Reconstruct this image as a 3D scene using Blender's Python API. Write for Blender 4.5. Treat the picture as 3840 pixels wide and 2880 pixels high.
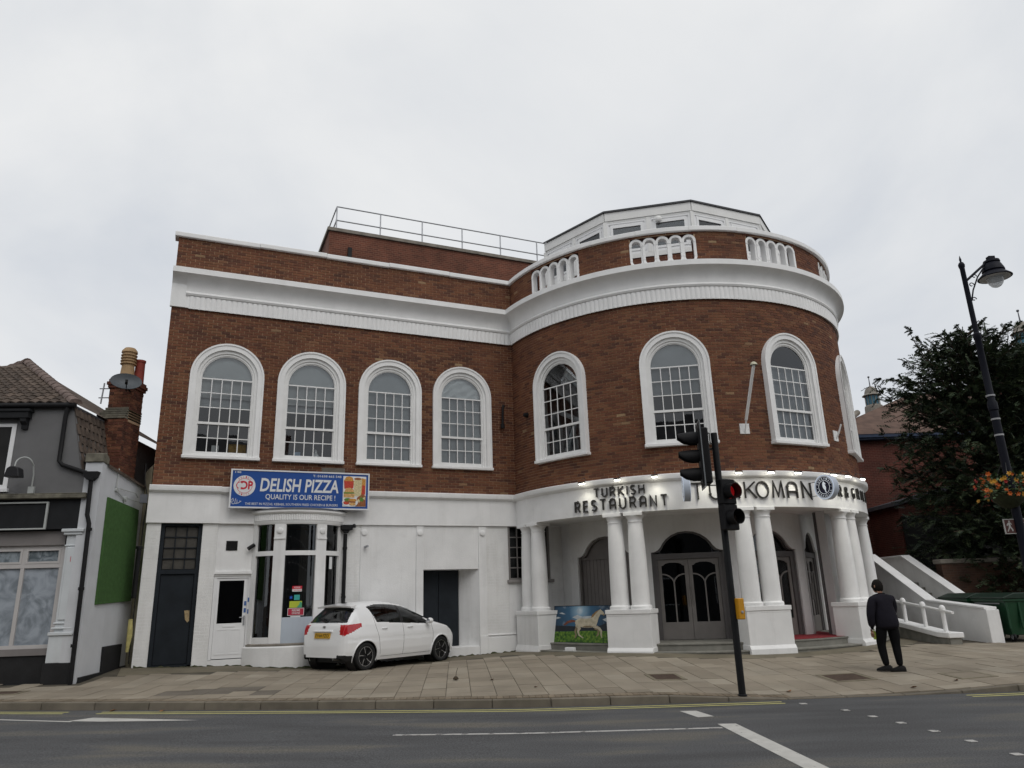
import bpy, bmesh, math, random
import numpy as np
from mathutils import Vector, Matrix
from mathutils.geometry import tessellate_polygon
random.seed(11)
rng = np.random.default_rng(5)
V = Vector
PI = math.pi
R_ = math.radians
sc = bpy.context.scene
COL = sc.collection
for o in list(bpy.data.objects):
    bpy.data.objects.remove(o)

# ------------------------------------------------------------------ camera
cam = bpy.data.cameras.new('camera')
cam.sensor_width = 36.0
cam.lens = 36.0 * 727.99 / 1024
cam.clip_start = 0.1
cam.clip_end = 2000
camo = bpy.data.objects.new('camera', cam)
COL.objects.link(camo)
_p, _r = R_(16.2825), R_(1.7806)
_F = V((0, math.cos(_p), math.sin(_p)))
_D = V((0, math.sin(_p), -math.cos(_p)))
_right = V((1, 0, 0)) * math.cos(_r) + _D * math.sin(_r)
_down = V((1, 0, 0)) * -math.sin(_r) + _D * math.cos(_r)
_m = Matrix((_right, -_down, -_F)).transposed().to_4x4()
_m.translation = V((0, 0, 1.68))
camo.matrix_world = _m
sc.camera = camo

# ------------------------------------------------------------------ world, sun, exposure
SUN_EL, SUN_AZ = R_(48), R_(150)          # azimuth from +Y towards +X
w = bpy.data.worlds.new('World')
sc.world = w
w.use_nodes = True
nt = w.node_tree
nt.nodes.clear()
N = nt.nodes.new
out = N('ShaderNodeOutputWorld')
sky = N('ShaderNodeTexSky')
sky.sky_type = 'NISHITA'
sky.sun_disc = False
sky.sun_elevation = SUN_EL
sky.sun_rotation = SUN_AZ
sky.dust_density = 3.0
bg1 = N('ShaderNodeBackground')
bg1.inputs[1].default_value = 0.09
nt.links.new(sky.outputs[0], bg1.inputs[0])
tc = N('ShaderNodeTexCoord')
sep = N('ShaderNodeSeparateXYZ')
nt.links.new(tc.outputs['Generated'], sep.inputs[0])
zz = N('ShaderNodeMath'); zz.operation = 'MAXIMUM'; zz.inputs[1].default_value = 0.0
nt.links.new(sep.outputs[2], zz.inputs[0])
za = N('ShaderNodeMath'); za.operation = 'ADD'; za.inputs[1].default_value = 0.45
nt.links.new(zz.outputs[0], za.inputs[0])
dx = N('ShaderNodeMath'); dx.operation = 'DIVIDE'
dy = N('ShaderNodeMath'); dy.operation = 'DIVIDE'
nt.links.new(sep.outputs[0], dx.inputs[0]); nt.links.new(za.outputs[0], dx.inputs[1])
nt.links.new(sep.outputs[1], dy.inputs[0]); nt.links.new(za.outputs[0], dy.inputs[1])
cmb = N('ShaderNodeCombineXYZ')
nt.links.new(dx.outputs[0], cmb.inputs[0]); nt.links.new(dy.outputs[0], cmb.inputs[1])
cmb.inputs[2].default_value = 3.7
noi = N('ShaderNodeTexNoise')
noi.inputs['Scale'].default_value = 1.55
noi.inputs['Detail'].default_value = 7
noi.inputs['Roughness'].default_value = 0.52
noi.inputs['Distortion'].default_value = 0.35
nt.links.new(cmb.outputs[0], noi.inputs['Vector'])
rmp = N('ShaderNodeValToRGB')
els = rmp.color_ramp.elements
els[0].position = 0.27; els[0].color = (0.60, 0.64, 0.705, 1)
els[1].position = 0.64; els[1].color = (0.90, 0.905, 0.905, 1)
e = els.new(0.46); e.color = (0.775, 0.795, 0.82, 1)
nt.links.new(noi.outputs[0], rmp.inputs[0])
bg2 = N('ShaderNodeBackground')
bg2.inputs[1].default_value = 1.0
nt.links.new(rmp.outputs[0], bg2.inputs[0])
mx = N('ShaderNodeMixShader')
mx.inputs[0].default_value = 0.93
nt.links.new(bg1.outputs[0], mx.inputs[1]); nt.links.new(bg2.outputs[0], mx.inputs[2])
nt.links.new(mx.outputs[0], out.inputs[0])

sl = bpy.data.lights.new('sun', 'SUN')
sl.energy = 0.75
sl.angle = R_(35)
sl.color = (1.0, 0.965, 0.92)
so = bpy.data.objects.new('sun', sl)
COL.objects.link(so)
sdir = V((math.sin(SUN_AZ) * math.cos(SUN_EL), math.cos(SUN_AZ) * math.cos(SUN_EL), math.sin(SUN_EL)))
so.rotation_euler = sdir.to_track_quat('Z', 'Y').to_euler()
so.location = (8, -12, 25)

vs = sc.view_settings
vs.view_transform = 'Standard'
vs.look = 'None'
vs.exposure = 0.0
vs.gamma = 1.0
vs.use_curve_mapping = False
sc.cycles.max_bounces = 8
sc.cycles.diffuse_bounces = 4
sc.cycles.glossy_bounces = 4
sc.cycles.transparent_max_bounces = 12
sc.cycles.use_denoising = True
sc.cycles.caustics_reflective = False
sc.cycles.caustics_refractive = False

# ------------------------------------------------------------------ helpers
WPOS = {}


class Fr:
    """a local frame: a to the right, b up, c outwards"""
    def __init__(s, O, A, Nn):
        s.O = V(O); s.A = V(A); s.N = V(Nn)

    def __call__(s, a, b, c=0.0):
        return s.O + s.A * a + V((0, 0, b)) + s.N * c

    def mat(s, a=0, b=0, c=0):
        m = Matrix((s.A, -s.N, V((0, 0, 1)))).transposed().to_4x4()
        m.translation = s(a, b, c)
        return m


LOC = Fr((0, 0, 0), (1, 0, 0), (0, -1, 0))


class MB:
    def __init__(s):
        s.v = []; s.f = []; s.m = []; s.a = []

    def add(s, vs_, fs, mat=0, att=0.0):
        b = len(s.v)
        s.v.extend([tuple(x) for x in vs_])
        for f in fs:
            s.f.append(tuple(i + b for i in f)); s.m.append(mat); s.a.append(att)
        return s

    BF = ((0, 3, 2, 1), (4, 5, 6, 7), (0, 1, 5, 4), (1, 2, 6, 5), (2, 3, 7, 6), (3, 0, 4, 7))

    def fbox(s, F, a0, a1, b0, b1, c0, c1, mat=0, att=0.0):
        P = [F(a0, b0, c1), F(a1, b0, c1), F(a1, b0, c0), F(a0, b0, c0), F(a0, b1, c1), F(a1, b1, c1), F(a1, b1, c0), F(a0, b1, c0)]
        return s.add(P, s.BF, mat, att)

    def box(s, x0, x1, y0, y1, z0, z1, mat=0, att=0.0):
        return s.fbox(LOC, x0, x1, z0, z1, -y1, -y0, mat, att)

    def quad(s, a, b, c, d, mat=0):
        return s.add([a, b, c, d], [(0, 1, 2, 3)], mat)

    def poly(s, F, outer, c0, c1, holes=(), mat=0, side=None):
        loops = [list(outer)] + [list(h) for h in holes]
        flat = [p for l in loops for p in l]
        tris = tessellate_polygon([[V((p[0], p[1], 0)) for p in l] for l in loops])
        fr = [F(p[0], p[1], c1) for p in flat]
        bk = [F(p[0], p[1], c0) for p in flat]
        s2 = mat if side is None else side
        # orient the caps
        nf = []
        for t in tris:
            a, b, c = (flat[i] for i in t)
            ar = (b[0] - a[0]) * (c[1] - a[1]) - (c[0] - a[0]) * (b[1] - a[1])
            nf.append(tuple(t) if ar > 0 else tuple(reversed(t)))
        s.add(fr, nf, mat)
        s.add(bk, [tuple(reversed(t)) for t in nf], mat)
        i0 = 0
        for li, l in enumerate(loops):
            n = len(l)
            ar = sum(l[i][0] * l[(i + 1) % n][1] - l[(i + 1) % n][0] * l[i][1] for i in range(n))
            fl = (ar > 0) == (li == 0)
            P = [fr[i0 + i] for i in range(n)] + [bk[i0 + i] for i in range(n)]
            fs = []
            for i in range(n):
                j = (i + 1) % n
                q = (i, i + n, j + n, j)
                fs.append(q if fl else tuple(reversed(q)))
            s.add(P, fs, s2)
            i0 += n
        return s

    def strip(s, F, path_o, path_i, c0, c1, mat=0, closed=False):
        """a band between two open outlines of the same count"""
        n = len(path_o)
        P = [F(*p, c1) for p in path_o] + [F(*p, c1) for p in path_i] + [F(*p, c0) for p in path_o] + [F(*p, c0) for p in path_i]
        fs = []
        for i in range(n if closed else n - 1):
            j = (i + 1) % n
            fs += [(i, i + n, j + n, j), (i, j, j + 2 * n, i + 2 * n), (i + n, i + 3 * n, j + 3 * n, j + n), (i + 2 * n, j + 2 * n, j + 3 * n, i + 3 * n)]
        if not closed:
            fs += [(0, 2 * n, 3 * n, n), (n - 1, 2 * n - 1, 4 * n - 1, 3 * n - 1)]
        return s.add(P, fs, mat)

    def tube(s, path, r, seg=8, mat=0, cap=True):
        path = [V(p) for p in path]
        n = len(path)
        rs = r if isinstance(r, (list, tuple)) else [r] * n
        prev = None
        P = []
        for i, p in enumerate(path):
            d = (path[min(i + 1, n - 1)] - path[max(i - 1, 0)]).normalized()
            if prev is None:
                u_ = d.orthogonal().normalized()
            else:
                u_ = (prev - d * prev.dot(d))
                u_ = u_.normalized() if u_.length > 1e-6 else d.orthogonal().normalized()
            prev = u_
            v_ = d.cross(u_)
            for k in range(seg):
                t = 2 * PI * k / seg
                P.append(p + (u_ * math.cos(t) + v_ * math.sin(t)) * rs[i])
        fs = []
        for i in range(n - 1):
            for k in range(seg):
                k2 = (k + 1) % seg
                fs.append((i * seg + k, i * seg + k2, (i + 1) * seg + k2, (i + 1) * seg + k))
        if cap:
            fs.append(tuple(reversed(range(seg))))
            fs.append(tuple((n - 1) * seg + k for k in range(seg)))
        return s.add(P, fs, mat)

    def lathe(s, prof, O, seg=20, mat=0, ax=None, a0=0, a1=2 * PI, cap=True):
        """prof (r, h); ax = (X, Y, Z) axes"""
        O = V(O)
        X, Y, Z = ax or (V((1, 0, 0)), V((0, 1, 0)), V((0, 0, 1)))
        full = abs(a1 - a0 - 2 * PI) < 1e-6
        m = seg if full else seg + 1
        P = []
        for (r, h) in prof:
            for k in range(m):
                t = a0 + (a1 - a0) * k / seg
                P.append(O + X * (r * math.cos(t)) + Y * (r * math.sin(t)) + Z * h)
        fs = []
        for i in range(len(prof) - 1):
            for k in range(seg):
                k2 = (k + 1) % m
                fs.append((i * m + k, i * m + k2, (i + 1) * m + k2, (i + 1) * m + k))
        if full and cap:
            if prof[0][0] > 1e-5: fs.append(tuple(reversed(range(m))))
            if prof[-1][0] > 1e-5: fs.append(tuple((len(prof) - 1) * m + k for k in range(m)))
        return s.add(P, fs, mat)

    def sweep(s, prof, stations, mat=0, cap=True):
        """prof (off, z) closed loop, stations = functions (off, z) -> point"""
        n = len(prof)
        P = [st(o, z) for st in stations for (o, z) in prof]
        fs = []
        for i in range(len(stations) - 1):
            for k in range(n):
                k2 = (k + 1) % n
                fs.append((i * n + k, (i + 1) * n + k, (i + 1) * n + k2, i * n + k2))
        if cap:
            fs.append(tuple(range(n)))
            fs.append(tuple(reversed([(len(stations) - 1) * n + k for k in range(n)])))
        return s.add(P, fs, mat)

    def build(s, name, mats, parent=None, smooth=None, bevel=0.0, local=False, att=None):
        me = bpy.data.meshes.new(name)
        off = V((0, 0, 0)) if (parent is None or local) else WPOS.get(parent.name, V((0, 0, 0)))
        me.from_pydata([V(p) - off for p in s.v], [], s.f)
        if not isinstance(mats, (list, tuple)): mats = [mats]
        for mm in mats: me.materials.append(MT[mm] if isinstance(mm, str) else mm)
        if len(mats) > 1: me.polygons.foreach_set('material_index', s.m)
        if att:
            at = me.attributes.new(att, 'FLOAT', 'FACE')
            at.data.foreach_set('value', s.a)
        me.update()
        if bevel or smooth is not None:
            bm = bmesh.new(); bm.from_mesh(me)
            bmesh.ops.remove_doubles(bm, verts=bm.verts, dist=1e-5)
            bmesh.ops.recalc_face_normals(bm, faces=bm.faces)
            if bevel:
                eds = [e for e in bm.edges if len(e.link_faces) == 2 and e.calc_face_angle(0) > 0.5]
                bmesh.ops.bevel(bm, geom=eds, offset=bevel, segments=1, affect='EDGES', clamp_overlap=True)
            bm.to_mesh(me); bm.free()
        if smooth is not None:
            me.polygons.foreach_set('use_smooth', [True] * len(me.polygons))
            me.set_sharp_from_angle(angle=R_(smooth))
        return link(name, me, parent, off)


def link(name, me, parent=None, off=None):
    o = bpy.data.objects.new(name, me)
    COL.objects.link(o)
    if parent is not None:
        o.parent = parent
        WPOS[o.name] = off if off is not None else WPOS.get(parent.name, V((0, 0, 0)))
    else:
        WPOS[o.name] = V((0, 0, 0))
    return o


def thing(name, label, cat, loc=(0, 0, 0), group=None):
    o = bpy.data.objects.new(name, None)
    o.empty_display_size = 0.2
    COL.objects.link(o)
    o.location = loc
    WPOS[o.name] = V(loc)
    return tag(o, label, cat, group)


def tag(o, label=None, cat=None, group=None, kind=None):
    if label: o['label'] = label
    if cat: o['category'] = cat
    if group: o['group'] = group
    if kind: o['kind'] = kind
    return o


def copy_tree(o, parent=None):
    c = o.copy()
    COL.objects.link(c)
    c.parent = parent
    for ch in [x for x in bpy.data.objects if x.parent == o]:
        copy_tree(ch, c)
    return c


# ------------------------------------------------------------------ materials
MT = {}


def mat(name, col, rough=0.7, var=0.10, scale=6.0, bump=0.0, bscale=60.0, metal=0.0, spec=0.4, streak=0.0, streakcol=(0.1, 0.09, 0.07), grime=0.0,
        obj_rand=0.0, att=None, ramp=None, emit=None, coat=0.0, local=False):
    m = bpy.data.materials.new(name)
    m.use_nodes = True
    t = m.node_tree
    b = t.nodes['Principled BSDF']
    b.inputs['Roughness'].default_value = rough
    b.inputs['Metallic'].default_value = metal
    b.inputs['Specular IOR Level'].default_value = spec
    b.inputs['Coat Weight'].default_value = coat
    n = t.nodes.new
    L = t.links.new
    if local:
        pos = n('ShaderNodeTexCoord').outputs['Object']
    else:
        pos = n('ShaderNodeNewGeometry').outputs['Position']
    ns = n('ShaderNodeTexNoise')
    ns.inputs['Scale'].default_value = scale
    ns.inputs['Detail'].default_value = 5
    L(pos, ns.inputs['Vector'])
    if ramp:
        fac = None
        if att:
            a = n('ShaderNodeAttribute'); a.attribute_name = att
            oi = n('ShaderNodeObjectInfo')
            ad = n('ShaderNodeMath'); ad.operation = 'ADD'
            L(a.outputs['Fac'], ad.inputs[0]); L(oi.outputs['Random'], ad.inputs[1])
            fr = n('ShaderNodeMath'); fr.operation = 'FRACT'
            L(ad.outputs[0], fr.inputs[0])
            fac = fr.outputs[0]
        else:
            fac = ns.outputs[0]
        cr = n('ShaderNodeValToRGB')
        cr.color_ramp.interpolation = 'LINEAR'
        while len(cr.color_ramp.elements) < len(ramp): cr.color_ramp.elements.new(0.5)
        for e_, (p_, c_) in zip(cr.color_ramp.elements, ramp):
            e_.position = p_; e_.color = (*c_, 1)
        L(fac, cr.inputs[0])
        base = cr.outputs[0]
    else:
        rgb = n('ShaderNodeRGB'); rgb.outputs[0].default_value = (*col, 1)
        base = rgb.outputs[0]
    if var:
        mr = n('ShaderNodeMapRange')
        mr.inputs['From Min'].default_value = 0.28; mr.inputs['From Max'].default_value = 0.72
        mr.inputs['To Min'].default_value = 1 - var; mr.inputs['To Max'].default_value = 1 + var
        L(ns.outputs[0], mr.inputs[0])
        ml = n('ShaderNodeMix'); ml.data_type = 'RGBA'; ml.blend_type = 'MULTIPLY'; ml.inputs[0].default_value = 1
        L(base, ml.inputs[6]); L(mr.outputs[0], ml.inputs[7])
        base = ml.outputs[2]
    if obj_rand:
        oi2 = n('ShaderNodeObjectInfo')
        mr2 = n('ShaderNodeMapRange')
        mr2.inputs['To Min'].default_value = 1 - obj_rand; mr2.inputs['To Max'].default_value = 1 + obj_rand
        L(oi2.outputs['Random'], mr2.inputs[0])
        m2 = n('ShaderNodeMix'); m2.data_type = 'RGBA'; m2.blend_type = 'MULTIPLY'; m2.inputs[0].default_value = 1
        L(base, m2.inputs[6]); L(mr2.outputs[0], m2.inputs[7])
        base = m2.outputs[2]
    if streak:
        mp = n('ShaderNodeMapping'); mp.inputs['Scale'].default_value = (3.2, 3.2, 0.28)
        L(pos, mp.inputs[0])
        n2 = n('ShaderNodeTexNoise'); n2.inputs['Scale'].default_value = 1.6; n2.inputs['Detail'].default_value = 6
        n2.inputs['Roughness'].default_value = 0.62
        L(mp.outputs[0], n2.inputs['Vector'])
        r2 = n('ShaderNodeMapRange'); r2.inputs['From Min'].default_value = 0.52; r2.inputs['From Max'].default_value = 0.78
        r2.inputs['To Max'].default_value = streak
        L(n2.outputs[0], r2.inputs[0])
        m3 = n('ShaderNodeMix'); m3.data_type = 'RGBA'
        m3.inputs[7].default_value = (*streakcol, 1)
        L(r2.outputs[0], m3.inputs[0]); L(base, m3.inputs[6])
        base = m3.outputs[2]
    if grime:
        n3 = n('ShaderNodeTexNoise'); n3.inputs['Scale'].default_value = 2.3; n3.inputs['Detail'].default_value = 9
        n3.inputs['Roughness'].default_value = 0.7
        L(pos, n3.inputs['Vector'])
        r3 = n('ShaderNodeMapRange'); r3.inputs['From Min'].default_value = 0.55; r3.inputs['From Max'].default_value = 0.7
        r3.inputs['To Max'].default_value = grime
        L(n3.outputs[0], r3.inputs[0])
        m4 = n('ShaderNodeMix'); m4.data_type = 'RGBA'
        m4.inputs[7].default_value = (0.07, 0.065, 0.045, 1)
        L(r3.outputs[0], m4.inputs[0]); L(base, m4.inputs[6])
        base = m4.outputs[2]
    L(base, b.inputs['Base Color'])
    if bump:
        nb = n('ShaderNodeTexNoise'); nb.inputs['Scale'].default_value = bscale; nb.inputs['Detail'].default_value = 4
        L(pos, nb.inputs['Vector'])
        bp = n('ShaderNodeBump'); bp.inputs['Strength'].default_value = bump; bp.inputs['Distance'].default_value = 0.01
        L(nb.outputs[0], bp.inputs['Height'])
        L(bp.outputs[0], b.inputs['Normal'])
    if emit:
        b.inputs['Emission Color'].default_value = (*emit[0], 1)
        b.inputs['Emission Strength'].default_value = emit[1]
    MT[name] = m
    return m


def glassmat(name, tint=(0.75, 0.8, 0.8), base=0.05, gain=1.0, wavy=0.0004):
    m = bpy.data.materials.new(name)
    m.use_nodes = True
    t = m.node_tree
    t.nodes.clear()
    n = t.nodes.new
    o = n('ShaderNodeOutputMaterial')
    tr = n('ShaderNodeBsdfTransparent'); tr.inputs[0].default_value = (*tint, 1)
    gl = n('ShaderNodeBsdfGlossy'); gl.inputs['Roughness'].default_value = 0.015
    gl.inputs[0].default_value = (0.95, 0.97, 1, 1)
    fr = n('ShaderNodeFresnel'); fr.inputs[0].default_value = 1.5
    ma = n('ShaderNodeMath'); ma.operation = 'MULTIPLY_ADD'; ma.inputs[1].default_value = gain; ma.inputs[2].default_value = base
    ma.use_clamp = True
    t.links.new(fr.outputs[0], ma.inputs[0])
    mix = n('ShaderNodeMixShader')
    t.links.new(ma.outputs[0], mix.inputs[0]); t.links.new(tr.outputs[0], mix.inputs[1]); t.links.new(gl.outputs[0], mix.inputs[2])
    t.links.new(mix.outputs[0], o.inputs[0])
    if wavy:
        g = n('ShaderNodeNewGeometry')
        nb = n('ShaderNodeTexNoise'); nb.inputs['Scale'].default_value = 2.2; nb.inputs['Detail'].default_value = 2
        t.links.new(g.outputs['Position'], nb.inputs['Vector'])
        bp = n('ShaderNodeBump'); bp.inputs['Strength'].default_value = 1.0; bp.inputs['Distance'].default_value = wavy
        t.links.new(nb.outputs[0], bp.inputs['Height'])
        t.links.new(bp.outputs[0], gl.inputs['Normal'])
    MT[name] = m
    return m


BR = [(0.0, (0.076, 0.029, 0.018)), (0.2, (0.118, 0.043, 0.0235)), (0.5, (0.147, 0.054, 0.027)), (0.8, (0.168, 0.066, 0.031)), (0.95, (0.172, 0.074, 0.036)), (0.992, (0.19, 0.088, 0.045)), (1.0, (0.30, 0.20, 0.11))]
mat('brick', None, rough=0.85, var=0.17, scale=0.9, bump=0.5, bscale=90, att='rnd', ramp=BR, streak=0.30, streakcol=(0.062, 0.034, 0.023))
mat('mortar', (0.40, 0.275, 0.175), rough=0.95, var=0.3, scale=3)
mat('white_paint', (0.81, 0.81, 0.805), rough=0.55, var=0.06, scale=2.0, bump=0.3, bscale=45, streak=0.18, streakcol=(0.40, 0.395, 0.375), grime=0.07)
mat('white_render', (0.79, 0.79, 0.785), rough=0.7, var=0.07, scale=1.4, bump=0.4, bscale=35, streak=0.22, streakcol=(0.42, 0.41, 0.385), grime=0.09)
mat('white_clean', (0.82, 0.82, 0.815), rough=0.5, var=0.05, scale=2.5, bump=0.15, bscale=30, streak=0.12, streakcol=(0.46, 0.455, 0.43), grime=.03)
mat('white_brick', (0.77, 0.768, 0.755), rough=0.7, var=0.08, scale=1.8, bump=0.5, bscale=40, streak=0.22, streakcol=(0.3, 0.27, 0.2), grime=0.12)
mat('sash_white', (0.80, 0.80, 0.79), rough=0.4, var=0.05, scale=5, streak=0.08, streakcol=(0.35, 0.33, 0.3))
mat('upvc', (0.80, 0.805, 0.81), rough=0.35, var=0.03, scale=3, streak=0.05, streakcol=(0.4, 0.4, 0.38))
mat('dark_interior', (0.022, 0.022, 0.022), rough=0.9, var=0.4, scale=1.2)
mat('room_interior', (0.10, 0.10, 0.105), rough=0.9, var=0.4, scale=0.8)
mat('blind', (0.50, 0.53, 0.54), rough=0.85, var=0.10, scale=1.5)
mat('blind_grey', (0.36, 0.39, 0.41), rough=0.85, var=0.10, scale=1.5)
mat('plastic_sheet', (0.72, 0.75, 0.76), rough=0.3, var=0.08, scale=3)
mat('stone_coping', (0.22, 0.20, 0.17), rough=0.9, var=0.25, scale=4, grime=0.4)
mat('galv', (0.36, 0.37, 0.39), rough=0.45, var=0.1, metal=0.6)
mat('black_metal', (0.012, 0.012, 0.014), rough=0.4, var=0.2, scale=8)
mat('black_plastic', (0.011, 0.011, 0.012), spec=.2, rough=0.55, var=0.2, scale=10, bump=0.1)
mat('lead', (0.10, 0.105, 0.12), rough=0.6, var=0.15, scale=6)
mat('taupe', (0.165, 0.15, 0.142), rough=0.5, var=0.08, scale=4)
mat('taupe_light', (0.21, 0.195, 0.185), rough=0.5, var=0.08, scale=4)
mat('taupe_dark', (0.115, 0.108, 0.108), rough=0.5, var=0.08, scale=4)
mat('navy_door', (0.014, 0.018, 0.023), rough=0.6, var=0.25, scale=3, bump=0.1, bscale=20, spec=.2)
mat('stone_step', (0.21, 0.205, 0.18), rough=0.85, var=0.2, scale=5, bump=0.3, grime=0.35)
mat('red_carpet', (0.24, 0.022, 0.03), rough=0.95, var=0.15, scale=20, bump=0.3, bscale=200)
mat('sill_grey', (0.26, 0.245, 0.235), rough=0.7, var=0.1)
glassmat('glass', tint=(0.93, 0.95, 0.95), base=0.025, gain=1.1)
m_ = bpy.data.materials.new('clear_edge'); m_.use_nodes = True
m_.node_tree.nodes.clear()
_o = m_.node_tree.nodes.new('ShaderNodeOutputMaterial'); _t = m_.node_tree.nodes.new('ShaderNodeBsdfTransparent')
m_.node_tree.links.new(_t.outputs[0], _o.inputs[0]); MT['clear_edge'] = m_
glassmat('glass_dark', tint=(0.25, 0.27, 0.27), base=0.01, gain=0.9)
glassmat('glass_car', tint=(0.34, 0.42, 0.41), base=0.03, gain=1.2, wavy=0)
glassmat('glass_shop', tint=(0.55, 0.57, 0.57), base=0.02, gain=1.0)
# ------------------------------------------------------------------ ground shape
def road_z(x):
    return 0.015 * max(0.0, -x) if x > -30 else 0.45


_kx = np.array([-14, -8.7, -5.4, -2.8, -0.24, 2.27, 3.97, 7.97, 14.0])
_ky = np.array([13.75, 13.0, 12.66, 12.50, 12.43, 12.38, 12.36, 12.52, 13.2])
_kp = np.polyfit(_kx, _ky, 4)


def kerb_y(x):
    return float(np.polyval(_kp, max(-15, min(15, x)))) + (0.16 * (abs(x) - 15) if abs(x) > 15 else 0)


def kerb_h(x):
    return float(np.interp(x, [-50, 2.2, 4.0, 6.5, 8.3, 50], [0.12, 0.12, 0.018, 0.018, 0.12, 0.12]))


_cp = []
for x in np.arange(-20, 20.1, 1.6):
    _cp.append((x, kerb_y(x), road_z(x) + kerb_h(x)))
_cp += [(-8.66, 17.3, .41), (-8.0, 17.6, .38), (-6.4, 17.7, .30), (-0.08, 21.0, .25), (0.65, 19.8, .30), (2.13, 18.45, .325), (3.1, 18.0, .32),
        (5.2, 17.65, .25), (6.3, 17.8, .24), (8.2, 18.6, .28), (-3.4, 17.4, .20), (-1.94, 19.3, .20), (-4.8, 18.2, .21), (-8.9, 15.45, .285),
        (-11.4, 15.25, .31), (-15, 15, .36), (6.9, 14.4, .15), (10.5, 18.8, .25), (12, 19.3, .25), (16, 19, .27), (-20, 30, .4), (0, 30, .3), (20, 30, .4), (10, 24, .3), (20, 22, .3)]
_cp = np.array(_cp)


def _tps(r2):
    return np.where(r2 > 1e-9, 0.5 * r2 * np.log(np.maximum(r2, 1e-9)), 0)


_n = len(_cp)
_K = _tps(((_cp[:, None, :2] - _cp[None, :, :2]) ** 2).sum(-1)) + np.eye(_n) * 0.02
_Pm = np.c_[np.ones(_n), _cp[:, :2]]
_A = np.block([[_K, _Pm], [_Pm.T, np.zeros((3, 3))]])
_sol = np.linalg.solve(_A, np.r_[_cp[:, 2], 0, 0, 0])


def G(x, y):
    r2 = (_cp[:, 0] - x) ** 2 + (_cp[:, 1] - y) ** 2
    return float(_tps(r2) @ _sol[:_n] + _sol[_n] + _sol[_n + 1] * x + _sol[_n + 2] * y)


mat('asphalt', (0.060, 0.061, 0.064), rough=0.88, var=0.14, scale=0.7, bump=1.0, bscale=140, grime=0.0)
mat('earth', (0.06, 0.055, 0.045), rough=1, var=0.3, scale=0.3)
SLAB = [(0, (0.235, 0.200, 0.152)), (0.3, (0.262, 0.224, 0.172)), (0.7, (0.285, 0.246, 0.190)), (1, (0.312, 0.274, 0.216))]
mat('slab', None, rough=0.85, var=0.16, scale=1.3, bump=0.5, bscale=120, att='rnd', ramp=SLAB, grime=0.12)
mat('slab_dark', (0.145, 0.125, 0.10), rough=0.85, var=0.2, scale=2, bump=0.5, bscale=120, grime=0.25)
mat('slab_joint', (0.085, 0.074, 0.055), rough=1, var=0.3, scale=4)
mat('sett', None, rough=0.85, var=0.2, scale=2, bump=0.5, bscale=120, att='rnd', ramp=[(0, (0.16, 0.125, 0.085)), (1, (0.235, 0.19, 0.135))], grime=0.3)
mat('kerb_stone', (0.155, 0.135, 0.105), rough=0.85, var=0.22, scale=3, bump=0.5, bscale=120, grime=0.35, obj_rand=0.12)
mat('concrete_apron', (0.155, 0.135, 0.095), rough=0.9, var=0.25, scale=1.6, bump=0.5, bscale=70, grime=0.45)
mat('yellow_paint', (0.50, 0.47, 0.19), rough=0.7, var=0.12, scale=9, grime=0.35)


def worn(name, col, amt):
    m = mat(name, col, rough=0.7, var=0.1, scale=6, grime=0.2)
    t = m.node_tree
    n = t.nodes.new
    b = t.nodes['Principled BSDF']
    o = t.nodes['Material Output']
    g = n('ShaderNodeNewGeometry')
    ns = n('ShaderNodeTexNoise'); ns.inputs['Scale'].default_value = 7; ns.inputs['Detail'].default_value = 9; ns.inputs['Roughness'].default_value = .75
    t.links.new(g.outputs['Position'], ns.inputs['Vector'])
    mr = n('ShaderNodeMapRange'); mr.inputs['From Min'].default_value = amt; mr.inputs['From Max'].default_value = amt + .08
    t.links.new(ns.outputs[0], mr.inputs[0])
    tr = n('ShaderNodeBsdfTransparent')
    mx_ = n('ShaderNodeMixShader')
    t.links.new(mr.outputs[0], mx_.inputs[0]); t.links.new(b.outputs[0], mx_.inputs[1]); t.links.new(tr.outputs[0], mx_.inputs[2])
    t.links.new(mx_.outputs[0], o.inputs[0])


worn('road_white', (0.50, 0.49, 0.46), 0.60)
worn('road_white_worn', (0.44, 0.43, 0.41), 0.53)

# ground sheet to the horizon
g_ = MB()
g_.quad((-600, -600, -0.25), (600, -600, -0.25), (600, 600, -0.25), (-600, 600, -0.25))
tag(g_.build('ground', 'earth'), kind='structure')

# road
rd = MB()
xs = np.arange(-60, 60.1, 1.0)
ys = [-14, -6, 0, 4, 8, 10, 11, 12]
for i in range(len(xs)):
    for y in ys: rd.v.append((xs[i], y, road_z(xs[i])))
    rd.v.append((xs[i], kerb_y(xs[i]) + 0.05, road_z(xs[i])))
nn = len(ys) + 1
for i in range(len(xs) - 1):
    for j in range(nn - 1):
        rd.f.append((i * nn + j, (i + 1) * nn + j, (i + 1) * nn + j + 1, i * nn + j + 1)); rd.m.append(0)
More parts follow.
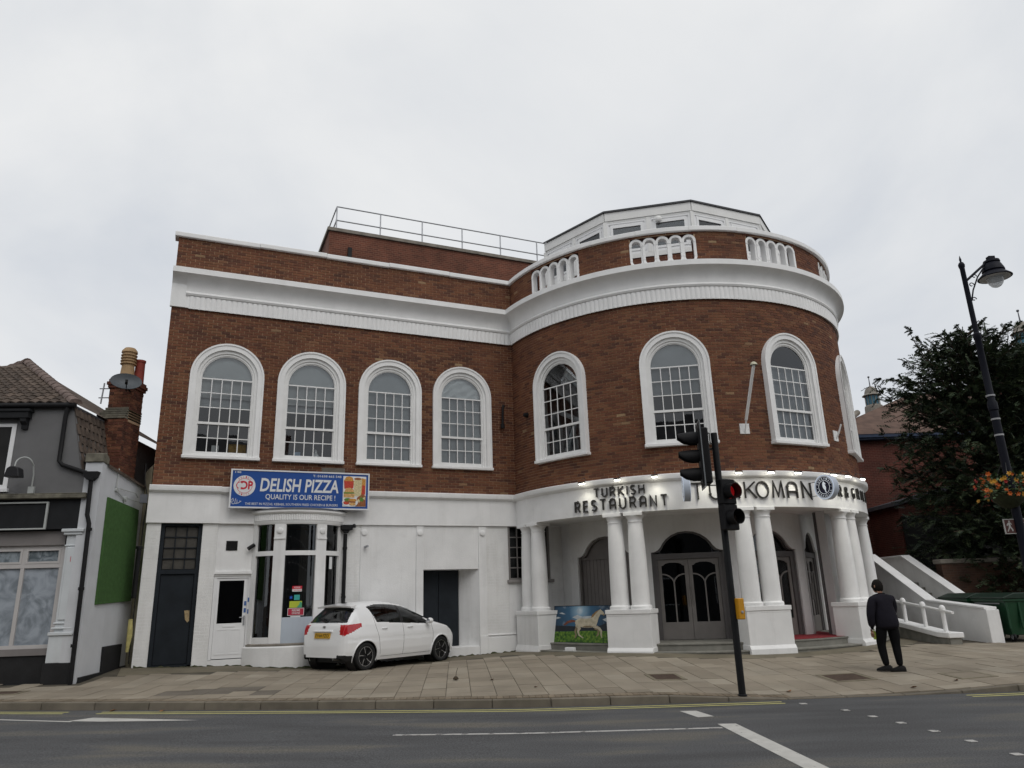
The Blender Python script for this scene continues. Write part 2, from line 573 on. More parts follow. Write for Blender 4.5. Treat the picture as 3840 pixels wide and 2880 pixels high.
# road surface: asphalt with tyre-worn bands and old patches along the lane
am = MT['asphalt']
t = am.node_tree
b = t.nodes['Principled BSDF']
gm = t.nodes.new('ShaderNodeNewGeometry')
mp = t.nodes.new('ShaderNodeMapping'); mp.inputs['Scale'].default_value = (0.30, 1.25, 1)
t.links.new(gm.outputs['Position'], mp.inputs[0])
nb = t.nodes.new('ShaderNodeTexNoise'); nb.inputs['Scale'].default_value = 1.15; nb.inputs['Detail'].default_value = 7
t.links.new(mp.outputs[0], nb.inputs['Vector'])
cr = t.nodes.new('ShaderNodeValToRGB')
cr.color_ramp.elements[0].position = 0.36; cr.color_ramp.elements[0].color = (0.066, 0.066, 0.068, 1)
cr.color_ramp.elements[1].position = 0.66; cr.color_ramp.elements[1].color = (0.128, 0.120, 0.104, 1)
e = cr.color_ramp.elements.new(0.54); e.color = (0.088, 0.089, 0.092, 1)
t.links.new(nb.outputs[0], cr.inputs[0])
fn = t.nodes.new('ShaderNodeTexNoise'); fn.inputs['Scale'].default_value = 55; fn.inputs['Detail'].default_value = 3
t.links.new(gm.outputs['Position'], fn.inputs['Vector'])
mr = t.nodes.new('ShaderNodeMapRange'); mr.inputs['From Min'].default_value = .3; mr.inputs['From Max'].default_value = .7; mr.inputs['To Min'].default_value = .58; mr.inputs['To Max'].default_value = 1.5
t.links.new(fn.outputs[0], mr.inputs[0])
ml = t.nodes.new('ShaderNodeMix'); ml.data_type = 'RGBA'; ml.blend_type = 'MULTIPLY'; ml.inputs[0].default_value = 1
t.links.new(cr.outputs[0], ml.inputs[6]); t.links.new(mr.outputs[0], ml.inputs[7])
t.links.new(ml.outputs[2], b.inputs['Base Color'])
road = tag(rd.build('road', 'asphalt'), kind='structure')


def marking(name, pts, m, z=0.004):
    q = MB()
    top = [(x, y, road_z(x) + z) for x, y in pts]
    q.add(top, [tuple(range(len(top)))])
    o = q.build(name, m, road)
    return o


def ribbon(name, path, w_, m, z=0.004):
    q = MB()
    for i, (x, y) in enumerate(path):
        q.v += [(x, y - w_ / 2, road_z(x) + z), (x, y + w_ / 2, road_z(x) + z)]
        if i: q.f.append((2 * i - 2, 2 * i, 2 * i + 1, 2 * i - 1)); q.m.append(0)
    return q.build(name, m, road)


for off in (0.20, 0.36):
    for x0, x1 in ((-20, -7.28), (-6.72, 4.0), (6.9, 20)):
        ribbon('yellow_line', [(x, kerb_y(x) - off) for x in np.arange(x0, x1 + .01, (x1 - x0) / 40)], 0.062, 'yellow_paint')
marking('white_taper', [(-6.74, 11.72), (-6.21, 11.63), (-5.37, 11.61), (-4.76, 11.63), (-5.45, 11.78), (-6.54, 12.02)], 'road_white')
ribbon('white_line', [(-14, 12.75), (-9, 12.15), (-7.9, 11.95), (-6.66, 11.66)], 0.07, 'road_white')
ribbon('white_line', [(x, 10.18 - .012 * (x + 1.6)) for x in np.arange(-1.66, 2.6, .3)], 0.085, 'road_white_worn')
marking('white_dash', [(2.43, 10.98), (2.66, 11.02), (2.54, 11.56), (2.30, 11.58)], 'road_white')
q = MB()
for i in range(12):
    y = 10.42 - i * 0.45
    x = 2.55 + i * 0.028
    q.v += [(x, y, 0.004), (x + 0.235, y - .02, 0.004)]
    if i: q.f.append((2 * i - 2, 2 * i, 2 * i + 1, 2 * i - 1)); q.m.append(0)
q.build('stop_line', 'road_white', road)
for i, (x, y) in enumerate([(4.23, 11.9), (4.55, 11.17), (4.67, 10.6), (4.78, 10.07), (4.87, 9.47), (4.93, 8.84), (4.97, 8.13), (4.99, 7.4)]):
    q = MB(); q.box(x - .05, x + .05, y - .05, y + .05, 0.001, 0.010)
    q.build('crossing_stud', 'road_white_worn', road, bevel=.003)

# pavement bed
pv = MB()
NX, NY = 96, 30
for i in range(NX + 1):
    x = -24 + 48 * i / NX
    y0 = kerb_y(x) + .1
    for j in range(NY + 1):
        y = y0 + (30 - y0) * (j / NY) ** 1.5
        pv.v.append((x, y, G(x, y) - 0.014 if y < 24 else G(x, y)))
for i in range(NX):
    for j in range(NY):
        a = i * (NY + 1) + j
        pv.f.append((a, a + NY + 1, a + NY + 2, a + 1)); pv.m.append(0)
pavement = tag(pv.build('pavement', 'slab_joint'), kind='structure')

# kerb stones
kerb = tag(None or MB().fbox(LOC, -40, -22, -0.1, 0.35, -14.9, -14.7).build('kerb', 'kerb_stone'), kind='structure')
x = -20.0
while x < 14:
    x1 = x + 0.93
    g = 0.008
    q = MB()
    xa, xb = x + g / 2, x1 - g / 2
    ya, yb = kerb_y(xa), kerb_y(xb)
    za, zb = road_z(xa) + kerb_h(xa), road_z(xb) + kerb_h(xb)
    wv = 0.14
    q.add([(xa, ya, za - .25), (xb, yb, zb - .25), (xb, yb + wv, zb - .25), (xa, ya + wv, za - .25),
           (xa, ya + .022, za), (xb, yb + .022, zb), (xb, yb + wv, zb), (xa, ya + wv, za)], MB.BF)
    q.build('kerb_stone', 'kerb_stone', kerb, bevel=.012)
    x = x1

# paving: a soldier strip of setts behind the kerb, then slabs in files that run back from it
JD = V((-0.082, 0.9966))       # direction of the files
KD = V((0.9966, 0.082))


def flat_piece(mb, quad, att, lift=0.0):
    top = [(x, y, G(x, y) + lift) for x, y in quad]
    bot = [(x, y, z - 0.035) for x, y, z in top]
    mb.add(bot + top, MB.BF[1:], 0, att)


setts = MB()
x = -11.0
while x < 4.2:
    y = kerb_y(x) + 0.148
    if not (-13 < x < -9.6):
        p0 = V((x, y)); wd = 0.096
        c_ = [p0, p0 + KD * wd, p0 + KD * wd + JD * .205, p0 + JD * .205]
        flat_piece(setts, c_, random.random(), 0.002 + random.uniform(-.003, .003))
    x += 0.104
so_ = setts.build('sett_strip', 'sett', pavement, att='rnd'); so_['kind'] = 'stuff'

# obstacles for the slabs (covers, lamp, pole); built areas
COVERS = [(2.66, 14.45, .48, .60), (5.82, 14.06, .62, .62), (7.77, 13.66, .52, .52), (-9.45, 14.28, .5, .36)]


def wing_side(x, y):   # metres in front of the long wing wall (positive = street side)
    return -((x + .077) * -0.40431 + (y - 21.059) * 0.91462)


slabs = []
FW = 0.42
i = 0
for k in range(-32, 36):
    base = V((0.05, 12.5)) + KD * (k * FW)
    # first length at the kerb
    t0 = kerb_y(base.x) + (0.37 if base.x < 4.2 else 0.16) - base.y
    t = t0
    ln = [0.63, 0.9, 0.45][(k * 7) % 3]
    first = True
    while True:
        L = (0.28 + 0.35 * ((k * 5) % 4) / 4) if first else random.choice((0.62, 0.62, 0.75, 0.9))
        first = False
        a = base + JD * t
        mid = a + JD * (L / 2) + KD * (FW / 2)
        if mid.y > 19.2: break
        # limit: apron in front of the building
        lim = min(wing_side(mid.x, mid.y) - 0.95, math.hypot(mid.x - 5.009, mid.y - 23.303) - 6.15) if mid.x > -9.2 else 99
        if mid.x < -8.7 and mid.y > 15.35 + (mid.x + 8.9) * .09: break
        if lim < 0.1: break
        if lim < L * .5 + .1: L = max(.2, lim + L * .5 - 0.1)
        bad = any(abs(mid.x - cx) < (wx + FW) * .52 and abs(mid.y - cy) < (wy + L) * .52 for cx, cy, wx, wy in COVERS)
        if True:
            g = 0.005
            p0 = a + KD * g + JD * g; p1 = a + KD * (FW - g) + JD * g
            p2 = a + KD * (FW - g) + JD * (L - g); p3 = a + KD * g + JD * (L - g)
            slabs.append((mid.length, mid, [p0, p1, p2, p3]))
        t += L
slabs.sort(key=lambda s: s[0])
rest = MB()
DARK = [(-6.3, 13.85), (-5.9, 14.25), (-5.45, 14.2), (-5.0, 14.15), (-5.6, 13.75), (-4.6, 13.8)]
cnt = 0
for d, mid, qd in slabs:
    dark = any((mid - V(p)).length < 0.30 for p in DARK)
    lift = random.uniform(-.003, .004)
    vis = abs(mid.x) < 0.72 * mid.y + .3
    if cnt < 300 and vis:
        q = MB(); flat_piece(q, qd, random.random(), lift)
        q.build('paving_slab', 'slab_dark' if dark else 'slab', pavement, att='rnd')
        cnt += 1
    else:
        flat_piece(rest, qd, random.random(), lift)
ro = rest.build('paving_slabs', 'slab', pavement, att='rnd'); ro['kind'] = 'stuff'

# cement apron along the building foot
ap = MB()
pts = []
for uu in np.arange(-9.6, 0.2, .2):
    bx, by = -0.077 + 0.91462 * uu, 21.059 + 0.40431 * uu
    row = []
    for off in (-0.1, 0.25, 0.6, 1.05):
        xx, yy = bx + 0.40431 * off, by - 0.91462 * off
        row.append((xx, yy, G(xx, yy) + (0.004 if off < 1 else -0.02)))
    pts.append(row)
for th in np.arange(-62, 75, 3):
    row = []
    for r in (5.2, 5.6, 5.9, 6.3):
        xx, yy = 5.009 + r * math.sin(R_(th)), 23.303 - r * math.cos(R_(th))
        row.append((xx, yy, G(xx, yy) + (0.004 if r < 6.2 else -0.02)))
    pts.append(row)
for r in pts: ap.v += r
for i in range(len(pts) - 1):
    for j in range(3):
        ap.f.append((i * 4 + j, i * 4 + j + 1, (i + 1) * 4 + j + 1, (i + 1) * 4 + j)); ap.m.append(0)
ap.build('cement_apron', 'concrete_apron', pavement, smooth=40)

# covers
mat('iron_cover', (0.075, 0.048, 0.034), rough=0.75, var=0.25, scale=12, bump=1.0, bscale=60, metal=0.2)
mat('cover_frame', (0.19, 0.165, 0.115), rough=0.8, var=0.2, scale=8)
CL = ['rusty rectangular drain cover left of the traffic light pole', 'large rusty rectangular utility cover beside the walking person', 'mossy stone-filled utility cover near the right picture edge', 'dark drain cover by the kerb below the grey shop']
for (cx, cy, wx, wy), lb in zip(COVERS, CL):
    z = G(cx, cy)
    t_ = thing('utility_cover', lb, 'manhole cover', (cx, cy, z), 'utility covers in the pavement')
    A2 = V((KD.x, KD.y, 0)); B2 = V((JD.x, JD.y, 0))

    def P(a, b_, zz_): 
        p_ = V((cx, cy, 0)) + A2 * a + B2 * b_
        p_.z = G(p_.x, p_.y) + zz_
        return p_
    fm = MB(); cv = MB()
    for a0, a1, b0, b1 in ((-wx / 2 - .07, wx / 2 + .07, -wy / 2 - .07, -wy / 2), (-wx / 2 - .07, wx / 2 + .07, wy / 2, wy / 2 + .07), (-wx / 2 - .07, -wx / 2, -wy / 2, wy / 2), (wx / 2, wx / 2 + .07, -wy / 2, wy / 2)):
        fm.add([P(a0, b0, -.03), P(a1, b0, -.03), P(a1, b1, -.03), P(a0, b1, -.03), P(a0, b0, .009), P(a1, b0, .009), P(a1, b1, .009), P(a0, b1, .009)], MB.BF)
    e_ = .008
    cv.add([P(-wx / 2 + e_, -wy / 2 + e_, -.03), P(wx / 2 - e_, -wy / 2 + e_, -.03), P(wx / 2 - e_, wy / 2 - e_, -.03), P(-wx / 2 + e_, wy / 2 - e_, -.03),
            P(-wx / 2 + e_, -wy / 2 + e_, .0075), P(wx / 2 - e_, -wy / 2 + e_, .0075), P(wx / 2 - e_, wy / 2 - e_, .0075), P(-wx / 2 + e_, wy / 2 - e_, .0075)], MB.BF)
    fm.build('frame', 'cover_frame', t_)
    cv.build('plate', 'slab' if cx > 7 else 'iron_cover', t_)
# ------------------------------------------------------------------ the brick building with the round corner
WING = Fr((-0.077, 21.059, 0), (0.91462, 0.40431, 0), (0.40431, -0.91462, 0))
CX, CY, DR = 5.009, 23.303, 5.45


def dfr(th, r=DR):
    s_, c_ = math.sin(R_(th)), math.cos(R_(th))
    return Fr((CX + r * s_, CY - r * c_, 0), (c_, s_, 0), (s_, -c_, 0))


def DP(th, z, r):
    return V((CX + r * math.sin(R_(th)), CY - r * math.cos(R_(th)), z))


bld = thing('restaurant_building', 'red brick building with white arched windows and a round columned corner', 'building', (-0.077, 21.059, 0.25))
wing_wall_mb, drum_wall_mb = MB(), MB()

WIN_S = [-7.90, -5.78, -3.645, -1.525]
WIN_T = [-43.1, -8.6, 25.2, 59.0]
PAN_T = WIN_T


def arch_cut(z, hw=0.84, z0=5.22, spring=7.31):
    if z < z0 or z > spring + hw: return 0
    if z <= spring: return hw
    return math.sqrt(max(0, hw * hw - (z - spring) ** 2))


def cuts_w(z):
    h = arch_cut(z)
    return [(s - h, s + h) for s in WIN_S] if h else []


def cuts_d(z):
    c_ = []
    h = arch_cut(z)
    if h: c_ += [(R_(t_) * DR - h, R_(t_) * DR + h) for t_ in WIN_T]
    if 10.12 < z < 10.99: c_ += [(R_(t_) * DR - .885, R_(t_) * DR + .885) for t_ in PAN_T]
    return c_


def sub(iv, cuts):
    out_ = [iv]
    for lo, hi in cuts:
        nx = []
        for a, b_ in out_:
            if hi <= a or lo >= b_: nx.append((a, b_)); continue
            if lo > a: nx.append((a, lo))
            if hi < b_: nx.append((hi, b_))
        out_ = nx
    return out_


def brick_list(s0, s1, z0, z1, cuts):
    L_, H_, J = 0.225, 0.075, 0.0135
    res = []
    nrow = int(round((z1 - z0) / H_))
    for r in range(nrow):
        za = z0 + r * H_ + J / 2; zb = z0 + (r + 1) * H_ - J / 2
        zm = (za + zb) / 2
        s = s0 - (0.1125 if r % 2 else 0) + random.uniform(-.006, .006)
        cs = cuts(zm)
        while s < s1:
            a, b_ = max(s + J / 2, s0), min(s + L_ - J / 2, s1)
            for aa, bb in sub((a, b_), cs):
                if bb - aa > 0.03: res.append((aa, bb, za, zb))
            s += L_
    return res


wmap = lambda s, z, c: WING(s, z, c)
dmap = lambda s, z, c: DP(math.degrees(s / DR), z, DR + c)
S0, S1 = -9.38, 0.12
D0, D1 = R_(-66.6) * DR, R_(100) * DR
bw = brick_list(S0, S1, 4.49, 9.07, cuts_w) + brick_list(S0, S1, 10.10, 11.045, cuts_w)
bd = brick_list(D0, D1, 4.49, 9.07, cuts_d) + brick_list(D0, D1, 10.10, 11.045, cuts_d)
# mortar beds with the openings left free


def bed(mb, fmap, s0, s1, z0, z1, cuts, c=-0.011, ds=0.09, dz=0.075):
    ns = int(math.ceil((s1 - s0) / ds)); nz = int(math.ceil((z1 - z0) / dz))
    idx = {}

    def vid(i, j):
        if (i, j) not in idx:
            idx[(i, j)] = len(mb.v)
            mb.v.append(tuple(fmap(s0 + (s1 - s0) * i / ns, z0 + (z1 - z0) * j / nz, c)))
        return idx[(i, j)]
    for j in range(nz):
        cs = cuts(z0 + (z1 - z0) * (j + .5) / nz)
        for i in range(ns):
            sm = s0 + (s1 - s0) * (i + .5) / ns
            if any(lo + .02 < sm < hi - .02 for lo, hi in cs): continue
            mb.f.append((vid(i, j), vid(i + 1, j), vid(i + 1, j + 1), vid(i, j + 1))); mb.m.append(0); mb.a.append(0)


bed(wing_wall_mb, wmap, S0, S1, 4.44, 11.06, cuts_w)
bed(drum_wall_mb, dmap, D0, D1, 4.44, 11.06, cuts_d)
wing_wall = wing_wall_mb.build('wing_wall', 'mortar', bld)
drum_wall = drum_wall_mb.build('drum_wall', 'mortar', bld)
CAMP = V((0, 0, 1.68))
allb = []
for (a, b_, za, zb) in bw:
    allb.append(((WING((a + b_) / 2, (za + zb) / 2) - CAMP).length, 0, a, b_, za, zb))
for (a, b_, za, zb) in bd:
    p_ = dmap((a + b_) / 2, (za + zb) / 2, 0)
    fac = 1 if (a + b_) / 2 / DR < R_(45) else 1.6
    allb.append(((p_ - CAMP).length * fac, 1, a, b_, za, zb))
allb.sort()
bmesh_ = MB().fbox(LOC, -.1055, .1055, -.0308, .0308, -.05, 0).build('brick', 'brick')
bme = bmesh_.data
bpy.data.objects.remove(bmesh_)
rest_w, rest_d = MB(), MB()
single = 0
for d, wl, a, b_, za, zb in allb:
    pr = random.uniform(-.0025, .0025)
    rv = random.random()
    if wl == 0 and ((-2.78 < (a + b_) / 2 < -2.32 and 5.9 < za < 8.3) or (-4.2 < (a + b_) / 2 < -1.2 and 8.2 < za < 8.5)): rv = .72 + .27 * rv
    if single < 300 and b_ - a > .210:
        o = bpy.data.objects.new('brick', bme)
        COL.objects.link(o)
        o.parent = drum_wall if wl else wing_wall
        m_ = (dfr(math.degrees((a + b_) / 2 / DR)).mat(0, (za + zb) / 2, pr) if wl else WING.mat((a + b_) / 2, (za + zb) / 2, pr))
        m_.translation = m_.translation - WPOS[bld.name]
        o.matrix_local = m_
        single += 1
        continue
    f_ = dmap if wl else wmap
    P = [f_(a, za, pr), f_(b_, za, pr), f_(b_, za, -.03), f_(a, za, -.03), f_(a, zb, pr), f_(b_, zb, pr), f_(b_, zb, -.03), f_(a, zb, -.03)]
    (rest_d if wl else rest_w).add(P, ((4, 5, 6, 7), (0, 1, 5, 4), (1, 2, 6, 5), (3, 0, 4, 7), (0, 3, 2, 1)), 0, rv)
o = rest_w.build('brickwork', 'brick', wing_wall, att='rnd'); o['kind'] = 'stuff'
o = rest_d.build('brickwork', 'brick', drum_wall, att='rnd'); o['kind'] = 'stuff'

# procedural brick for walls too far or too oblique to tell pieces apart


def far_brick(name, c1, c2, mo, sc_=1.0):
    m = mat(name, c1, rough=0.9, var=0.2, scale=0.9)
    t = m.node_tree
    n = t.nodes.new
    tc_ = n('ShaderNodeTexCoord')
    sp = n('ShaderNodeSeparateXYZ'); t.links.new(tc_.outputs['Object'], sp.inputs[0])
    ad = n('ShaderNodeMath'); ad.operation = 'ADD'
    t.links.new(sp.outputs[0], ad.inputs[0]); t.links.new(sp.outputs[1], ad.inputs[1])
    cb = n('ShaderNodeCombineXYZ'); t.links.new(ad.outputs[0], cb.inputs[0]); t.links.new(sp.outputs[2], cb.inputs[1])
    bt = n('ShaderNodeTexBrick')
    bt.inputs['Color1'].default_value = (*c1, 1); bt.inputs['Color2'].default_value = (*c2, 1); bt.inputs['Mortar'].default_value = (*mo, 1)
    bt.inputs['Scale'].default_value = 1.0
    bt.inputs['Mortar Size'].default_value = 0.007
    bt.inputs['Brick Width'].default_value = 0.225 * sc_
    bt.inputs['Row Height'].default_value = 0.075 * sc_
    t.links.new(cb.outputs[0], bt.inputs[0])
    ns = n('ShaderNodeTexNoise'); ns.inputs['Scale'].default_value = 1.3; ns.inputs['Detail'].default_value = 6
    t.links.new(tc_.outputs['Object'], ns.inputs['Vector'])
    mr_ = n('ShaderNodeMapRange'); mr_.inputs['From Min'].default_value = .3; mr_.inputs['From Max'].default_value = .7; mr_.inputs['To Min'].default_value = .7; mr_.inputs['To Max'].default_value = 1.25
    t.links.new(ns.outputs[0], mr_.inputs[0])
    ml_ = n('ShaderNodeMix'); ml_.data_type = 'RGBA'; ml_.blend_type = 'MULTIPLY'; ml_.inputs[0].default_value = 1
    t.links.new(bt.outputs[0], ml_.inputs[6]); t.links.new(mr_.outputs[0], ml_.inputs[7])
    t.links.new(ml_.outputs[2], t.nodes['Principled BSDF'].inputs['Base Color'])


far_brick('far_brick', (0.155, 0.05, 0.03), (0.10, 0.034, 0.022), (0.2, 0.11, 0.07))
far_brick('red_far_brick', (0.12, 0.031, 0.022), (0.08, 0.022, 0.017), (0.16, 0.085, 0.06))

# main volume behind the street walls
q = MB()
q.fbox(WING, -9.38, -9.36, 0.0, 11.05, -14, -0.012)
q.fbox(WING, 11.2, 11.4, 0.0, 10.6, -14, 0)
q.fbox(WING, -9.38, 11.4, 0.0, 10.6, -14.2, -14)
q.build('side_walls', 'far_brick', bld)
q = MB()
q.fbox(WING, -9.36, 11.2, 10.35, 10.45, -14, -0.3)
fl = [DP(t_, 10.08, DR - .28) for t_ in range(-66, 115, 4)]
q.add(fl, [tuple(range(len(fl)))])
q.build('flat_roof', 'lead', bld)
# inner faces of the parapets
q = MB()
q.fbox(WING, -9.36, 0.1, 10.45, 11.05, -.30, -.24)
bed(q, lambda s, z, c: DP(math.degrees(s / DR), z, DR - .26), D0, D1, 10.05, 11.06, cuts_d)
q.build('parapet_back', 'far_brick', bld)
for t_ in PAN_T:          # brick reveals of the balustrade openings
    F = dfr(t_)
    q = MB()
    for s_ in (-1, 1):
        q.fbox(F, s_ * .90 - .015, s_ * .90 + .015, 10.10, 10.99, -.30, -.085)
    q.fbox(F, -.9, .9, 10.99, 11.04, -.32, -.06)
    q.fbox(F, -.9, .9, 10.04, 10.10, -.32, .0)
    q.build('opening_reveal', 'far_brick', drum_wall)

# cornice, fluted band, coping
CORN = [(-.03, 9.075), (.045, 9.075), (.045, 9.40), (.085, 9.415), (.108, 9.46), (.085, 9.505), (.055, 9.525), (.058, 9.60), (.075, 9.69), (.12, 9.79), (.19, 9.865), (.27, 9.91), (.335, 9.925), (.335, 10.07), (.30, 10.09), (-.03, 10.12)]
dst = [(lambda o_, z, t_=t_: DP(t_, z, DR + o_)) for t_ in np.linspace(-67.5, 113.9, 92)]
q = MB()
q.sweep(CORN, [lambda o_, z: WING(-9.07, z, o_), lambda o_, z: WING(0.32, z, o_)])
q.sweep(CORN, dst)
q.fbox(WING, -9.42, -9.07, 9.075, 9.70, -.03, .06)
q.poly(Fr(WING(-9.42, 0, 0), WING.N, -WING.A), [(-.03, 9.70), (.06, 9.70), (.10, 9.79), (.19, 9.87), (.335, 9.925), (.335, 10.07), (.30, 10.09), (-.03, 10.12)], -.35, 0)
q.build('cornice', 'white_clean', bld, smooth=35)
q = MB()
RB = [(0, 0), (.022, .018), (.0625, .026), (.103, .018), (.125, 0)]


def rib(fm, s):
    P = [fm(s + a, 9.05, .045 + c_) for a, c_ in RB] + [fm(s + a, 9.40, .045 + c_) for a, c_ in RB]
    q.add(P, [(i, i + 1, i + 6, i + 5) for i in range(4)] + [(4, 3, 2, 1, 0)])


s = -8.98
while s < -0.02:
    rib(wmap, s); s += .1285
s = R_(-65.9) * DR
while s < R_(100) * DR:
    rib(dmap, s); s += .1285
q.build('fluted_band', 'white_clean', bld, smooth=50)
COP = [(-.28, 11.045), (.075, 11.045), (.085, 11.06), (.085, 11.165), (.06, 11.185), (-.28, 11.20)]
cuts_s = [-9.47, -7.35, -5.55, -3.75, -1.9, 0.30]
for i in range(5):
    q = MB()
    dz = [0, .012, -.004, .010, 0][i]
    q.sweep([(o_, z + dz) for o_, z in COP], [lambda o_, z, s_=cuts_s[i]: WING(s_, z, o_), lambda o_, z, s_=cuts_s[i + 1] - .006: WING(s_, z, o_)])
    q.build('coping_stone', 'white_clean', bld, bevel=.006)
ang = [-66.6, -48, -29, -16, -1, 13, 29, 45, 61, 78, 96]
for i in range(10):
    q = MB()
    dz = random.uniform(-.006, .008)
    q.sweep([(o_ * 1.0, z + dz) for o_, z in COP], [(lambda o_, z, t_=t_: DP(t_, z, DR + o_)) for t_ in np.linspace(ang[i], ang[i + 1] - .06, 9)])
    q.build('coping_stone', 'white_clean', bld, smooth=30)

# balustrade panels: five stadium rings each
for t_ in PAN_T:
    F = dfr(t_)
    q = MB()
    for k in range(5):
        a0 = (k - 2) * 0.352
        for_o, for_i = [], []
        hw_o, hw_i = .187, .122
        zb, zt = 10.135, 10.975
        for j in range(24):
            an = -PI / 2 + 2 * PI * j / 24 + PI / 24
            c_, s_ = math.cos(an), math.sin(an)
            oy = (zt - hw_o if s_ > 0 else zb + hw_o) + s_ * hw_o
            iy = (zt - .187 if s_ > 0 else zb + .187) + s_ * hw_i
            for_o.append((a0 + c_ * hw_o, oy)); for_i.append((a0 + c_ * hw_i, iy))
        sag = DR - math.sqrt(max(0, DR * DR - a0 * a0))
        q.strip(F, for_o, for_i, -.20 - sag, -.02 - sag + .0011 * k, closed=True)
        for sd in (-1, 1):     # small notches where the arch springs
            q.fbox(F, a0 + sd * .150 - .028, a0 + sd * .150 + .028, zt - .235, zt - .20, -.02 - sag, -.008 - sag)
            q.fbox(F, a0 + sd * .150 - .028, a0 + sd * .150 + .028, zb + .20, zb + .235, -.02 - sag, -.008 - sag)
    q.build('balustrade', 'white_clean', bld, smooth=30)

# ---- arched sash windows, built once, copied
HO, HI, SP = .89, .735, 7.31
Z0 = 5.17


def arch(hw, spring, zb, n=24, cz=None):
    return [(-hw, zb)] + [(-hw * math.cos(PI * i / n), spring + hw * math.sin(PI * i / n)) for i in range(n + 1)] + [(hw, zb)]


def L5(p): return [(a, z - Z0) for a, z in p]


def make_window(proud, curved):
    win = MB().strip(LOC, L5(arch(HO, SP, 5.235)), L5(arch(HI, SP - .01, 5.235)), -.14, proud).build('arched_window', 'white_clean', None, smooth=35)
    del_ = win
    rim = MB().strip(LOC, L5(arch(HO + .0, SP, 5.235)), L5(arch(HO - .045, SP, 5.235)), proud - .01, proud + .022).build('surround_rim', 'white_clean', win, smooth=35)
    MB().fbox(LOC, -HO - .022, HO + .022, 0, .075, -.14, proud + .055).build('sill', 'white_clean', win, bevel=.008)
    bx_ = MB()
    bx_.strip(LOC, L5(arch(HI + .02, SP - .01, 5.24)), L5(arch(.665, SP - .025, 5.24)), -.20, proud - .055)
    bx_.strip(LOC, L5(arch(.68, SP - .025, 5.24)), L5(arch(.622, SP - .04, 5.24)), -.22, proud - .085)
    bx_.build('sash_box', 'sash_white', win, smooth=35)
    sh = MB()
    gx = .605
    top, rows_ = 7.257, [6.884, 6.503]
    # upper sash (front) and lower sash (behind)
    cu, cl = proud - .105, proud - .135
    sh.strip(LOC, L5(arch(.63, SP - .04, 7.24)), L5(arch(.60, SP - .045, 7.24)), cu - .04, cu)
    for sd in (-1, 1):
        sh.fbox(LOC, sd * .6175 - .0175, sd * .6175 + .0175, 6.07 - Z0, 7.26 - Z0, cu - .04, cu)
        sh.fbox(LOC, sd * .6175 - .0195, sd * .6175 + .0195, 5.25 - Z0, 6.10 - Z0, cl - .04, cl)
    sh.fbox(LOC, -.60, .60, 7.24 - Z0, 7.272 - Z0, cu - .035, cu - .002)
    sh.fbox(LOC, -.635, .635, 6.065 - Z0, 6.125 - Z0, cu - .045, cu + .004)
    sh.fbox(LOC, -.60, .60, 5.25 - Z0, 5.372 - Z0, cl - .04, cl - .002)
    bw_ = .011
    for z in rows_: sh.fbox(LOC, -.60, .60, z - bw_ - Z0, z + bw_ - Z0, cu - .03, cu - .004)
    sh.fbox(LOC, -.60, .60, 5.725 - bw_ - Z0, 5.725 + bw_ - Z0, cl - .03, cl - .004)
    for k in range(1, 5):
        x_ = -.60 + 1.2 * k / 5
        sh.fbox(LOC, x_ - bw_, x_ + bw_, 6.10 - Z0, 7.25 - Z0, cu - .031, cu - .005)
        sh.fbox(LOC, x_ - bw_, x_ + bw_, 5.36 - Z0, 6.08 - Z0, cl - .031, cl - .005)
    sh.build('sash', 'sash_white', win)
    # panes
    hs = [(6.884, 7.245), (6.503, 6.884), (6.12, 6.503), (5.725, 6.07), (5.37, 5.725)]
    for r, (za, zb) in enumerate(hs):
        cc = (cu if r < 3 else cl) - .02
        me_ = None
        for k in range(5):
            x0 = -.60 + .24 * k
            if me_ is None:
                qp = MB().fbox(LOC, -.118, .118, 0, zb - za - .004, -.002, .002); qp.m = [1, 1, 0, 1, 1, 1]
                p_ = qp.build('pane', ['glass', 'clear_edge'], win)
            else:
                p_ = link('pane', me_, win)
            me_ = p_.data
            p_.location = (x0 + .12, -cc, za + .002 - Z0)
            p_.rotation_euler = (random.uniform(-.004, .004), 0, random.uniform(-.006, .006))
    ar = [(-.60 * math.cos(PI * i / 16), SP - .045 + .60 * math.sin(PI * i / 16)) for i in range(17)]
    MB().poly(LOC, L5([(-.60, 7.262)] + ar + [(.60, 7.262)]), cu - .022, cu - .018).build('pane', 'glass', win)
    return win


def blind(win, name, z0, z1, m, c=-.165, folds=0):
    q = MB()
    if z1 <= 7.27:
        q.fbox(LOC, -.60, .60, z0 - Z0, z1 - Z0, c - .006, c)
    else:
        ar = [(-.615 * math.cos(PI * i / 16), 7.27 + .615 * math.sin(PI * i / 16)) for i in range(17)]
        q.poly(LOC, L5([(-.615, z0)] + ar + [(.615, z0)]), c - .006, c)
    return q.build(name, m, win, local=True)


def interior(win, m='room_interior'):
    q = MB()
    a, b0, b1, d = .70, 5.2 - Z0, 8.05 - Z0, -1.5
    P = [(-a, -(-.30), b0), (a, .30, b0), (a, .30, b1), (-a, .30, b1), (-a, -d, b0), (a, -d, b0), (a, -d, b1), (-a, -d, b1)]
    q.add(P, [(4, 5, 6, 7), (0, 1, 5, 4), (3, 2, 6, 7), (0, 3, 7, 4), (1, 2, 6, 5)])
    return q.build('interior', m, win, local=True)


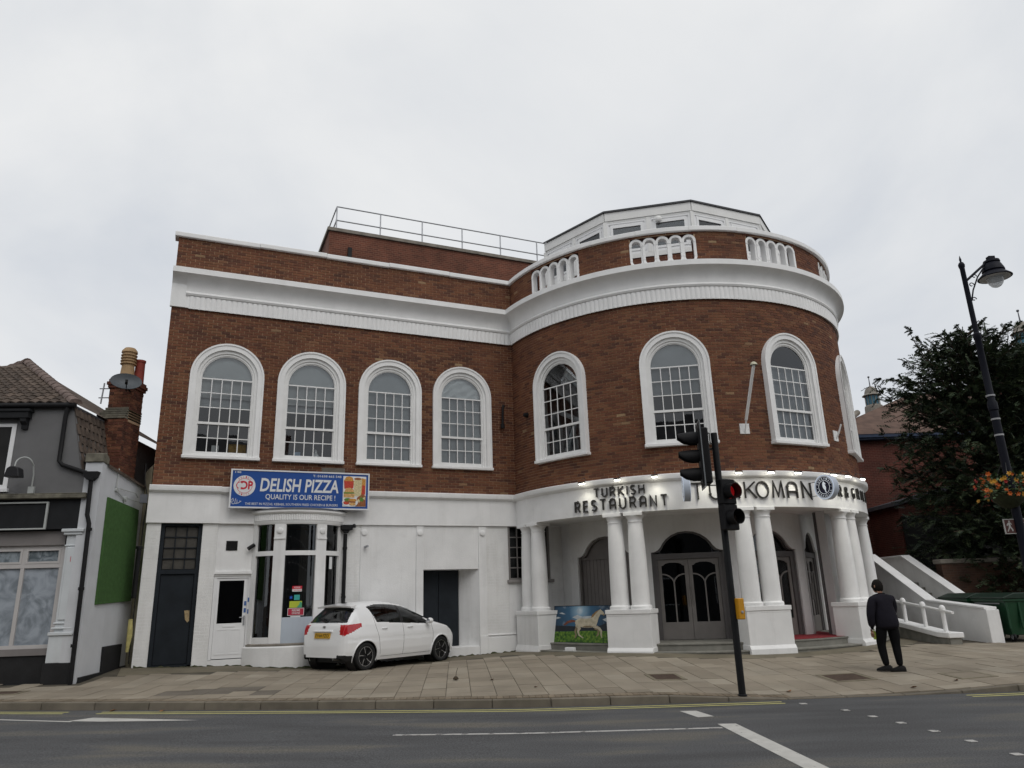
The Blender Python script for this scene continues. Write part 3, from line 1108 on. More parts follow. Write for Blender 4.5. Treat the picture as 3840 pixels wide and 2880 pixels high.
def crumpled(win):
    q = MB()
    n = 26
    for i in range(n + 1):
        for j in range(n + 1):
            x_ = -.58 + 1.16 * i / n
            zt = math.sqrt(max(0, .60 ** 2 - x_ * x_))
            z_ = zt * j / n
            y_ = .165 + .03 * math.sin(9 * z_ + 5 * x_ + 2 * math.sin(6 * x_)) * .6 + .014 * math.sin(23 * z_ - 14 * x_ + math.sin(9 * x_))
            q.v.append((x_, y_, z_ + 7.285 - Z0))
    for i in range(n):
        for j in range(n):
            a = i * (n + 1) + j
            q.f.append((a, a + n + 1, a + n + 2, a + 1)); q.m.append(0)
    return q.build('plastic_sheet', 'plastic_sheet', win, smooth=60, local=True)


w0 = make_window(.055, False)
wins = [w0] + [copy_tree(w0) for _ in range(7)]
for i, wn in enumerate(wins):
    if i < 4:
        m_ = WING.mat(WIN_S[i], Z0, 0)
    else:
        m_ = dfr(WIN_T[i - 4]).mat(0, Z0, 0.0)
    m_.translation = m_.translation - WPOS[bld.name]
    wn.parent = bld
    wn.matrix_local = m_
    WPOS[wn.name] = V((0, 0, 0))
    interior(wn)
blind(wins[0], 'blind', 6.78, 8, 'blind'); blind(wins[0], 'valance', 6.55, 6.80, 'blind_grey', -.24)
blind(wins[1], 'blind', 6.74, 8, 'blind'); blind(wins[1], 'valance', 6.52, 6.78, 'blind_grey', -.24)
blind(wins[2], 'blind', 5.3, 7.2, 'blind_grey'); blind(wins[2], 'fanlight_blind', 7.2, 8, 'blind_grey', -.20)
blind(wins[3], 'blind', 5.3, 7.24, 'blind_grey'); crumpled(wins[3])
blind(wins[5], 'blind', 6.52, 8, 'blind_grey')
blind(wins[6], 'blind', 5.3, 8, 'blind_grey')
blind(wins[7], 'blind', 5.3, 8, 'blind_grey')
# things on the window boards
q = MB(); q.fbox(LOC, -.24, -.07, .21, .40, -.26, -.25); q.build('card', 'plastic_sheet', wins[0], local=True)
mat('ochre_card', (0.33, 0.21, 0.06), rough=.8, var=.3, scale=9)
q = MB(); q.fbox(LOC, .16, .58, .21, .46, -.27, -.26); q.build('pinboard', 'ochre_card', wins[0], local=True)
mat('pale_blue', (0.30, 0.45, 0.62), rough=.6)
q = MB(); q.fbox(LOC, -.33, -.18, .21, .33, -.27, -.26); q.build('box', 'pale_blue', wins[1], local=True)
q = MB(); q.lathe([(.10, 0), (.09, .06), (.05, .10), (.03, .16), (.035, .2), (0, .23)], (.22, .3, .205), 10); q.build('figurine', 'plastic_sheet', wins[1], local=True, smooth=40)
q = MB()
q.tube([(-.5, .6, 1.5), (.5, .75, .95)], .07); q.tube([(-.1, .5, 2.5), (.55, .6, 1.75)], .06)
q.tube([(-.45, .7, .2), (-.1, .8, 1.1)], .08)
q.build('cornice_reflection', 'blind_grey', wins[4], local=True)  # tubes added behind the glass to imitate the cornice mirrored in it

# ---- wing ground floor
LOWW = 'white_render'
q = MB()
q.fbox(WING, -9.40, -9.09, 0.0, 3.6, -.4, .042)
q.fbox(WING, -8.18, -7.84, 0.0, 3.6, -.4, .040)
q.fbox(WING, -7.84, -6.955, 2.47, 3.6, -.4, -.03)
q.fbox(WING, -7.84, -6.955, 0.0, .47, -.4, -.05)
q.fbox(WING, -6.955, -6.87, 0.0, 3.6, -.4, -.015)
q.fbox(WING, -4.97, -4.36, 0.0, 3.6, -.4, -.012)
q.fbox(WING, -4.36, -2.87, 0.0, 3.6, -.4, .0)
q.fbox(WING, -2.87, -2.67, 0.0, 3.6, -.4, .028)
q.fbox(WING, -2.67, -1.09, 2.44, 3.6, -.4, .0)
q.fbox(WING, -1.09, -0.86, 0.70, 3.6, -.4, .026)
q.fbox(WING, -1.09, -0.86, 0.0, 0.70, -.6, .045)
q.fbox(WING, -0.86, -0.19, 0.0, 3.6, -.4, -.010)
q.fbox(WING, -0.19, 1.11, 0.0, 2.06, -.4, -.010)
q.fbox(WING, 1.11, 1.62, 0.0, 3.64, -.4, -.010)
q.fbox(WING, -.86, 0.05, 0.0, .64, -.1, .045)
q.fbox(WING, -.86, 0.05, .64, .665, -.1, .03)
q.fbox(WING, -.86, 0.05, .69, .72, -.1, .03)
q.build('ground_floor_wall', LOWW, bld, bevel=.006)
# painted brick faces
nb_ = lambda z: []


def painted(s0, s1, z0, z1, c):
    q = MB()
    for a, b_, za, zb in brick_list(s0, s1, z0, z1, nb_):
        p_ = c + random.uniform(-.0012, .0012)
        q.fbox(WING, a, b_, za, zb, c - .02, p_)
    return q


p_all = MB()
for a in ((-4.95, -4.37, .3, 3.58, -.0085), (-.85, -.20, .75, 3.58, -.0065), (-9.385, -9.10, .38, 3.58, .0455), (-8.17, -7.85, .38, 3.58, .0435), (1.12, 1.6, .3, 3.58, -.0065)):
    pm = painted(*a)
    p_all.add(pm.v, pm.f)
o = p_all.build('painted_brickwork', 'white_brick', bld); o['kind'] = 'stuff'
# roundels at the heads of the strips
for s in (-4.27, -2.77, -0.975):
    q = MB(); c0 = .028 if s > -4 else 0
    q.lathe([(.078, -.02), (.078, .03), (.068, .035), (0, .035)], WING(s, 3.41, c0), 24, ax=(WING.A, V((0, 0, 1)), WING.N))
    q.build('roundel', 'white_clean', bld, smooth=40)
# fascia
FAS = [(-.3, 3.60), (.055, 3.60), (.055, 4.30), (.10, 4.315), (.15, 4.345), (.155, 4.36), (.155, 4.455), (.13, 4.475), (-.03, 4.505), (-.3, 4.5)]
q = MB()
q.sweep(FAS, [lambda o_, z: WING(-7.84, z, o_), lambda o_, z: WING(.25, z, o_)])
q.sweep([(o_ + (.05 if o_ > 0 else 0), z + (.008 if z > 4.2 else 0)) for o_, z in FAS], [lambda o_, z: WING(-9.42, z, o_), lambda o_, z: WING(-7.83, z, o_)])
q.build('wing_fascia', 'white_paint', bld, smooth=35)
q = MB()
FD = [(-.5, 3.60), (.05, 3.60), (.05, 4.29), (.10, 4.31), (.155, 4.34), (.165, 4.36), (.165, 4.455), (.14, 4.475), (-.03, 4.505), (-.5, 4.5)]
q.sweep(FD, dst)
q.build('drum_fascia', 'white_paint', bld, smooth=35)

# tall navy door with a gridded light over it
q = MB()
for a0, a1, b0, b1 in ((-9.09, -9.0, .40, 3.6), (-8.27, -8.18, .40, 3.6), (-9.0, -8.27, 3.53, 3.6), (-9.0, -8.27, 2.43, 2.53)):
    q.fbox(WING, a0, a1, b0, b1, -.2, -.03)
q.fbox(WING, -9.0, -8.27, .37, .42, -.2, .02)
nd = q.build('tall_door', 'navy_door', bld)
q = MB(); q.fbox(WING, -8.995, -8.275, .425, 2.43, -.14, -.075); q.build('door_leaf', 'navy_door', nd, bevel=.006)
q = MB()
for k in range(1, 3): q.fbox(WING, -9 + .73 * k / 3 - .011, -9 + .73 * k / 3 + .011, 2.53, 3.53, -.12, -.06)
for k in range(1, 4): q.fbox(WING, -9, -8.27, 2.53 + .25 * k - .011, 2.53 + .25 * k + .011, -.119, -.061)
q.build('glazing_bar', 'navy_door', nd)
mat('dusty_glass', (0.055, 0.05, 0.042), rough=.35, var=.3, scale=4, bump=.6, bscale=150)
for r in range(4):
    for k in range(3):
        q = MB(); q.fbox(WING, -9 + .2433 * k + .012, -9 + .2433 * (k + 1) - .012, 2.53 + .25 * r + .012, 2.53 + .25 * (r + 1) - .012, -.10, -.094)
        q.build('pane', 'dusty_glass', nd)
mat('bare_wood', (0.36, 0.27, 0.15), rough=.9, var=.3, scale=30)
q = MB(); q.poly(WING, [(-8.42, 1.60), (-8.31, 1.60), (-8.30, 1.37), (-8.335, 1.33), (-8.39, 1.40)], -.074, -.068); q.build('bare_patch', 'bare_wood', nd)

# white half-glazed side door
q = MB()
for a0, a1, b0, b1 in ((-7.835, -7.765, .47, 2.40), (-7.05, -6.96, .47, 2.40), (-7.765, -7.05, 2.31, 2.40)):
    q.fbox(WING, a0, a1, b0, b1, -.13, -.04)
sd_ = q.build('side_door', 'upvc', bld, bevel=.005)
q = MB()
q.poly(WING, [(-7.76, .49), (-7.055, .49), (-7.055, 2.305), (-7.76, 2.305)], -.11, -.06, holes=[[(-7.70, 1.275), (-7.14, 1.275), (-7.14, 2.255), (-7.70, 2.255)]])
q.build('door_leaf', 'upvc', sd_)
q = MB(); q.fbox(WING, -7.70, -7.14, 1.275, 2.255, -.09, -.085); q.build('pane', 'glass_dark', sd_)
for a0, a1 in ((-7.70, -7.435), (-7.405, -7.14)):
    q = MB()
    q.strip(WING, [(a0, .58), (a1, .58), (a1, 1.15), (a0, 1.15)], [(a0 + .03, .61), (a1 - .03, .61), (a1 - .03, 1.12), (a0 + .03, 1.12)], -.061, -.051, closed=True)
    q.fbox(WING, a0 + .05, a1 - .05, .64, 1.09, -.061, -.054)
    q.build('panel', 'upvc', sd_)
q = MB(); q.fbox(WING, -7.56, -7.28, 1.185, 1.235, -.061, -.05); q.build('letterbox', 'upvc', sd_, bevel=.005)
q = MB(); q.fbox(WING, -7.115, -7.075, 1.22, 1.44, -.06, -.045); q.tube([WING(-7.095, 1.40, -.03), WING(-7.2, 1.40, -.02)], .01); q.build('handle', 'galv', sd_)
mat('blue_sticker', (0.05, 0.13, 0.36), rough=.5)
for a, b_ in ((-7.09, 1.72), (-7.015, 1.80), (-7.09, 1.56), (-7.01, 1.53)):
    q = MB(); q.fbox(WING, a - .024, a + .024, b_ - .05, b_ + .05, -.05, -.036 if a > -7.05 else -.057); q.build('sticker', 'blue_sticker', sd_)
q = MB(); q.fbox(WING, -7.86, -6.94, 2.40, 2.47, -.12, .02); q.fbox(WING, -7.84, -6.96, 2.36, 2.40, -.12, -.015); q.build('door_ledge', 'white_paint', bld, bevel=.008)
q = MB()
q.strip(WING, [(-7.62, 2.96), (-7.36, 2.96), (-7.36, 3.19), (-7.62, 3.19)], [(-7.59, 2.985), (-7.39, 2.985), (-7.39, 3.165), (-7.59, 3.165)], -.05, -.018, closed=True)
q.fbox(WING, -7.59, -7.39, 2.985, 3.165, -.05, -.028)
for k in range(4): q.fbox(WING, -7.585, -7.395, 3.0 + .042 * k, 3.012 + .042 * k, -.03, -.020)
q.build('air_vent', 'black_plastic', bld)
q = MB()
q.fbox(WING, -5.43, -4.83, 4.94, 5.07, -.02, .005)
for k in range(4): q.fbox(WING, -5.42, -4.84, 4.95 + .03 * k, 4.965 + .03 * k, .0, .012)
q.build('air_brick', 'stone_coping', bld)

# recessed navy doorway with a splayed white jamb
q = MB()
q.add([WING(-1.09, .45, .0), WING(-1.50, .45, -.55), WING(-1.50, 2.44, -.55), WING(-1.09, 2.44, .0)], [(0, 1, 2, 3)])
q.add([WING(-2.67, .45, .0), WING(-2.67, .45, -.55), WING(-2.67, 2.44, -.55), WING(-2.67, 2.44, .0)], [(0, 1, 2, 3)])
q.add([WING(-2.67, 2.437, .0), WING(-2.67, 2.437, -.55), WING(-1.5, 2.437, -.55), WING(-1.09, 2.437, .0)], [(0, 1, 2, 3)])
q.build('door_recess', LOWW, bld)
q = MB(); q.fbox(WING, -2.67, -1.09, 0, .45, -.6, .01); q.build('recess_step', LOWW, bld, bevel=.01)
q = MB(); q.fbox(WING, -2.66, -2.09, .455, 2.435, -.56, -.50); q.fbox(WING, -2.08, -1.505, .455, 2.435, -.56, -.50)
q.build('recessed_door', 'navy_door', bld, bevel=.006)

# multi-paned window half behind the first columns
q = MB()
q.strip(WING, [(-.19, 2.13), (1.11, 2.13), (1.11, 3.62), (-.19, 3.62)], [(-.13, 2.18), (1.05, 2.18), (1.05, 3.58), (-.13, 3.58)], -.16, -.02, closed=True)
cw = q.build('casement_window', 'taupe_light', bld)
q = MB()
for k in range(1, 5): q.fbox(WING, -.13 + 1.18 * k / 5 - (.016 if k != 2 else .03), -.13 + 1.18 * k / 5 + (.016 if k != 2 else .03), 2.18, 3.58, -.10, -.05)
for k in range(1, 5): q.fbox(WING, -.13, 1.05, 2.18 + .28 * k - .014, 2.18 + .28 * k + .014, -.099, -.051)
q.build('glazing_bar', 'taupe_light', cw)
for r in range(5):
    for k in range(5):
        q = MB(); q.fbox(WING, -.13 + .236 * k + .017, -.13 + .236 * (k + 1) - .017, 2.18 + .28 * r + .015, 2.18 + .28 * (r + 1) - .015, -.08, -.075)
        q.build('pane', 'glass_dark', cw)
q = MB(); q.fbox(WING, -.24, 1.19, 2.05, 2.13, -.16, .07); q.build('sill', 'sill_grey', cw, bevel=.008)
q = MB(); q.fbox(WING, -.19, 1.11, 2.06, 3.62, -.6, -.4); q.build('interior', 'dark_interior', cw)

# ---- bow shop window under the blue sign
BC, BRAD = -5.93, 1.277


def BW(th, z, r=BRAD):
    return WING(BC + r * math.sin(R_(th)), z, -.727 + r * math.cos(R_(th)))


def bsweep(mb, prof, t0, t1, n=10, mat_=0):
    mb.sweep(prof, [(lambda o_, z, t_=t_: BW(t_, z, BRAD + o_)) for t_ in np.linspace(t0, t1, n)], mat_)


q = MB()
bsweep(q, [(-.10, .0), (.075, .0), (.075, .70), (.05, .73), (-.10, .73)], -59, 59, 30)
bow = q.build('bow_window', LOWW, bld, smooth=35)
q = MB(); bsweep(q, [(-.10, .732), (.045, .732), (.05, .765), (.0, .79), (-.10, .79)], -56, 56, 26); q.build('sill', 'stone_coping', bow, smooth=35)
q = MB()
for t0, t1 in ((-55.4, -51), (-29, -16.5), (16.5, 29), (51, 55.4)):
    q = MB()
    bsweep(q, [(-.09, .79), (.02, .79), (.02, 3.56), (-.09, 3.56)], t0, t1, 6)
    if abs(t0 + t1) < 60:
        bsweep(q, [(.0, 3.23), (.035, 3.23), (.035, 3.56), (.0, 3.56)], t0 + .7, t1 - .7, 5)
        bsweep(q, [(.0, 3.20), (.045, 3.20), (.045, 3.232), (.0, 3.232)], t0 + .1, t1 - .1, 5)
    q.build('mullion', 'white_paint', bow, smooth=35)
for t_ in (-22.7, 22.7):
    q = MB()
    P0 = BW(t_, 3.40, BRAD + .035); nn_ = (BW(t_, 0, 2) - BW(t_, 0, 1)).normalized()
    q.lathe([(.075, 0), (.075, .02), (.062, .03), (0, .03)], P0, 20, ax=(V((0, 0, 1)).cross(nn_), V((0, 0, 1)), nn_))
    q.build('roundel', 'white_paint', bow, smooth=40)
q = MB(); bsweep(q, [(-.07, 2.81), (.015, 2.81), (.015, 2.92), (-.07, 2.92)], -53, 53, 24); q.build('transom', 'white_paint', bow, smooth=35)
q = MB(); bsweep(q, [(-.07, .79), (.0, .79), (.0, .93), (-.07, .93)], -52, -28, 8); q.build('bottom_rail', 'white_paint', bow, smooth=35)
q = MB(); bsweep(q, [(-.07, .79), (.0, .79), (.0, .93), (-.07, .93)], 28, 52, 8); q.build('bottom_rail', 'white_paint', bow, smooth=35)
mat('pale_panel', (0.47, 0.53, 0.60), rough=.6, var=.05, scale=2, streak=.1)
q = MB(); bsweep(q, [(-.05, .79), (-.012, .79), (-.012, 1.37), (-.05, 1.37)], -16.5, 16.5, 9); q.build('lower_panel', 'pale_panel', bow, smooth=35)
for t0, t1, z0, z1 in ((-51, -29, .93, 2.81), (-16.5, 16.5, 1.37, 2.81), (29, 51, .93, 2.81), (-51, -29, 2.92, 3.56), (-16.5, 16.5, 2.92, 3.56), (29, 51, 2.92, 3.56)):
    q = MB(); bsweep(q, [(-.045, z0), (-.041, z0), (-.041, z1), (-.045, z1)], t0, t1, 7); q.build('pane', 'glass_shop', bow, smooth=35)
q = MB()
bsweep(q, [(-.10, 3.56), (.03, 3.56), (.05, 3.60), (.06, 3.64), (.06, 3.80), (.10, 3.82), (.13, 3.85), (.13, 3.90), (.06, 3.94), (-.5, 4.0), (-.5, 3.7)], -57, 57, 30)
q.build('head', 'white_paint', bow, smooth=35)
q = MB()
k = -54.0
while k < 54:
    P = []
    for zz_ in (3.655, 3.80):
        for a, c_ in ((0, 0), (.5, .014), (1.2, .02), (1.9, .014), (2.4, 0)):
            P.append(BW(k + a, zz_, BRAD + .06 + c_))
    q.add(P, [(i, i + 1, i + 6, i + 5) for i in range(4)] + [(4, 3, 2, 1, 0)])
    k += 2.45
q.build('scallop_band', 'white_paint', bow, smooth=50)
q = MB(); bsweep(q, [(-.5, 3.955), (.0, 3.95), (.145, 3.903), (.15, 3.912), (.0, 3.965), (-.5, 3.975)], -50, 57, 24); q.build('lead_flashing', 'lead', bow, smooth=35)
q = MB()
q.fbox(WING, -6.9, -4.95, .3, 3.6, -1.6, -1.55); q.fbox(WING, -6.95, -6.9, .3, 3.6, -1.6, -.3); q.fbox(WING, -4.95, -4.9, .3, 3.6, -1.6, -.3); q.fbox(WING, -6.9, -4.95, .3, .5, -1.6, -.1)
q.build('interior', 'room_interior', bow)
mat('orange_brick_in', (0.16, 0.07, 0.045), rough=.9, var=.2)
q = MB(); q.fbox(WING, -6.9, -6.55, .5, 3.0, -.75, -.6); q.build('inner_pier', 'orange_brick_in', bow)
q = MB()
for k in range(9):
    a = -6.9 + .22 * k
    q.fbox(WING, a, a + .12, 2.95, 3.55, -.8 + .05 * (k % 2), -.79 + .05 * (k % 2))
q.build('curtain', 'room_interior', bow)

# ---- portico: pedestals, paired columns, steps, back wall with ogee-headed doorways
PAIR = [-59.4, -25.6, 8.2, 42.0, 75.8]
FLZ = 0.50
q = MB()
fl = [DP(t_, FLZ, 5.25) for t_ in np.linspace(-64, 110, 60)] + [V((CX, CY, FLZ))]
q.add(fl, [tuple(range(len(fl)))])
por_floor = q.build('porch_floor', 'stone_step', bld)
for r0, r1, zt in ((5.0, 5.25, FLZ), (5.2, 5.57, .335)):
    q = MB()
    prof = [(r0 - DR, zt - .35), (r1 - DR - .015, zt - .35), (r1 - DR - .015, zt - .035), (r1 - DR + .008, zt - .03), (r1 - DR + .008, zt - .004), (r1 - DR, zt + .001), (r0 - DR, zt + .001)]
    q.sweep(prof, [(lambda o_, z, t_=t_: DP(t_, z, DR + o_)) for t_ in np.linspace(-57, 90, 74)])
    q.build('step', 'stone_step', bld, smooth=30)
q = MB()
cp_ = [DP(t_, FLZ + .006, 5.18) for t_ in np.linspace(12.5, 40, 14)] + [DP(t_, FLZ + .006, 3.6) for t_ in np.linspace(66, 12.5, 14)]
q.add(cp_, [tuple(range(len(cp_)))])
q.build('red_carpet', 'red_carpet', bld)
q = MB()
cl_ = [DP(t_, 3.63, DR - .3) for t_ in np.linspace(-70, 114, 60)]
q.add(cl_, [tuple(reversed(range(len(cl_))))])
q.build('porch_ceiling', 'white_render', bld)

for i, t_ in enumerate(PAIR):
    F = dfr(t_)
    q = MB()
    q.fbox(F, -.545, .545, -.1, 1.20, -.52, .13)
    q.fbox(F, -.565, .565, 1.20, 1.30, -.54, .15)
    q.fbox(F, -.545, .545, 1.155, 1.165, -.5, .137)
    q.poly(Fr(F(-.56, 0, 0), F.N, -F.A), [(-.53, 0), (.20, 0), (.185, .36 if i else .30), (.13, .44), (-.53, .44)], -1.12, 0)
    q.build('pedestal', 'white_paint', bld, bevel=.008)
col_me = None
ab_me = None
for t_ in PAIR:
    for d_ in (-2.82, 2.82):
        F = dfr(t_ + d_, 5.3)
        pos = F(0, 1.30, 0)
        if col_me is None:
            q = MB()
            q.lathe([(.255, 0), (.262, .02), (.262, .065), (.245, .09), (.225, .10), (.222, .13), (.221, .5), (.216, 1.0), (.206, 1.5), (.188, 1.95), (.182, 2.06), (.198, 2.065), (.198, 2.085), (.183, 2.09), (.184, 2.13), (.205, 2.17), (.228, 2.205), (.228, 2.22)], (0, 0, 0), 32)
            c0 = q.build('column', 'white_paint', bld, smooth=30)
            c0.data.transform(Matrix.Translation(WPOS[bld.name]))
            col_me = c0.data
            o = c0
            ab = MB().box(-.235, .235, -.235, .235, 2.22, 2.305).build('abacus', 'white_paint', None, bevel=.006)
            ab_me = ab.data
            bpy.data.objects.remove(ab)
        else:
            o = link('column', col_me, bld)
        m_ = F.mat(0, 1.30, 0); m_.translation = m_.translation - WPOS[bld.name]
        o.matrix_local = m_
        a_ = link('abacus', ab_me, o)

OG = [(-.93, 2.68), (-.84, 2.69), (-.745, 2.735), (-.665, 2.82), (-.62, 2.90), (-.52, 3.01), (-.38, 3.11), (-.2, 3.18), (0, 3.20)]
OG = OG + [(-a, b_) for a, b_ in reversed(OG[:-1])]
AP = 3.9
HWF = AP * math.tan(R_(16.9))


def offs(p, d):
    # shrink an ogee towards the inside
    return [(a * (1 - d / .93), b_ - d * (0.9 if abs(a) < .8 else .35)) for a, b_ in p]


def facet(th, name):
    F = dfr(th, AP)
    q = MB()
    outl = [(-HWF, FLZ), (-.93, FLZ)] + OG + [(.93, FLZ), (HWF, FLZ), (HWF, 3.63), (-HWF, 3.63)]
    q.poly(F, outl, -.30, 0)
    return F, q.build(name, 'white_render', bld)


FT = [-42.5, -8.7, 25.1, 58.9]
for th in FT + [92.7]:
    F, fw = facet(th, 'porch_wall')
# link between niche facet and the wing plane
q = MB()
pA = DP(-59.4, FLZ, AP / math.cos(R_(16.9)))
pB = WING(1.5, FLZ, -.02)
q.add([pA, pB, pB + V((0, 0, 3.13)), pA + V((0, 0, 3.13))], [(0, 1, 2, 3)])
q.build('porch_return', 'white_render', bld)
# blank niche
F = dfr(FT[0], AP)
q = MB()
q.strip(F, [(-.93, FLZ)] + OG + [(.93, FLZ)], [(-.87, FLZ)] + offs(OG, .055) + [(.87, FLZ)], -.2, -.06)
q.fbox(F, -.88, .88, 2.60, 2.66, -.2, -.10)
nic = q.build('blank_doorway', 'taupe', bld)
q = MB(); q.poly(F, [(-.88, FLZ)] + offs(OG, .05) + [(.88, FLZ)], -.20, -.15); q.build('infill_panel', 'taupe', nic)
q = MB()
for k in range(14): q.fbox(F, -.86 + .125 * k, -.86 + .125 * k + .117, FLZ + .02, 2.6, -.16, -.138)
q.build('boarding', 'taupe', nic)


def doorway(th):
    F = dfr(th, AP)
    q = MB()
    q.strip(F, [(-.93, FLZ)] + OG + [(.93, FLZ)], [(-.87, FLZ)] + offs(OG, .05) + [(.87, FLZ)], -.25, -.05)
    q.fbox(F, -.88, -.775, FLZ, 2.60, -.2, -.07); q.fbox(F, .775, .88, FLZ, 2.60, -.2, -.07)
    q.fbox(F, -.88, .88, 2.50, 2.64, -.21, -.065)
    dw = q.build('doorway', 'taupe_dark', bld)
    q = MB(); q.poly(F, [(-.87, 2.64)] + offs(OG, .05)[1:-1] + [(.87, 2.64)], -.16, -.155); q.build('fanlight', 'glass_dark', dw)
    for sd in (-1, 1):
        x0, x1 = (-.77, -.004) if sd < 0 else (.004, .77)
        g0, g1 = x0 + (.085 if sd < 0 else .095), x1 - (.095 if sd < 0 else .085)
        gm_ = (g0 + g1) / 2; hw = (g1 - g0) / 2
        topc = [(g1, 2.33), (g1 - .04, 2.34), (g1 - .10, 2.385), (gm_ + .08, 2.41), (gm_ - .08, 2.41), (g0 + .10, 2.385), (g0 + .04, 2.34), (g0, 2.33)]
        hole = [(g0, .93), (g1, .93)] + topc
        q = MB()
        q.poly(F, [(x0, FLZ + .01), (x1, FLZ + .01), (x1, 2.495), (x0, 2.495)], -.17, -.115, holes=[hole])
        lf = q.build('door_leaf', 'taupe_light', dw)
        q = MB(); q.fbox(F, g0 - .01, g1 + .01, .92, 2.42, -.148, -.144); q.build('pane', 'glass_dark', lf)
        q = MB()
        q.fbox(F, gm_ - .017, gm_ + .017, .93, 1.90, -.146, -.118)
        for s2 in (-1, 1):
            po, pi_ = [], []
            for j in range(8):
                an = PI / 2 * j / 7
                cx_ = gm_ + s2 * hw; r_ = hw
                po.append((cx_ - s2 * (r_ + .017) * math.cos(an), 1.88 + (.24 + .017) * math.sin(an)))
                pi_.append((cx_ - s2 * (r_ - .017) * math.cos(an), 1.88 + (.24 - .017) * math.sin(an)))
            q.strip(F, po, pi_, -.146, -.118 + .001 * s2)
        q.build('tracery', 'taupe_light', lf)
        q = MB()
        xh = x1 - .045 if sd < 0 else x0 + .045
        q.tube([F(xh, 1.35, -.09), F(xh, 1.80, -.09)], .012); q.fbox(F, xh - .012, xh + .012, 1.37, 1.40, -.12, -.09); q.fbox(F, xh - .012, xh + .012, 1.75, 1.78, -.12, -.09)
        q.build('handle', 'taupe_light', lf)
    return dw


for th in FT[1:]: doorway(th)
q = MB()
rr = [DP(t_, 0.4, 2.6) for t_ in range(-66, 115, 12)]
for i in range(len(rr) - 1):
    q.add([rr[i], rr[i + 1], rr[i + 1] + V((0, 0, 3.4)), rr[i] + V((0, 0, 3.4))], [(0, 1, 2, 3)])
q.build('lobby_wall', 'dark_interior', bld)
# slim black door jamb that stands open beside the right-hand doors
q = MB()
q.tube([DP(42.8, FLZ, 4.5), DP(42.8, 3.62, 4.5)], .045, 8)
q.build('dark_post', 'taupe_dark', bld)
q = MB()
pl_ = [(38.4, 4.96), (42.2, 4.56), (51, 4.5), (52, 5.0)]
P = [DP(a, FLZ, r) for a, r in pl_] + [DP(a, 3.63, r) for a, r in pl_]
q.add(P, [(0, 1, 5, 4), (1, 2, 6, 5), (2, 3, 7, 6), (3, 0, 4, 7)])
q.build('porch_pier', 'white_render', bld)

# moss and grit gathered along the foot of the painted wall
mat('moss_foot', (0.045, 0.048, 0.022), rough=1, var=.5, scale=14, bump=1, bscale=60)
MR = random.Random(2)
q = MB()
s = -9.36
k = 0
while s < -.02:
    off = .048
    if -7.0 < s < -4.9:
        th = math.degrees(math.asin(max(-1, min(1, (s - BC) / (BRAD + .075)))))
        off = max(.0, -.727 + (BRAD + .075) * math.cos(R_(th))) if abs(th) < 58 else 0
    elif -7.84 < s <= -7.0: off = -.045
    elif -2.7 < s < -1.1: off = .012
    elif -4.9 <= s <= -2.7: off = .0
    h_ = max(.004, MR.gauss(.022, .016)); dep = max(.02, MR.gauss(.06, .025))
    p0 = WING(s, 0, off - .01); p1 = WING(s, 0, off + .006); p2 = WING(s, 0, off + dep)
    q.v += [tuple(p0 + V((0, 0, G(p0.x, p0.y) + h_))), tuple(p1 + V((0, 0, G(p1.x, p1.y) + h_ * .9))), tuple(p2 + V((0, 0, G(p2.x, p2.y) + .006)))]
    if k:
        b0 = 3 * k
        q.f += [(b0 - 3, b0 - 2, b0 + 1, b0), (b0 - 2, b0 - 1, b0 + 2, b0 + 1)]; q.m += [0, 0]
    k += 1
    s += .07
o = q.build('foot_moss', 'moss_foot', bld); o['kind'] = 'stuff'
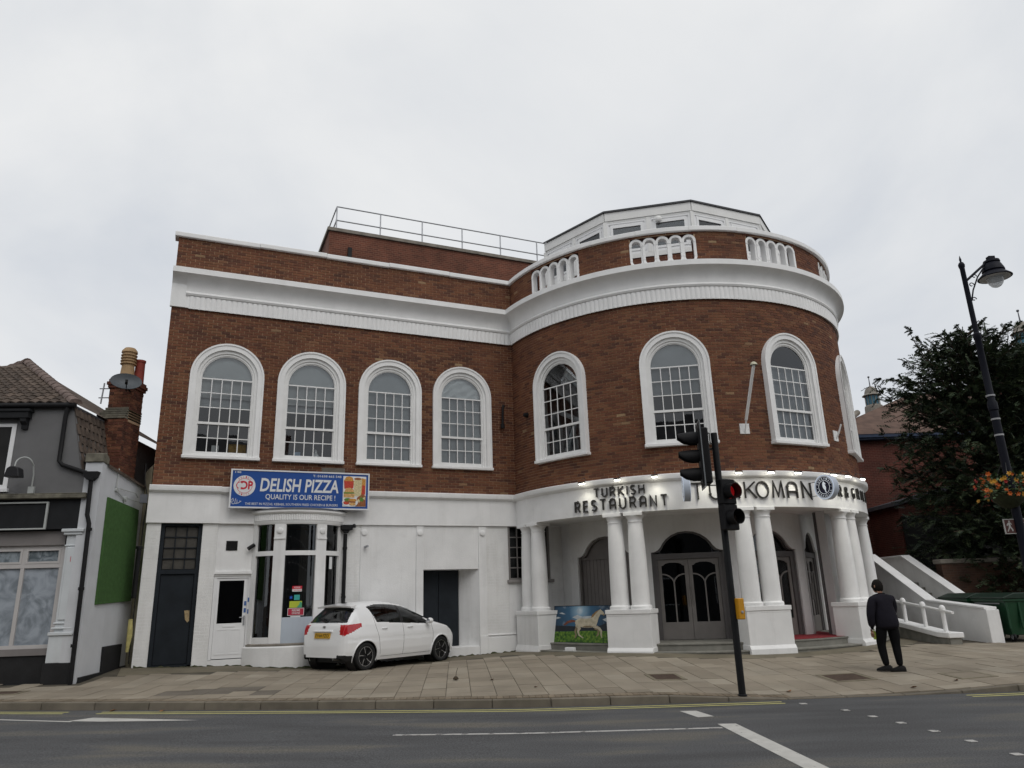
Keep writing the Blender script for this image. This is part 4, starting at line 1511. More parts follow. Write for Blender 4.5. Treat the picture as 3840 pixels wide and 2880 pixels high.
# ------------------------------------------------------------------ roof level
# white many-sided roof pavilion
PV, PRR, PZ = [-65 + 35.3 * k for k in range(6)], 4.17, 12.70
mat('roof_felt', (0.035, 0.036, 0.04), rough=.7, var=.15)
q = MB()
top = [DP(t_, PZ + .04, PRR + .07) for t_ in PV]
bot = [DP(t_, PZ - .03, PRR + .09) for t_ in PV]
q.add(top + bot, [tuple(range(6))] + [(i, i + 6, i + 7, i + 1) for i in range(5)])
pav = q.build('roof_pavilion', 'roof_felt', bld)
mat('pav_panel', (0.76, 0.76, 0.745), rough=.5, var=.04, scale=2, streak=.1, streakcol=(.35, .33, .3))
bulk = None
for i in range(5):
    p0, p1 = DP(PV[i], 0, PRR), DP(PV[i + 1], 0, PRR)
    L_ = (p1 - p0).length
    A_ = (p1 - p0).normalized()
    F = Fr(p0, A_, V((A_.y, -A_.x, 0)))
    q = MB()
    q.fbox(F, 0.0, L_, 12.40, PZ - .03, -.06, .05)
    q.fbox(F, 0.01, L_ - .01, 12.34, 12.40, -.06, .02)
    q.build('pavilion_fascia', 'pav_panel', pav)
    q = MB(); q.fbox(F, 0.0, L_, 11.10, 11.24, -.06, .03); q.build('pavilion_sill', 'pav_panel', pav)
    q = MB()
    for a in (.0, L_ / 2):
        q = MB(); q.fbox(F, a - .055, a + .055, 11.24, 12.38, -.05, .035); q.build('pavilion_post', 'pav_panel', pav)
    q = MB(); q.fbox(F, 0, L_, 10.05, 11.10, -.06, .0); q.build('pavilion_base', 'far_brick', pav)
    for a0, a1 in ((.055, L_ / 2 - .055), (L_ / 2 + .055, L_ - .055)):
        q = MB()
        q.strip(F, [(a0, 11.24), (a1, 11.24), (a1, 12.34), (a0, 12.34)], [(a0 + .05, 11.29), (a1 - .05, 11.29), (a1 - .05, 12.28), (a0 + .05, 12.28)], -.04, .015, closed=True)
        q.strip(F, [(a0 + .10, 11.34), (a1 - .10, 11.34), (a1 - .10, 12.22), (a0 + .10, 12.22)], [(a0 + .17, 11.41), (a1 - .17, 11.41), (a1 - .17, 12.15), (a0 + .17, 12.15)], -.03, .02, closed=True)
        q.fbox(F, a0 + .05, a1 - .05, 12.22, 12.28, -.03, .0); q.fbox(F, a0 + .05, a1 - .05, 11.29, 11.34, -.03, .0)
        q.fbox(F, a0 + .05, a0 + .10, 11.29, 12.28, -.03, .0); q.fbox(F, a1 - .10, a1 - .05, 11.29, 12.28, -.03, .0)
        wn = q.build('window', 'upvc', pav)
        q = MB(); q.fbox(F, a0 + .16, a1 - .16, 11.40, 12.16, -.02, -.015); q.build('pane', 'glass', pav)
    q = MB(); q.fbox(F, .1, L_ - .1, 11.2, 12.35, -.5, -.45); q.build('interior', 'room_interior', pav)
    if i in (1, 3):
        q = MB()
        O = F(L_ * .28 if i == 3 else L_ * .62, 12.30 if i == 3 else 12.25, .03)
        q.lathe([(.08, 0), (.10, .03), (.10, .06), (.07, .09), (0, .10)], O, 16, ax=(F.A, V((0, 0, 1)), F.N))
        q.build('bulkhead_lamp', 'pav_panel', pav, smooth=40)

# brick block behind the wing with its guard rail
RB_ = 4.0
q = MB()
q.fbox(WING, -4.90, 8.0, 10.3, 14.08, -RB_ - 6, -RB_)
rear = q.build('rear_block', 'far_brick', bld)
q = MB()
q.fbox(WING, -4.97, 8.1, 14.08, 14.20, -RB_ - 6.1, -RB_ + .07)
q.build('rear_coping', 'stone_coping', bld)
q = MB(); q.fbox(WING, -4.25, -4.12, 10.4, 13.5, -RB_, -RB_ + .12); q.build('rear_downpipe', 'black_plastic', bld)
q = MB(); q.tube([WING(-1.2, 13.0, -RB_), WING(-1.2, 13.0, -RB_ + .25), WING(-1.2, 12.8, -RB_ + .3)], .07); q.build('overflow_pipe', 'black_plastic', bld)
rail = thing('roof_guard_rail', 'galvanised tube guard rail along the top of the rear brick roof', 'railing', WING(-4.63, 14.2, -RB_ - .25))
pts_ = [-4.63 + 1.57 * k for k in range(7)]
for s in pts_:
    q = MB(); q.tube([WING(s, 13.9, -RB_ - .25), WING(s, 15.2, -RB_ - .25)], .024, 8)
    q.lathe([(.034, -.03), (.034, .03)], WING(s, 14.66, -RB_ - .25), 8)
    q.build('post', 'galv', rail)
for z in (15.2, 14.66):
    q = MB(); q.tube([WING(-4.63, z, -RB_ - .25), WING(6.0, z, -RB_ - .25)], .024, 8); q.build('rail', 'galv', rail)
    q = MB(); q.tube([WING(-4.63, z, -RB_ - .25), WING(-4.63, z, -RB_ - 5)], .024, 8); q.build('rail', 'galv', rail)
for d_ in (1.6, 3.2):
    q = MB(); q.tube([WING(-4.63, 14.1, -RB_ - .25 - d_), WING(-4.63, 15.2, -RB_ - .25 - d_)], .024, 8); q.build('post', 'galv', rail)

# black pipe stubs on the brickwork
q = MB(); q.tube([WING(-.20, 7.13, .0), WING(-.26, 7.12, .09), WING(-.285, 7.0, .10), WING(-.30, 6.55, .10)], .035, 10)
q.lathe([(.06, 0), (.06, .12)], WING(-.30, 6.43, .10), 12)
q.build('wall_pipe', 'black_plastic', bld)
q = MB(); q.lathe([(.075, 0), (.06, .10), (.05, .12), (.0, .121)], dfr(-57.5)(0, 6.68, 0), 12, ax=(dfr(-57.5).A, V((0, 0, 1)), dfr(-57.5).N)); q.build('pipe_end', 'black_plastic', bld)
# downpipe with hopper head beside the bow window
q = MB(); q.tube([WING(-4.77, 3.36, .06), WING(-4.77, .3, .06)], .048, 12)
for z in (3.0, 1.8, .7): q.lathe([(.06, -.03), (.06, .03)], WING(-4.77, z, .06), 12)
q.build('downpipe', 'black_plastic', bld)
q = MB(); q.tube([WING(-6.98, 3.6, -.01), WING(-6.98, .7, -.01)], .028, 8); q.build('white_conduit', 'white_paint', bld)

# ------------------------------------------------------------------ lettering
def arc(cx_, cy_, rx, ry, a0, a1, n=8):
    return [(cx_ + rx * math.cos(R_(a0 + (a1 - a0) * i / n)), cy_ + ry * math.sin(R_(a0 + (a1 - a0) * i / n))) for i in range(n + 1)]


GL = {
    'T': (.66, [[(0, 1), (.66, 1)], [(.33, 1), (.33, 0)]]),
    'U': (.66, [[(0, 1), (0, .33)] + arc(.33, .33, .33, .33, 180, 360) + [(.66, 1)]]),
    'R': (.62, [[(0, 0), (0, 1), (.34, 1)] + arc(.34, .74, .26, .26, 90, -90) + [(0, .48)], [(.32, .48), (.62, 0)]]),
    'K': (.64, [[(0, 0), (0, 1)], [(.62, 1), (.02, .44)], [(.19, .60), (.64, 0)]]),
    'I': (.02, [[(.01, 0), (.01, 1)]]),
    'S': (.58, [arc(.29, .745, .27, .255, 35, 270, 10) + arc(.29, .245, .29, .245, 90, -145, 10)]),
    'H': (.64, [[(0, 0), (0, 1)], [(.64, 0), (.64, 1)], [(0, .52), (.64, .52)]]),
    'E': (.52, [[(.52, 1), (0, 1), (0, 0), (.52, 0)], [(0, .52), (.46, .52)]]),
    'A': (.62, [[(0, 0), (0, .69)] + arc(.31, .69, .31, .31, 180, 0) + [(.62, 0)], [(0, .40), (.62, .40)]]),
    'N': (.62, [[(0, 0), (0, 1), (.62, 0), (.62, 1)]]),
    'O': (.72, [arc(.36, .5, .36, .5, 0, 360, 24)]),
    'M': (.76, [[(0, 0), (.10, 1), (.38, .12), (.66, 1), (.76, 0)]]),
    'G': (.64, [arc(.36, .5, .34, .5, 50, 320, 14) + [(.62, .46), (.40, .46)]]),
    'L': (.50, [[(0, 1), (0, 0), (.50, 0)]]),
    'B': (.60, [[(0, 0), (0, 1), (.32, 1)] + arc(.32, .76, .24, .24, 90, -90) + [(0, .52)], [(.32, .52)] + arc(.32, .26, .28, .26, 90, -90) + [(0, 0)]]),
    '&': (.66, [[(.66, 0), (.16, .66)] + arc(.32, .80, .19, .19, 200, -30, 8) + [(.30, .54), (.08, .36)] + arc(.27, .25, .26, .25, 150, 330, 8) + [(.64, .46)]]),
}


def offset_line(pl, t_):
    n = len(pl)
    closed = n > 3 and abs(pl[0][0] - pl[-1][0]) < 1e-6 and abs(pl[0][1] - pl[-1][1]) < 1e-6
    L_, R2 = [], []
    for i in range(n):
        p = V(pl[i])
        if closed and i in (0, n - 1):
            a, b_ = V(pl[n - 2]), V(pl[1])
        else:
            a = V(pl[i - 1]) if i else None
            b_ = V(pl[i + 1]) if i < n - 1 else None
        d1 = (p - a).normalized() if a is not None else (b_ - p).normalized()
        d2 = (b_ - p).normalized() if b_ is not None else d1
        n1 = V((-d1.y, d1.x)); n2 = V((-d2.y, d2.x))
        m_ = n1 + n2
        m_ = m_.normalized() if m_.length > 1e-6 else n1
        k_ = min(2.2, 1 / max(.3, m_.dot(n1)))
        L_.append(tuple(p + m_ * (t_ / 2 * k_))); R2.append(tuple(p - m_ * (t_ / 2 * k_)))
    return L_, R2, closed


def stroke_letter(mb, ch, mapf, a0, b0, wsc, h, t_, c0, c1):
    w_, strokes = GL[ch]
    for si, pl in enumerate(strokes):
        pl = [(a0 + x_ * wsc, b0 + y_ * h) for x_, y_ in pl]
        lo, ro_, cl = offset_line(pl, t_)
        if cl: lo, ro_ = lo[:-1], ro_[:-1]
        mb.strip(mapf, lo, ro_, c0, c1 + .0007 * si, closed=cl)


def dmapf(th0):
    return lambda a, b_, c_: DP(th0 + math.degrees(a / 5.5), b_, 5.5 + c_)


mat('letter_black', (0.022, 0.02, 0.018), rough=.4, var=.1)


def sign_line(parent, text, th0, th1, z0, h, t_, wfac=1.0, c=(.015, .055)):
    f_ = dmapf(th0)
    tot = R_(th1 - th0) * 5.5
    ws = [GL[ch][0] if ch != ' ' else .3 for ch in text]
    sm = sum(ws) * h * wfac
    gap = (tot - sm) / max(1, len(text) - 1)
    a = 0
    for ch, w_ in zip(text, ws):
        if ch != ' ':
            q = MB()
            stroke_letter(q, ch, f_, a, z0, h * wfac, h, t_, *c)
            q.build('letter', 'letter_black', parent)
        a += w_ * h * wfac + gap


sg = thing('fascia_lettering', 'two rows of black raised capital letters at the left end of the round fascia', 'sign', DP(-26, 3.7, 5.52), 'lettering on the round fascia')
sign_line(sg, 'TURKISH', -32.8, -19.2, 4.045, .212, .033, .92)
sign_line(sg, 'RESTAURANT', -38.8, -13.6, 3.71, .258, .037, .86)
sg = thing('fascia_lettering', 'large thin black letters mid fascia, partly behind the traffic light', 'sign', DP(9, 3.8, 5.52), 'lettering on the round fascia')
for ch, th in zip('TURKOMAN', (-7.4, -2.9, 1.75, 6.0, 9.1, 13.5, 18.0, 22.65)):
    q = MB()
    wv = {'O': .43, 'M': .40}.get(ch, .44)
    stroke_letter(q, ch, dmapf(th), 0, 3.81, wv, .395, .034, .015, .055)
    q.build('letter', 'letter_black', sg)
sg = thing('fascia_lettering', 'short black raised lettering at the far right of the fascia behind the round sign', 'sign', DP(45, 3.9, 5.52), 'lettering on the round fascia')
sign_line(sg, 'BAR', 30.5, 38.3, 3.905, .265, .034, .78)
sign_line(sg, '&', 40.3, 42.6, 3.905, .265, .029, .85)
sign_line(sg, 'GRILL', 44.6, 58.9, 3.905, .265, .027, .85)

# text from the built-in face


def text_poly(body, bold=0.0, shear=0.0, res=3):
    cu = bpy.data.curves.new('t', 'FONT')
    cu.body = body; cu.size = 1; cu.offset = bold; cu.shear = shear; cu.resolution_u = res
    ob = bpy.data.objects.new('t', cu)
    COL.objects.link(ob)
    dg = bpy.context.evaluated_depsgraph_get()
    me = bpy.data.meshes.new_from_object(ob.evaluated_get(dg))
    vs_ = [(v.co.x, v.co.y) for v in me.vertices]
    fs = [tuple(p.vertices) for p in me.polygons]
    bpy.data.objects.remove(ob); bpy.data.meshes.remove(me); bpy.data.curves.remove(cu)
    return vs_, fs


def text_fit(mb, body, mapf, a0, a1, b0, b1, c, bold=0.0, shear=0.0, mat_=0):
    vs_, fs = text_poly(body, bold, shear)
    if not vs_: return
    x0 = min(v[0] for v in vs_); x1 = max(v[0] for v in vs_); y0 = min(v[1] for v in vs_); y1 = max(v[1] for v in vs_)
    P = [mapf(a0 + (a1 - a0) * (v[0] - x0) / (x1 - x0), b0 + (b1 - b0) * (v[1] - y0) / max(1e-6, (y1 - y0)), c) for v in vs_]
    mb.add(P, fs, mat_)


def disc_pts(cx_, cy_, r, n=28, ry=None):
    return [(cx_ + r * math.cos(2 * PI * i / n), cy_ + (ry or r) * math.sin(2 * PI * i / n)) for i in range(n)]


# ------------------------------------------------------------------ long blue shop sign
mat('sign_blue', (0.012, 0.07, 0.30), rough=.35, var=.05, scale=2)
mat('sign_white', (0.72, 0.73, 0.74), rough=.4, var=.03)
mat('sign_red', (0.55, 0.02, 0.04), rough=.4, var=.04)
mat('food_red', (0.50, 0.05, 0.025), rough=.5, var=.3, scale=30)
mat('food_gold', (0.55, 0.26, 0.05), rough=.5, var=.5, scale=45)
mat('food_bun', (0.60, 0.35, 0.13), rough=.5, var=.4, scale=30)
mat('food_green', (0.10, 0.22, 0.03), rough=.5, var=.5, scale=60)
mat('food_cream', (0.60, 0.52, 0.30), rough=.5, var=.35, scale=50)
mat('food_brown', (0.28, 0.10, 0.03), rough=.5, var=.5, scale=60)
SG = Fr(WING(-7.65, 3.95, .30), WING.A, WING.N)
SW, SH = 3.415, .955
bs = thing('shop_sign', 'long blue pizza shop sign with white lettering above the bow window', 'sign', WING(-5.94, 3.95, .25))
q = MB(); q.fbox(SG, .02, SW - .02, .02, SH - .02, -.05, -.004); q.build('board', 'sign_blue', bs)
q = MB(); q.strip(SG, [(0, 0), (SW, 0), (SW, SH), (0, SH)], [(.035, .035), (SW - .035, .035), (SW - .035, SH - .035), (.035, SH - .035)], -.06, .012, closed=True); q.build('frame', 'sign_white', bs)
q = MB()
for s in (.3, 1.7, 3.1): q.fbox(SG, s - .03, s + .03, .55, .62, -.28, -.05)
q.build('bracket', 'black_metal', bs)


def ln(name, body, a0, a1, b0, b1, bold, shear=0, m='sign_white', c=.001):
    q = MB(); text_fit(q, body, SG, a0 * SW, a1 * SW, b0 * SH, b1 * SH, c, bold, shear); return q.build(name, m, bs)


ln('lettering', 'DELISH PIZZA', .203, .767, .435, .790, .022, .12)
ln('lettering', 'QUALITY IS OUR RECIPE !', .245, .745, .215, .375, .010)
ln('lettering', 'THE BEST IN PIZZAS, KEBABS, SOUTHERN FRIED CHICKEN & BURGERS', .108, .765, .075, .145, .004)
ln('lettering', '148', .028, .068, .895, .945, .004)
ln('lettering', 'T: 01638 665 548', .575, .785, .855, .915, .006)
q = MB(); q.poly(SG, disc_pts(.33, .545, .255, 40), -.003, .0015); q.build('logo_disc', 'sign_white', bs)
q = MB()
q.strip(SG, disc_pts(.33, .545, .183, 36), disc_pts(.33, .545, .173, 36), -.003, .003, closed=True)
for i, ch in enumerate('DELISH'):
    an = R_(128 - 15.2 * i)
    f_ = lambda a, b_, c_, an=an: SG(.33 + .195 * math.cos(an) + a * math.sin(an) + b_ * math.cos(an), .545 + .195 * math.sin(an) - a * math.cos(an) + b_ * math.sin(an), c_)
    text_fit(q, ch, f_, -.015, .015, 0, .042, .003)
for i, ch in enumerate('PIZZA'):
    an = R_(-118 + 14 * i)
    f_ = lambda a, b_, c_, an=an: SG(.33 + .238 * math.cos(an) - a * math.sin(an) - b_ * math.cos(an), .545 + .238 * math.sin(an) + a * math.cos(an) - b_ * math.sin(an), c_)
    text_fit(q, ch, f_, -.015, .015, 0, .042, .003)
text_fit(q, 'DP', SG, .245, .525, .455, .665, .004, .035)
q.strip(SG, arc(.235, .555, .10, .09, 60, 250, 12), arc(.235, .555, .082, .072, 60, 250, 12), .001, .004)
q.build('logo_print', 'sign_red', bs)
q = MB(); q.poly(SG, disc_pts(.255, .555, .05, 16), .003, .0055); q.build('logo_slice', 'sign_white', bs)
q = MB()
for pl in ([(.06, .155), (.075, .10), (.11, .095), (.135, .12), (.14, .19), (.15, .23)], [(.135, .12), (.165, .10), (.185, .13), (.18, .20)], [(.185, .12), (.21, .115), (.25, .15), (.275, .165), (.235, .17)], [(.04, .13), (.05, .20), (.09, .23), (.10, .17), (.08, .155)]):
    lo, ro_, cl = offset_line(pl, .011); q.strip(SG, lo, ro_, 0, .002)
q.build('halal_script', 'sign_white', bs)
# printed food picture
x0, x1, y0, y1 = .80 * SW, .975 * SW, .085, .87
pw, ph = x1 - x0, y1 - y0
FP = lambda a, b_, c_: SG(x0 + a * pw, y0 + b_ * ph, c_)
pic = MB().poly(FP, [(0, 0), (1, 0), (1, 1), (0, 1)], -.002, .002).build('food_picture', 'sign_white', bs)
FOOD = [('food_red', [(.06, .58), (.44, .60), (.47, .84), (.03, .84)]), ('food_gold', [(.02, .84), (.46, .84), (.40, .96), (.25, 1.0), (.12, .97)]),
        ('food_gold', [(.72, .38), (.97, .42), (.98, .92), (.80, .95)]), ('food_red', [(.80, .38), (.96, .40), (.96, .70), (.84, .72)]),
        ('food_cream', [(.50, .35), (.78, .33), (.82, .88), (.70, .96), (.52, .94), (.45, .80)]), ('food_brown', disc_pts(.63, .92, .16, 16, .04)),
        ('food_bun', [(.05, .46), (.48, .46), (.46, .57), (.30, .62), (.12, .60)]), ('food_green', [(.04, .42), (.50, .43), (.49, .47), (.03, .47)]), ('food_bun', [(.04, .30), (.50, .30), (.50, .42), (.04, .42)]),
        ('food_brown', [(.55, .01), (1.0, .01), (.99, .36), (.85, .42), (.62, .30)]), ('food_green', [(.70, .20), (.86, .16), (.92, .26), (.78, .33)]), ('food_cream', [(.62, .18), (.72, .13), (.75, .20), (.66, .26)]), ('food_cream', [(.86, .28), (.97, .22), (.95, .34)]),
        ('sign_white', disc_pts(.32, .14, .34, 26, .145)), ('food_green', disc_pts(.22, .22, .16, 14, .06)), ('food_gold', disc_pts(.42, .21, .18, 14, .055)), ('food_red', disc_pts(.16, .12, .13, 14, .06)), ('food_brown', [(.10, .14), (.55, .12), (.56, .17), (.10, .19)]), ('food_bun', disc_pts(.42, .08, .15, 14, .05))]
for i, (m_, pl) in enumerate(FOOD):
    MB().poly(FP, pl, .001, .0024 + .0006 * i).build('printed_food', m_, pic)

# stickers on the bow window's middle pane
STK = thing('window_stickers', 'coloured delivery and payment stickers in the middle pane of the bow window', 'stickers', BW(0, 1.4, BRAD))
mat('teal_print', (0.05, 0.36, 0.33), rough=.4); mat('lime_print', (0.45, 0.52, 0.05), rough=.4); mat('green_print', (0.07, 0.35, 0.2), rough=.4)
mat('crimson_print', (0.42, 0.03, 0.06), rough=.4); mat('blue_print', (0.02, 0.10, 0.5), rough=.4)
KF = Fr(BW(0, 0, BRAD - .028), WING.A, WING.N)


def stk(name, a0, a1, b0, b1, m, c=0.0):
    q = MB(); q.fbox(KF, a0, a1, b0, b1, c, c + .002); return q.build(name, m, STK)


stk('sticker', -.155, .075, 2.015, 2.085, 'sign_red'); stk('sticker', -.15, .07, 1.955, 2.013, 'sign_white')
q = MB(); text_fit(q, 'FOODHUB', KF, -.11, .03, 2.03, 2.07, .004, .01); q.build('print', 'sign_white', STK)
q = MB(); text_fit(q, 'ORDER ONLINE', KF, -.135, .055, 1.97, 2.0, .004, .01); q.build('print', 'sign_red', STK)
stk('sticker', -.10, .03, 1.76, 1.88, 'teal_print')
q = MB(); q.poly(KF, [(-.17 + (.045 if i % 2 else .02) * math.cos(PI * i / 6), 1.82 + (.05 if i % 2 else .022) * math.sin(PI * i / 6)) for i in range(12)], 0, .002); q.build('sticker', 'blue_print', STK)
stk('sticker', -.20, .09, 1.585, 1.735, 'lime_print')
q = MB(); q.poly(KF, [(-.03, 1.588), (.088, 1.588), (.088, 1.70), (.04, 1.72), (.03, 1.66)], .001, .004); q.build('print', 'green_print', STK)
stk('sticker', -.235, .145, 1.405, 1.575, 'sign_white'); stk('print', -.225, .135, 1.415, 1.565, 'crimson_print', .001)
q = MB(); text_fit(q, 'FEEDME', KF, -.135, .05, 1.50, 1.545, .005, .012); text_fit(q, 'ONLINE', KF, -.135, .05, 1.44, 1.485, .005, .012); q.build('print', 'sign_white', STK)
stk('sticker', -.165, .065, 1.275, 1.395, 'sign_white')
q = MB(); q.fbox(KF, -.15, .05, 1.345, 1.37, .002, .004); q.fbox(KF, -.13, .045, 1.30, 1.315, .002, .004); q.build('print', 'crimson_print', STK)
q = MB(); q.fbox(Fr(BW(38, 0, BRAD - .02), (BW(39, 0, 1) - BW(38, 0, 1)).normalized(), (BW(38, 0, 2) - BW(38, 0, 1)).normalized()), -.05, .05, 2.48, 2.78, 0, .003); q.build('sticker', 'sign_white', STK)

# ------------------------------------------------------------------ projecting round signs
mat('disc_navy', (0.008, 0.010, 0.03), rough=.25, var=.1)
mat('disc_rim', (0.55, 0.62, 0.74), rough=.3, var=.05, emit=((0.75, 0.85, 1.0), 0.22))
mat('disc_side', (0.45, 0.50, 0.58), rough=.3, var=.05)
mat('disc_white', (0.70, 0.74, 0.80), rough=.3, emit=((0.8, 0.88, 1.0), 0.25))


def round_sign(th, label, rc=5.985, zc=4.03):
    F0 = dfr(th, rc)
    t_ = thing('round_sign', label, 'sign', F0(0, zc - .3, 0), 'projecting round signs')
    q = MB()
    ax = (F0.N, V((0, 0, 1)), -F0.A)
    q.lathe([(.285, -.075), (.305, -.07), (.305, .07), (.285, .075)], F0(0, zc, 0), 40, ax=ax)
    q.build('drum', 'disc_side', t_, smooth=40)
    for sd in (-1, 1):     # left and right face
        FF = Fr(F0(0, zc, 0) - F0.A * (.076 * sd), F0.N * sd, -F0.A * sd)
        q = MB(); q.strip(FF, disc_pts(0, 0, .300, 40), disc_pts(0, 0, .270, 40), -.004, .006, closed=True); q.build('rim', 'disc_rim', t_, smooth=30)
        q = MB(); q.poly(FF, disc_pts(0, 0, .272, 40), -.004, .002); q.build('face', 'disc_navy', t_)
        q = MB()
        q.strip(FF, disc_pts(0, 0, .258, 40), disc_pts(0, 0, .250, 40), 0, .0045, closed=True)
        q.strip(FF, disc_pts(0, 0, .168, 36), disc_pts(0, 0, .158, 36), 0, .0045, closed=True)
        for i, ch in enumerate('TURKOMAN'):
            an = R_(157 - 19.2 * i)
            f_ = lambda a, b_, c_, an=an: FF(.186 * math.cos(an) + a * math.sin(an) + b_ * math.cos(an), .186 * math.sin(an) - a * math.cos(an) + b_ * math.sin(an), c_)
            text_fit(q, ch, f_, -.020, .020, 0, .046, .004, .005)
        for i, ch in enumerate('BAR&GRILL'):
            an = R_(-153 + 15.7 * i)
            f_ = lambda a, b_, c_, an=an: FF(.234 * math.cos(an) - a * math.sin(an) - b_ * math.cos(an), .234 * math.sin(an) + a * math.cos(an) - b_ * math.sin(an), c_)
            text_fit(q, ch, f_, -.016 if ch != 'I' else -.004, .016 if ch != 'I' else .004, 0, .044, .004, .005)
        for an in (-2, 182):
            q.poly(FF, [(.21 * math.cos(R_(an)) + .008 * math.cos(k * PI / 4), .21 * math.sin(R_(an)) + .008 * math.sin(k * PI / 4)) for k in range(8)], 0, .004)
        horse = [(-.005, .145), (.012, .128), (.030, .108), (.055, .075), (.058, .062), (.045, .058), (.028, .062), (.022, .055), (.040, .030), (.052, .002), (.054, -.030), (.046, -.055), (.040, -.075), (.044, -.100), (.052, -.125), (.056, -.142), (.035, -.135), (.018, -.115), (.016, -.085), (.0, -.062), (-.020, -.040), (-.036, -.010), (-.046, .030), (-.047, .070), (-.036, .105), (-.018, .128)]
        q.poly(FF, horse, 0, .004)
        q.build('print', 'disc_white', t_)
    q = MB()
    for z in (zc + .17, zc - .17):
        q.tube([dfr(th, 5.5)(0, z, 0), dfr(th, rc - .2)(0, z, 0)], .010, 6)
    q.build('bracket', 'galv', t_)


round_sign(26.0, 'round navy projecting sign with white horse emblem, seen nearly face on')
round_sign(-9.0, 'round projecting sign seen edge on beside the traffic light')

# ------------------------------------------------------------------ flood lamps along the fascia
mat('lamp_lit', (1, 1, .9), rough=.4, var=0, emit=((1.0, 0.95, 0.80), 14.0))
mat('lamp_body', (0.09, 0.09, 0.095), rough=.4, metal=.5, var=.1)
LT = [-34.8, -25.2, -16.0, -3.8, 3.9, 12.1, 19.6, 31.7, 37.9, 46.3]
WH = ['first', 'second', 'third', 'fourth', 'fifth', 'sixth', 'seventh', 'eighth', 'ninth', 'last']
for i, th in enumerate(LT):
    F = dfr(th, 5.5)
    t_ = thing('flood_lamp', '%s small lit flood lamp from the left above the round fascia' % WH[i], 'lamp', F(0, 4.47, .15), 'small flood lamps over the round fascia')
    q = MB(); q.tube([F(0, 4.49, .08), F(0, 4.56, .16), F(0, 4.50, .30)], .008, 6); q.build('arm', 'lamp_body', t_)
    up = V((0, 0, 1)); tilt = R_(-50)
    NN = (F.N * math.cos(tilt) * -0.35 + up * -1).normalized()      # lamp looks down and back to the wall
    YY = F.A.cross(NN).normalized()
    O = F(0, 4.42, .31)
    q = MB()
    P = [O + F.A * (sx * .075) + YY * (sy * .055) + NN * (sz * .02) for sz in (-1, 1) for sx, sy in ((-1, -1), (1, -1), (1, 1), (-1, 1))]
    q.add(P, MB.BF); q.build('housing', 'lamp_body', t_)
    q = MB()
    P = [O + F.A * (sx * .058) + YY * (sy * .038) + NN * (.050 if sz > 0 else .015) for sz in (-1, 1) for sx, sy in ((-1, -1), (1, -1), (1, 1), (-1, 1))]
    q.add(P, MB.BF); q.build('lens', 'lamp_lit', t_)
    li = bpy.data.lights.new('flood_light', 'SPOT'); li.energy = 9; li.spot_size = R_(115); li.spot_blend = .8; li.color = (1, .96, .80); li.shadow_soft_size = .04
    lo_ = bpy.data.objects.new('flood_light', li); COL.objects.link(lo_); lo_.parent = t_
    m_ = Matrix.Translation(O + NN * .06 - WPOS[t_.name]) @ (-NN).to_track_quat('Z', 'Y').to_matrix().to_4x4()
    lo_.matrix_local = m_

# ------------------------------------------------------------------ flagpole and spare bracket
fp = thing('flagpole', 'short white flagpole leaning out from a square plate on the round brick wall', 'flagpole', dfr(8.3)(0, 5.45, 0))
F = dfr(8.3)
q = MB(); q.fbox(F, -.125, .125, 5.42, 5.68, .0, .02)
for sx in (-.1, .1):
    for z in (5.45, 5.55, 5.65): q.lathe([(.012, 0), (.012, .012)], F(sx, z, .02), 6, ax=(F.A, V((0, 0, 1)), F.N))
q.tube([F(0, 5.45, .02), F(0, 5.78, .17)], .022, 8)
q.build('bracket', 'white_clean', fp)
q = MB(); q.tube([F(0, 5.74, .15), F(0, 6.95, .90)], .038, 12); q.build('pole', 'white_clean', fp, smooth=40)
mat('cream', (0.55, 0.53, 0.40), rough=.5, var=.1)
q = MB(); q.lathe([(.085, 0), (.082, .03), (.06, .065), (.03, .085), (0, .09)], F(0, 6.94, .90), 16); q.lathe([(.0, 0), (.085, 0)], F(0, 6.94, .90), 16); q.build('finial', 'cream', fp, smooth=40)
F = dfr(41.7)
br = thing('flagpole_bracket', 'empty white flagpole bracket on the brick wall near the right edge', 'bracket', F(0, 5.45, 0))
q = MB(); q.fbox(F, -.12, .12, 5.42, 5.70, 0, .02); q.build('plate', 'white_clean', br)
q = MB(); q.tube([F(0, 5.50, .02), F(0, 5.62, .10), F(0, 5.85, .20)], .024, 8); q.build('socket', 'white_clean', br)


# ------------------------------------------------------------------ small fittings on the ground floor
def cctv(name, label, P, d, sz=1.0, m='black_plastic'):
    t_ = thing(name, label, 'camera', P)
    d = V(d).normalized()
    q = MB(); q.tube([P, P + d * .02 + WING.N * .08], .02, 8); q.build('mount', m, t_)
    O = P + WING.N * .10
    q = MB(); q.tube([O - d * .09 * sz, O + d * .09 * sz], .045 * sz, 8); q.build('body', m, t_, smooth=40)


cctv('security_camera', 'black security camera left of the bow window', WING(-7.05, 3.04, -.015), -WING.A + WING.N * .3 + V((0, 0, -.7)))
cctv('security_camera', 'small grey security camera on the blank white wall', WING(-4.23, 3.04, .0), WING.A * .5 + WING.N + V((0, 0, .2)), .7, 'galv')
fl_ = thing('wall_floodlight', 'black twin floodlight at the head of the downpipe', 'lamp', WING(-4.77, 3.5, .1))
q = MB(); q.fbox(WING, -4.90, -4.60, 3.46, 3.58, .02, .17); q.poly(WING, [(-4.86, 3.46), (-4.66, 3.46), (-4.71, 3.38), (-4.81, 3.38)], .02, .13); q.build('head', 'black_plastic', fl_, bevel=.01)
q = MB(); q.lathe([(.045, 0), (.05, .05), (.03, .09), (0, .1)], WING(-4.56, 3.52, .10), 12); q.build('sensor', 'black_plastic', fl_, smooth=40)
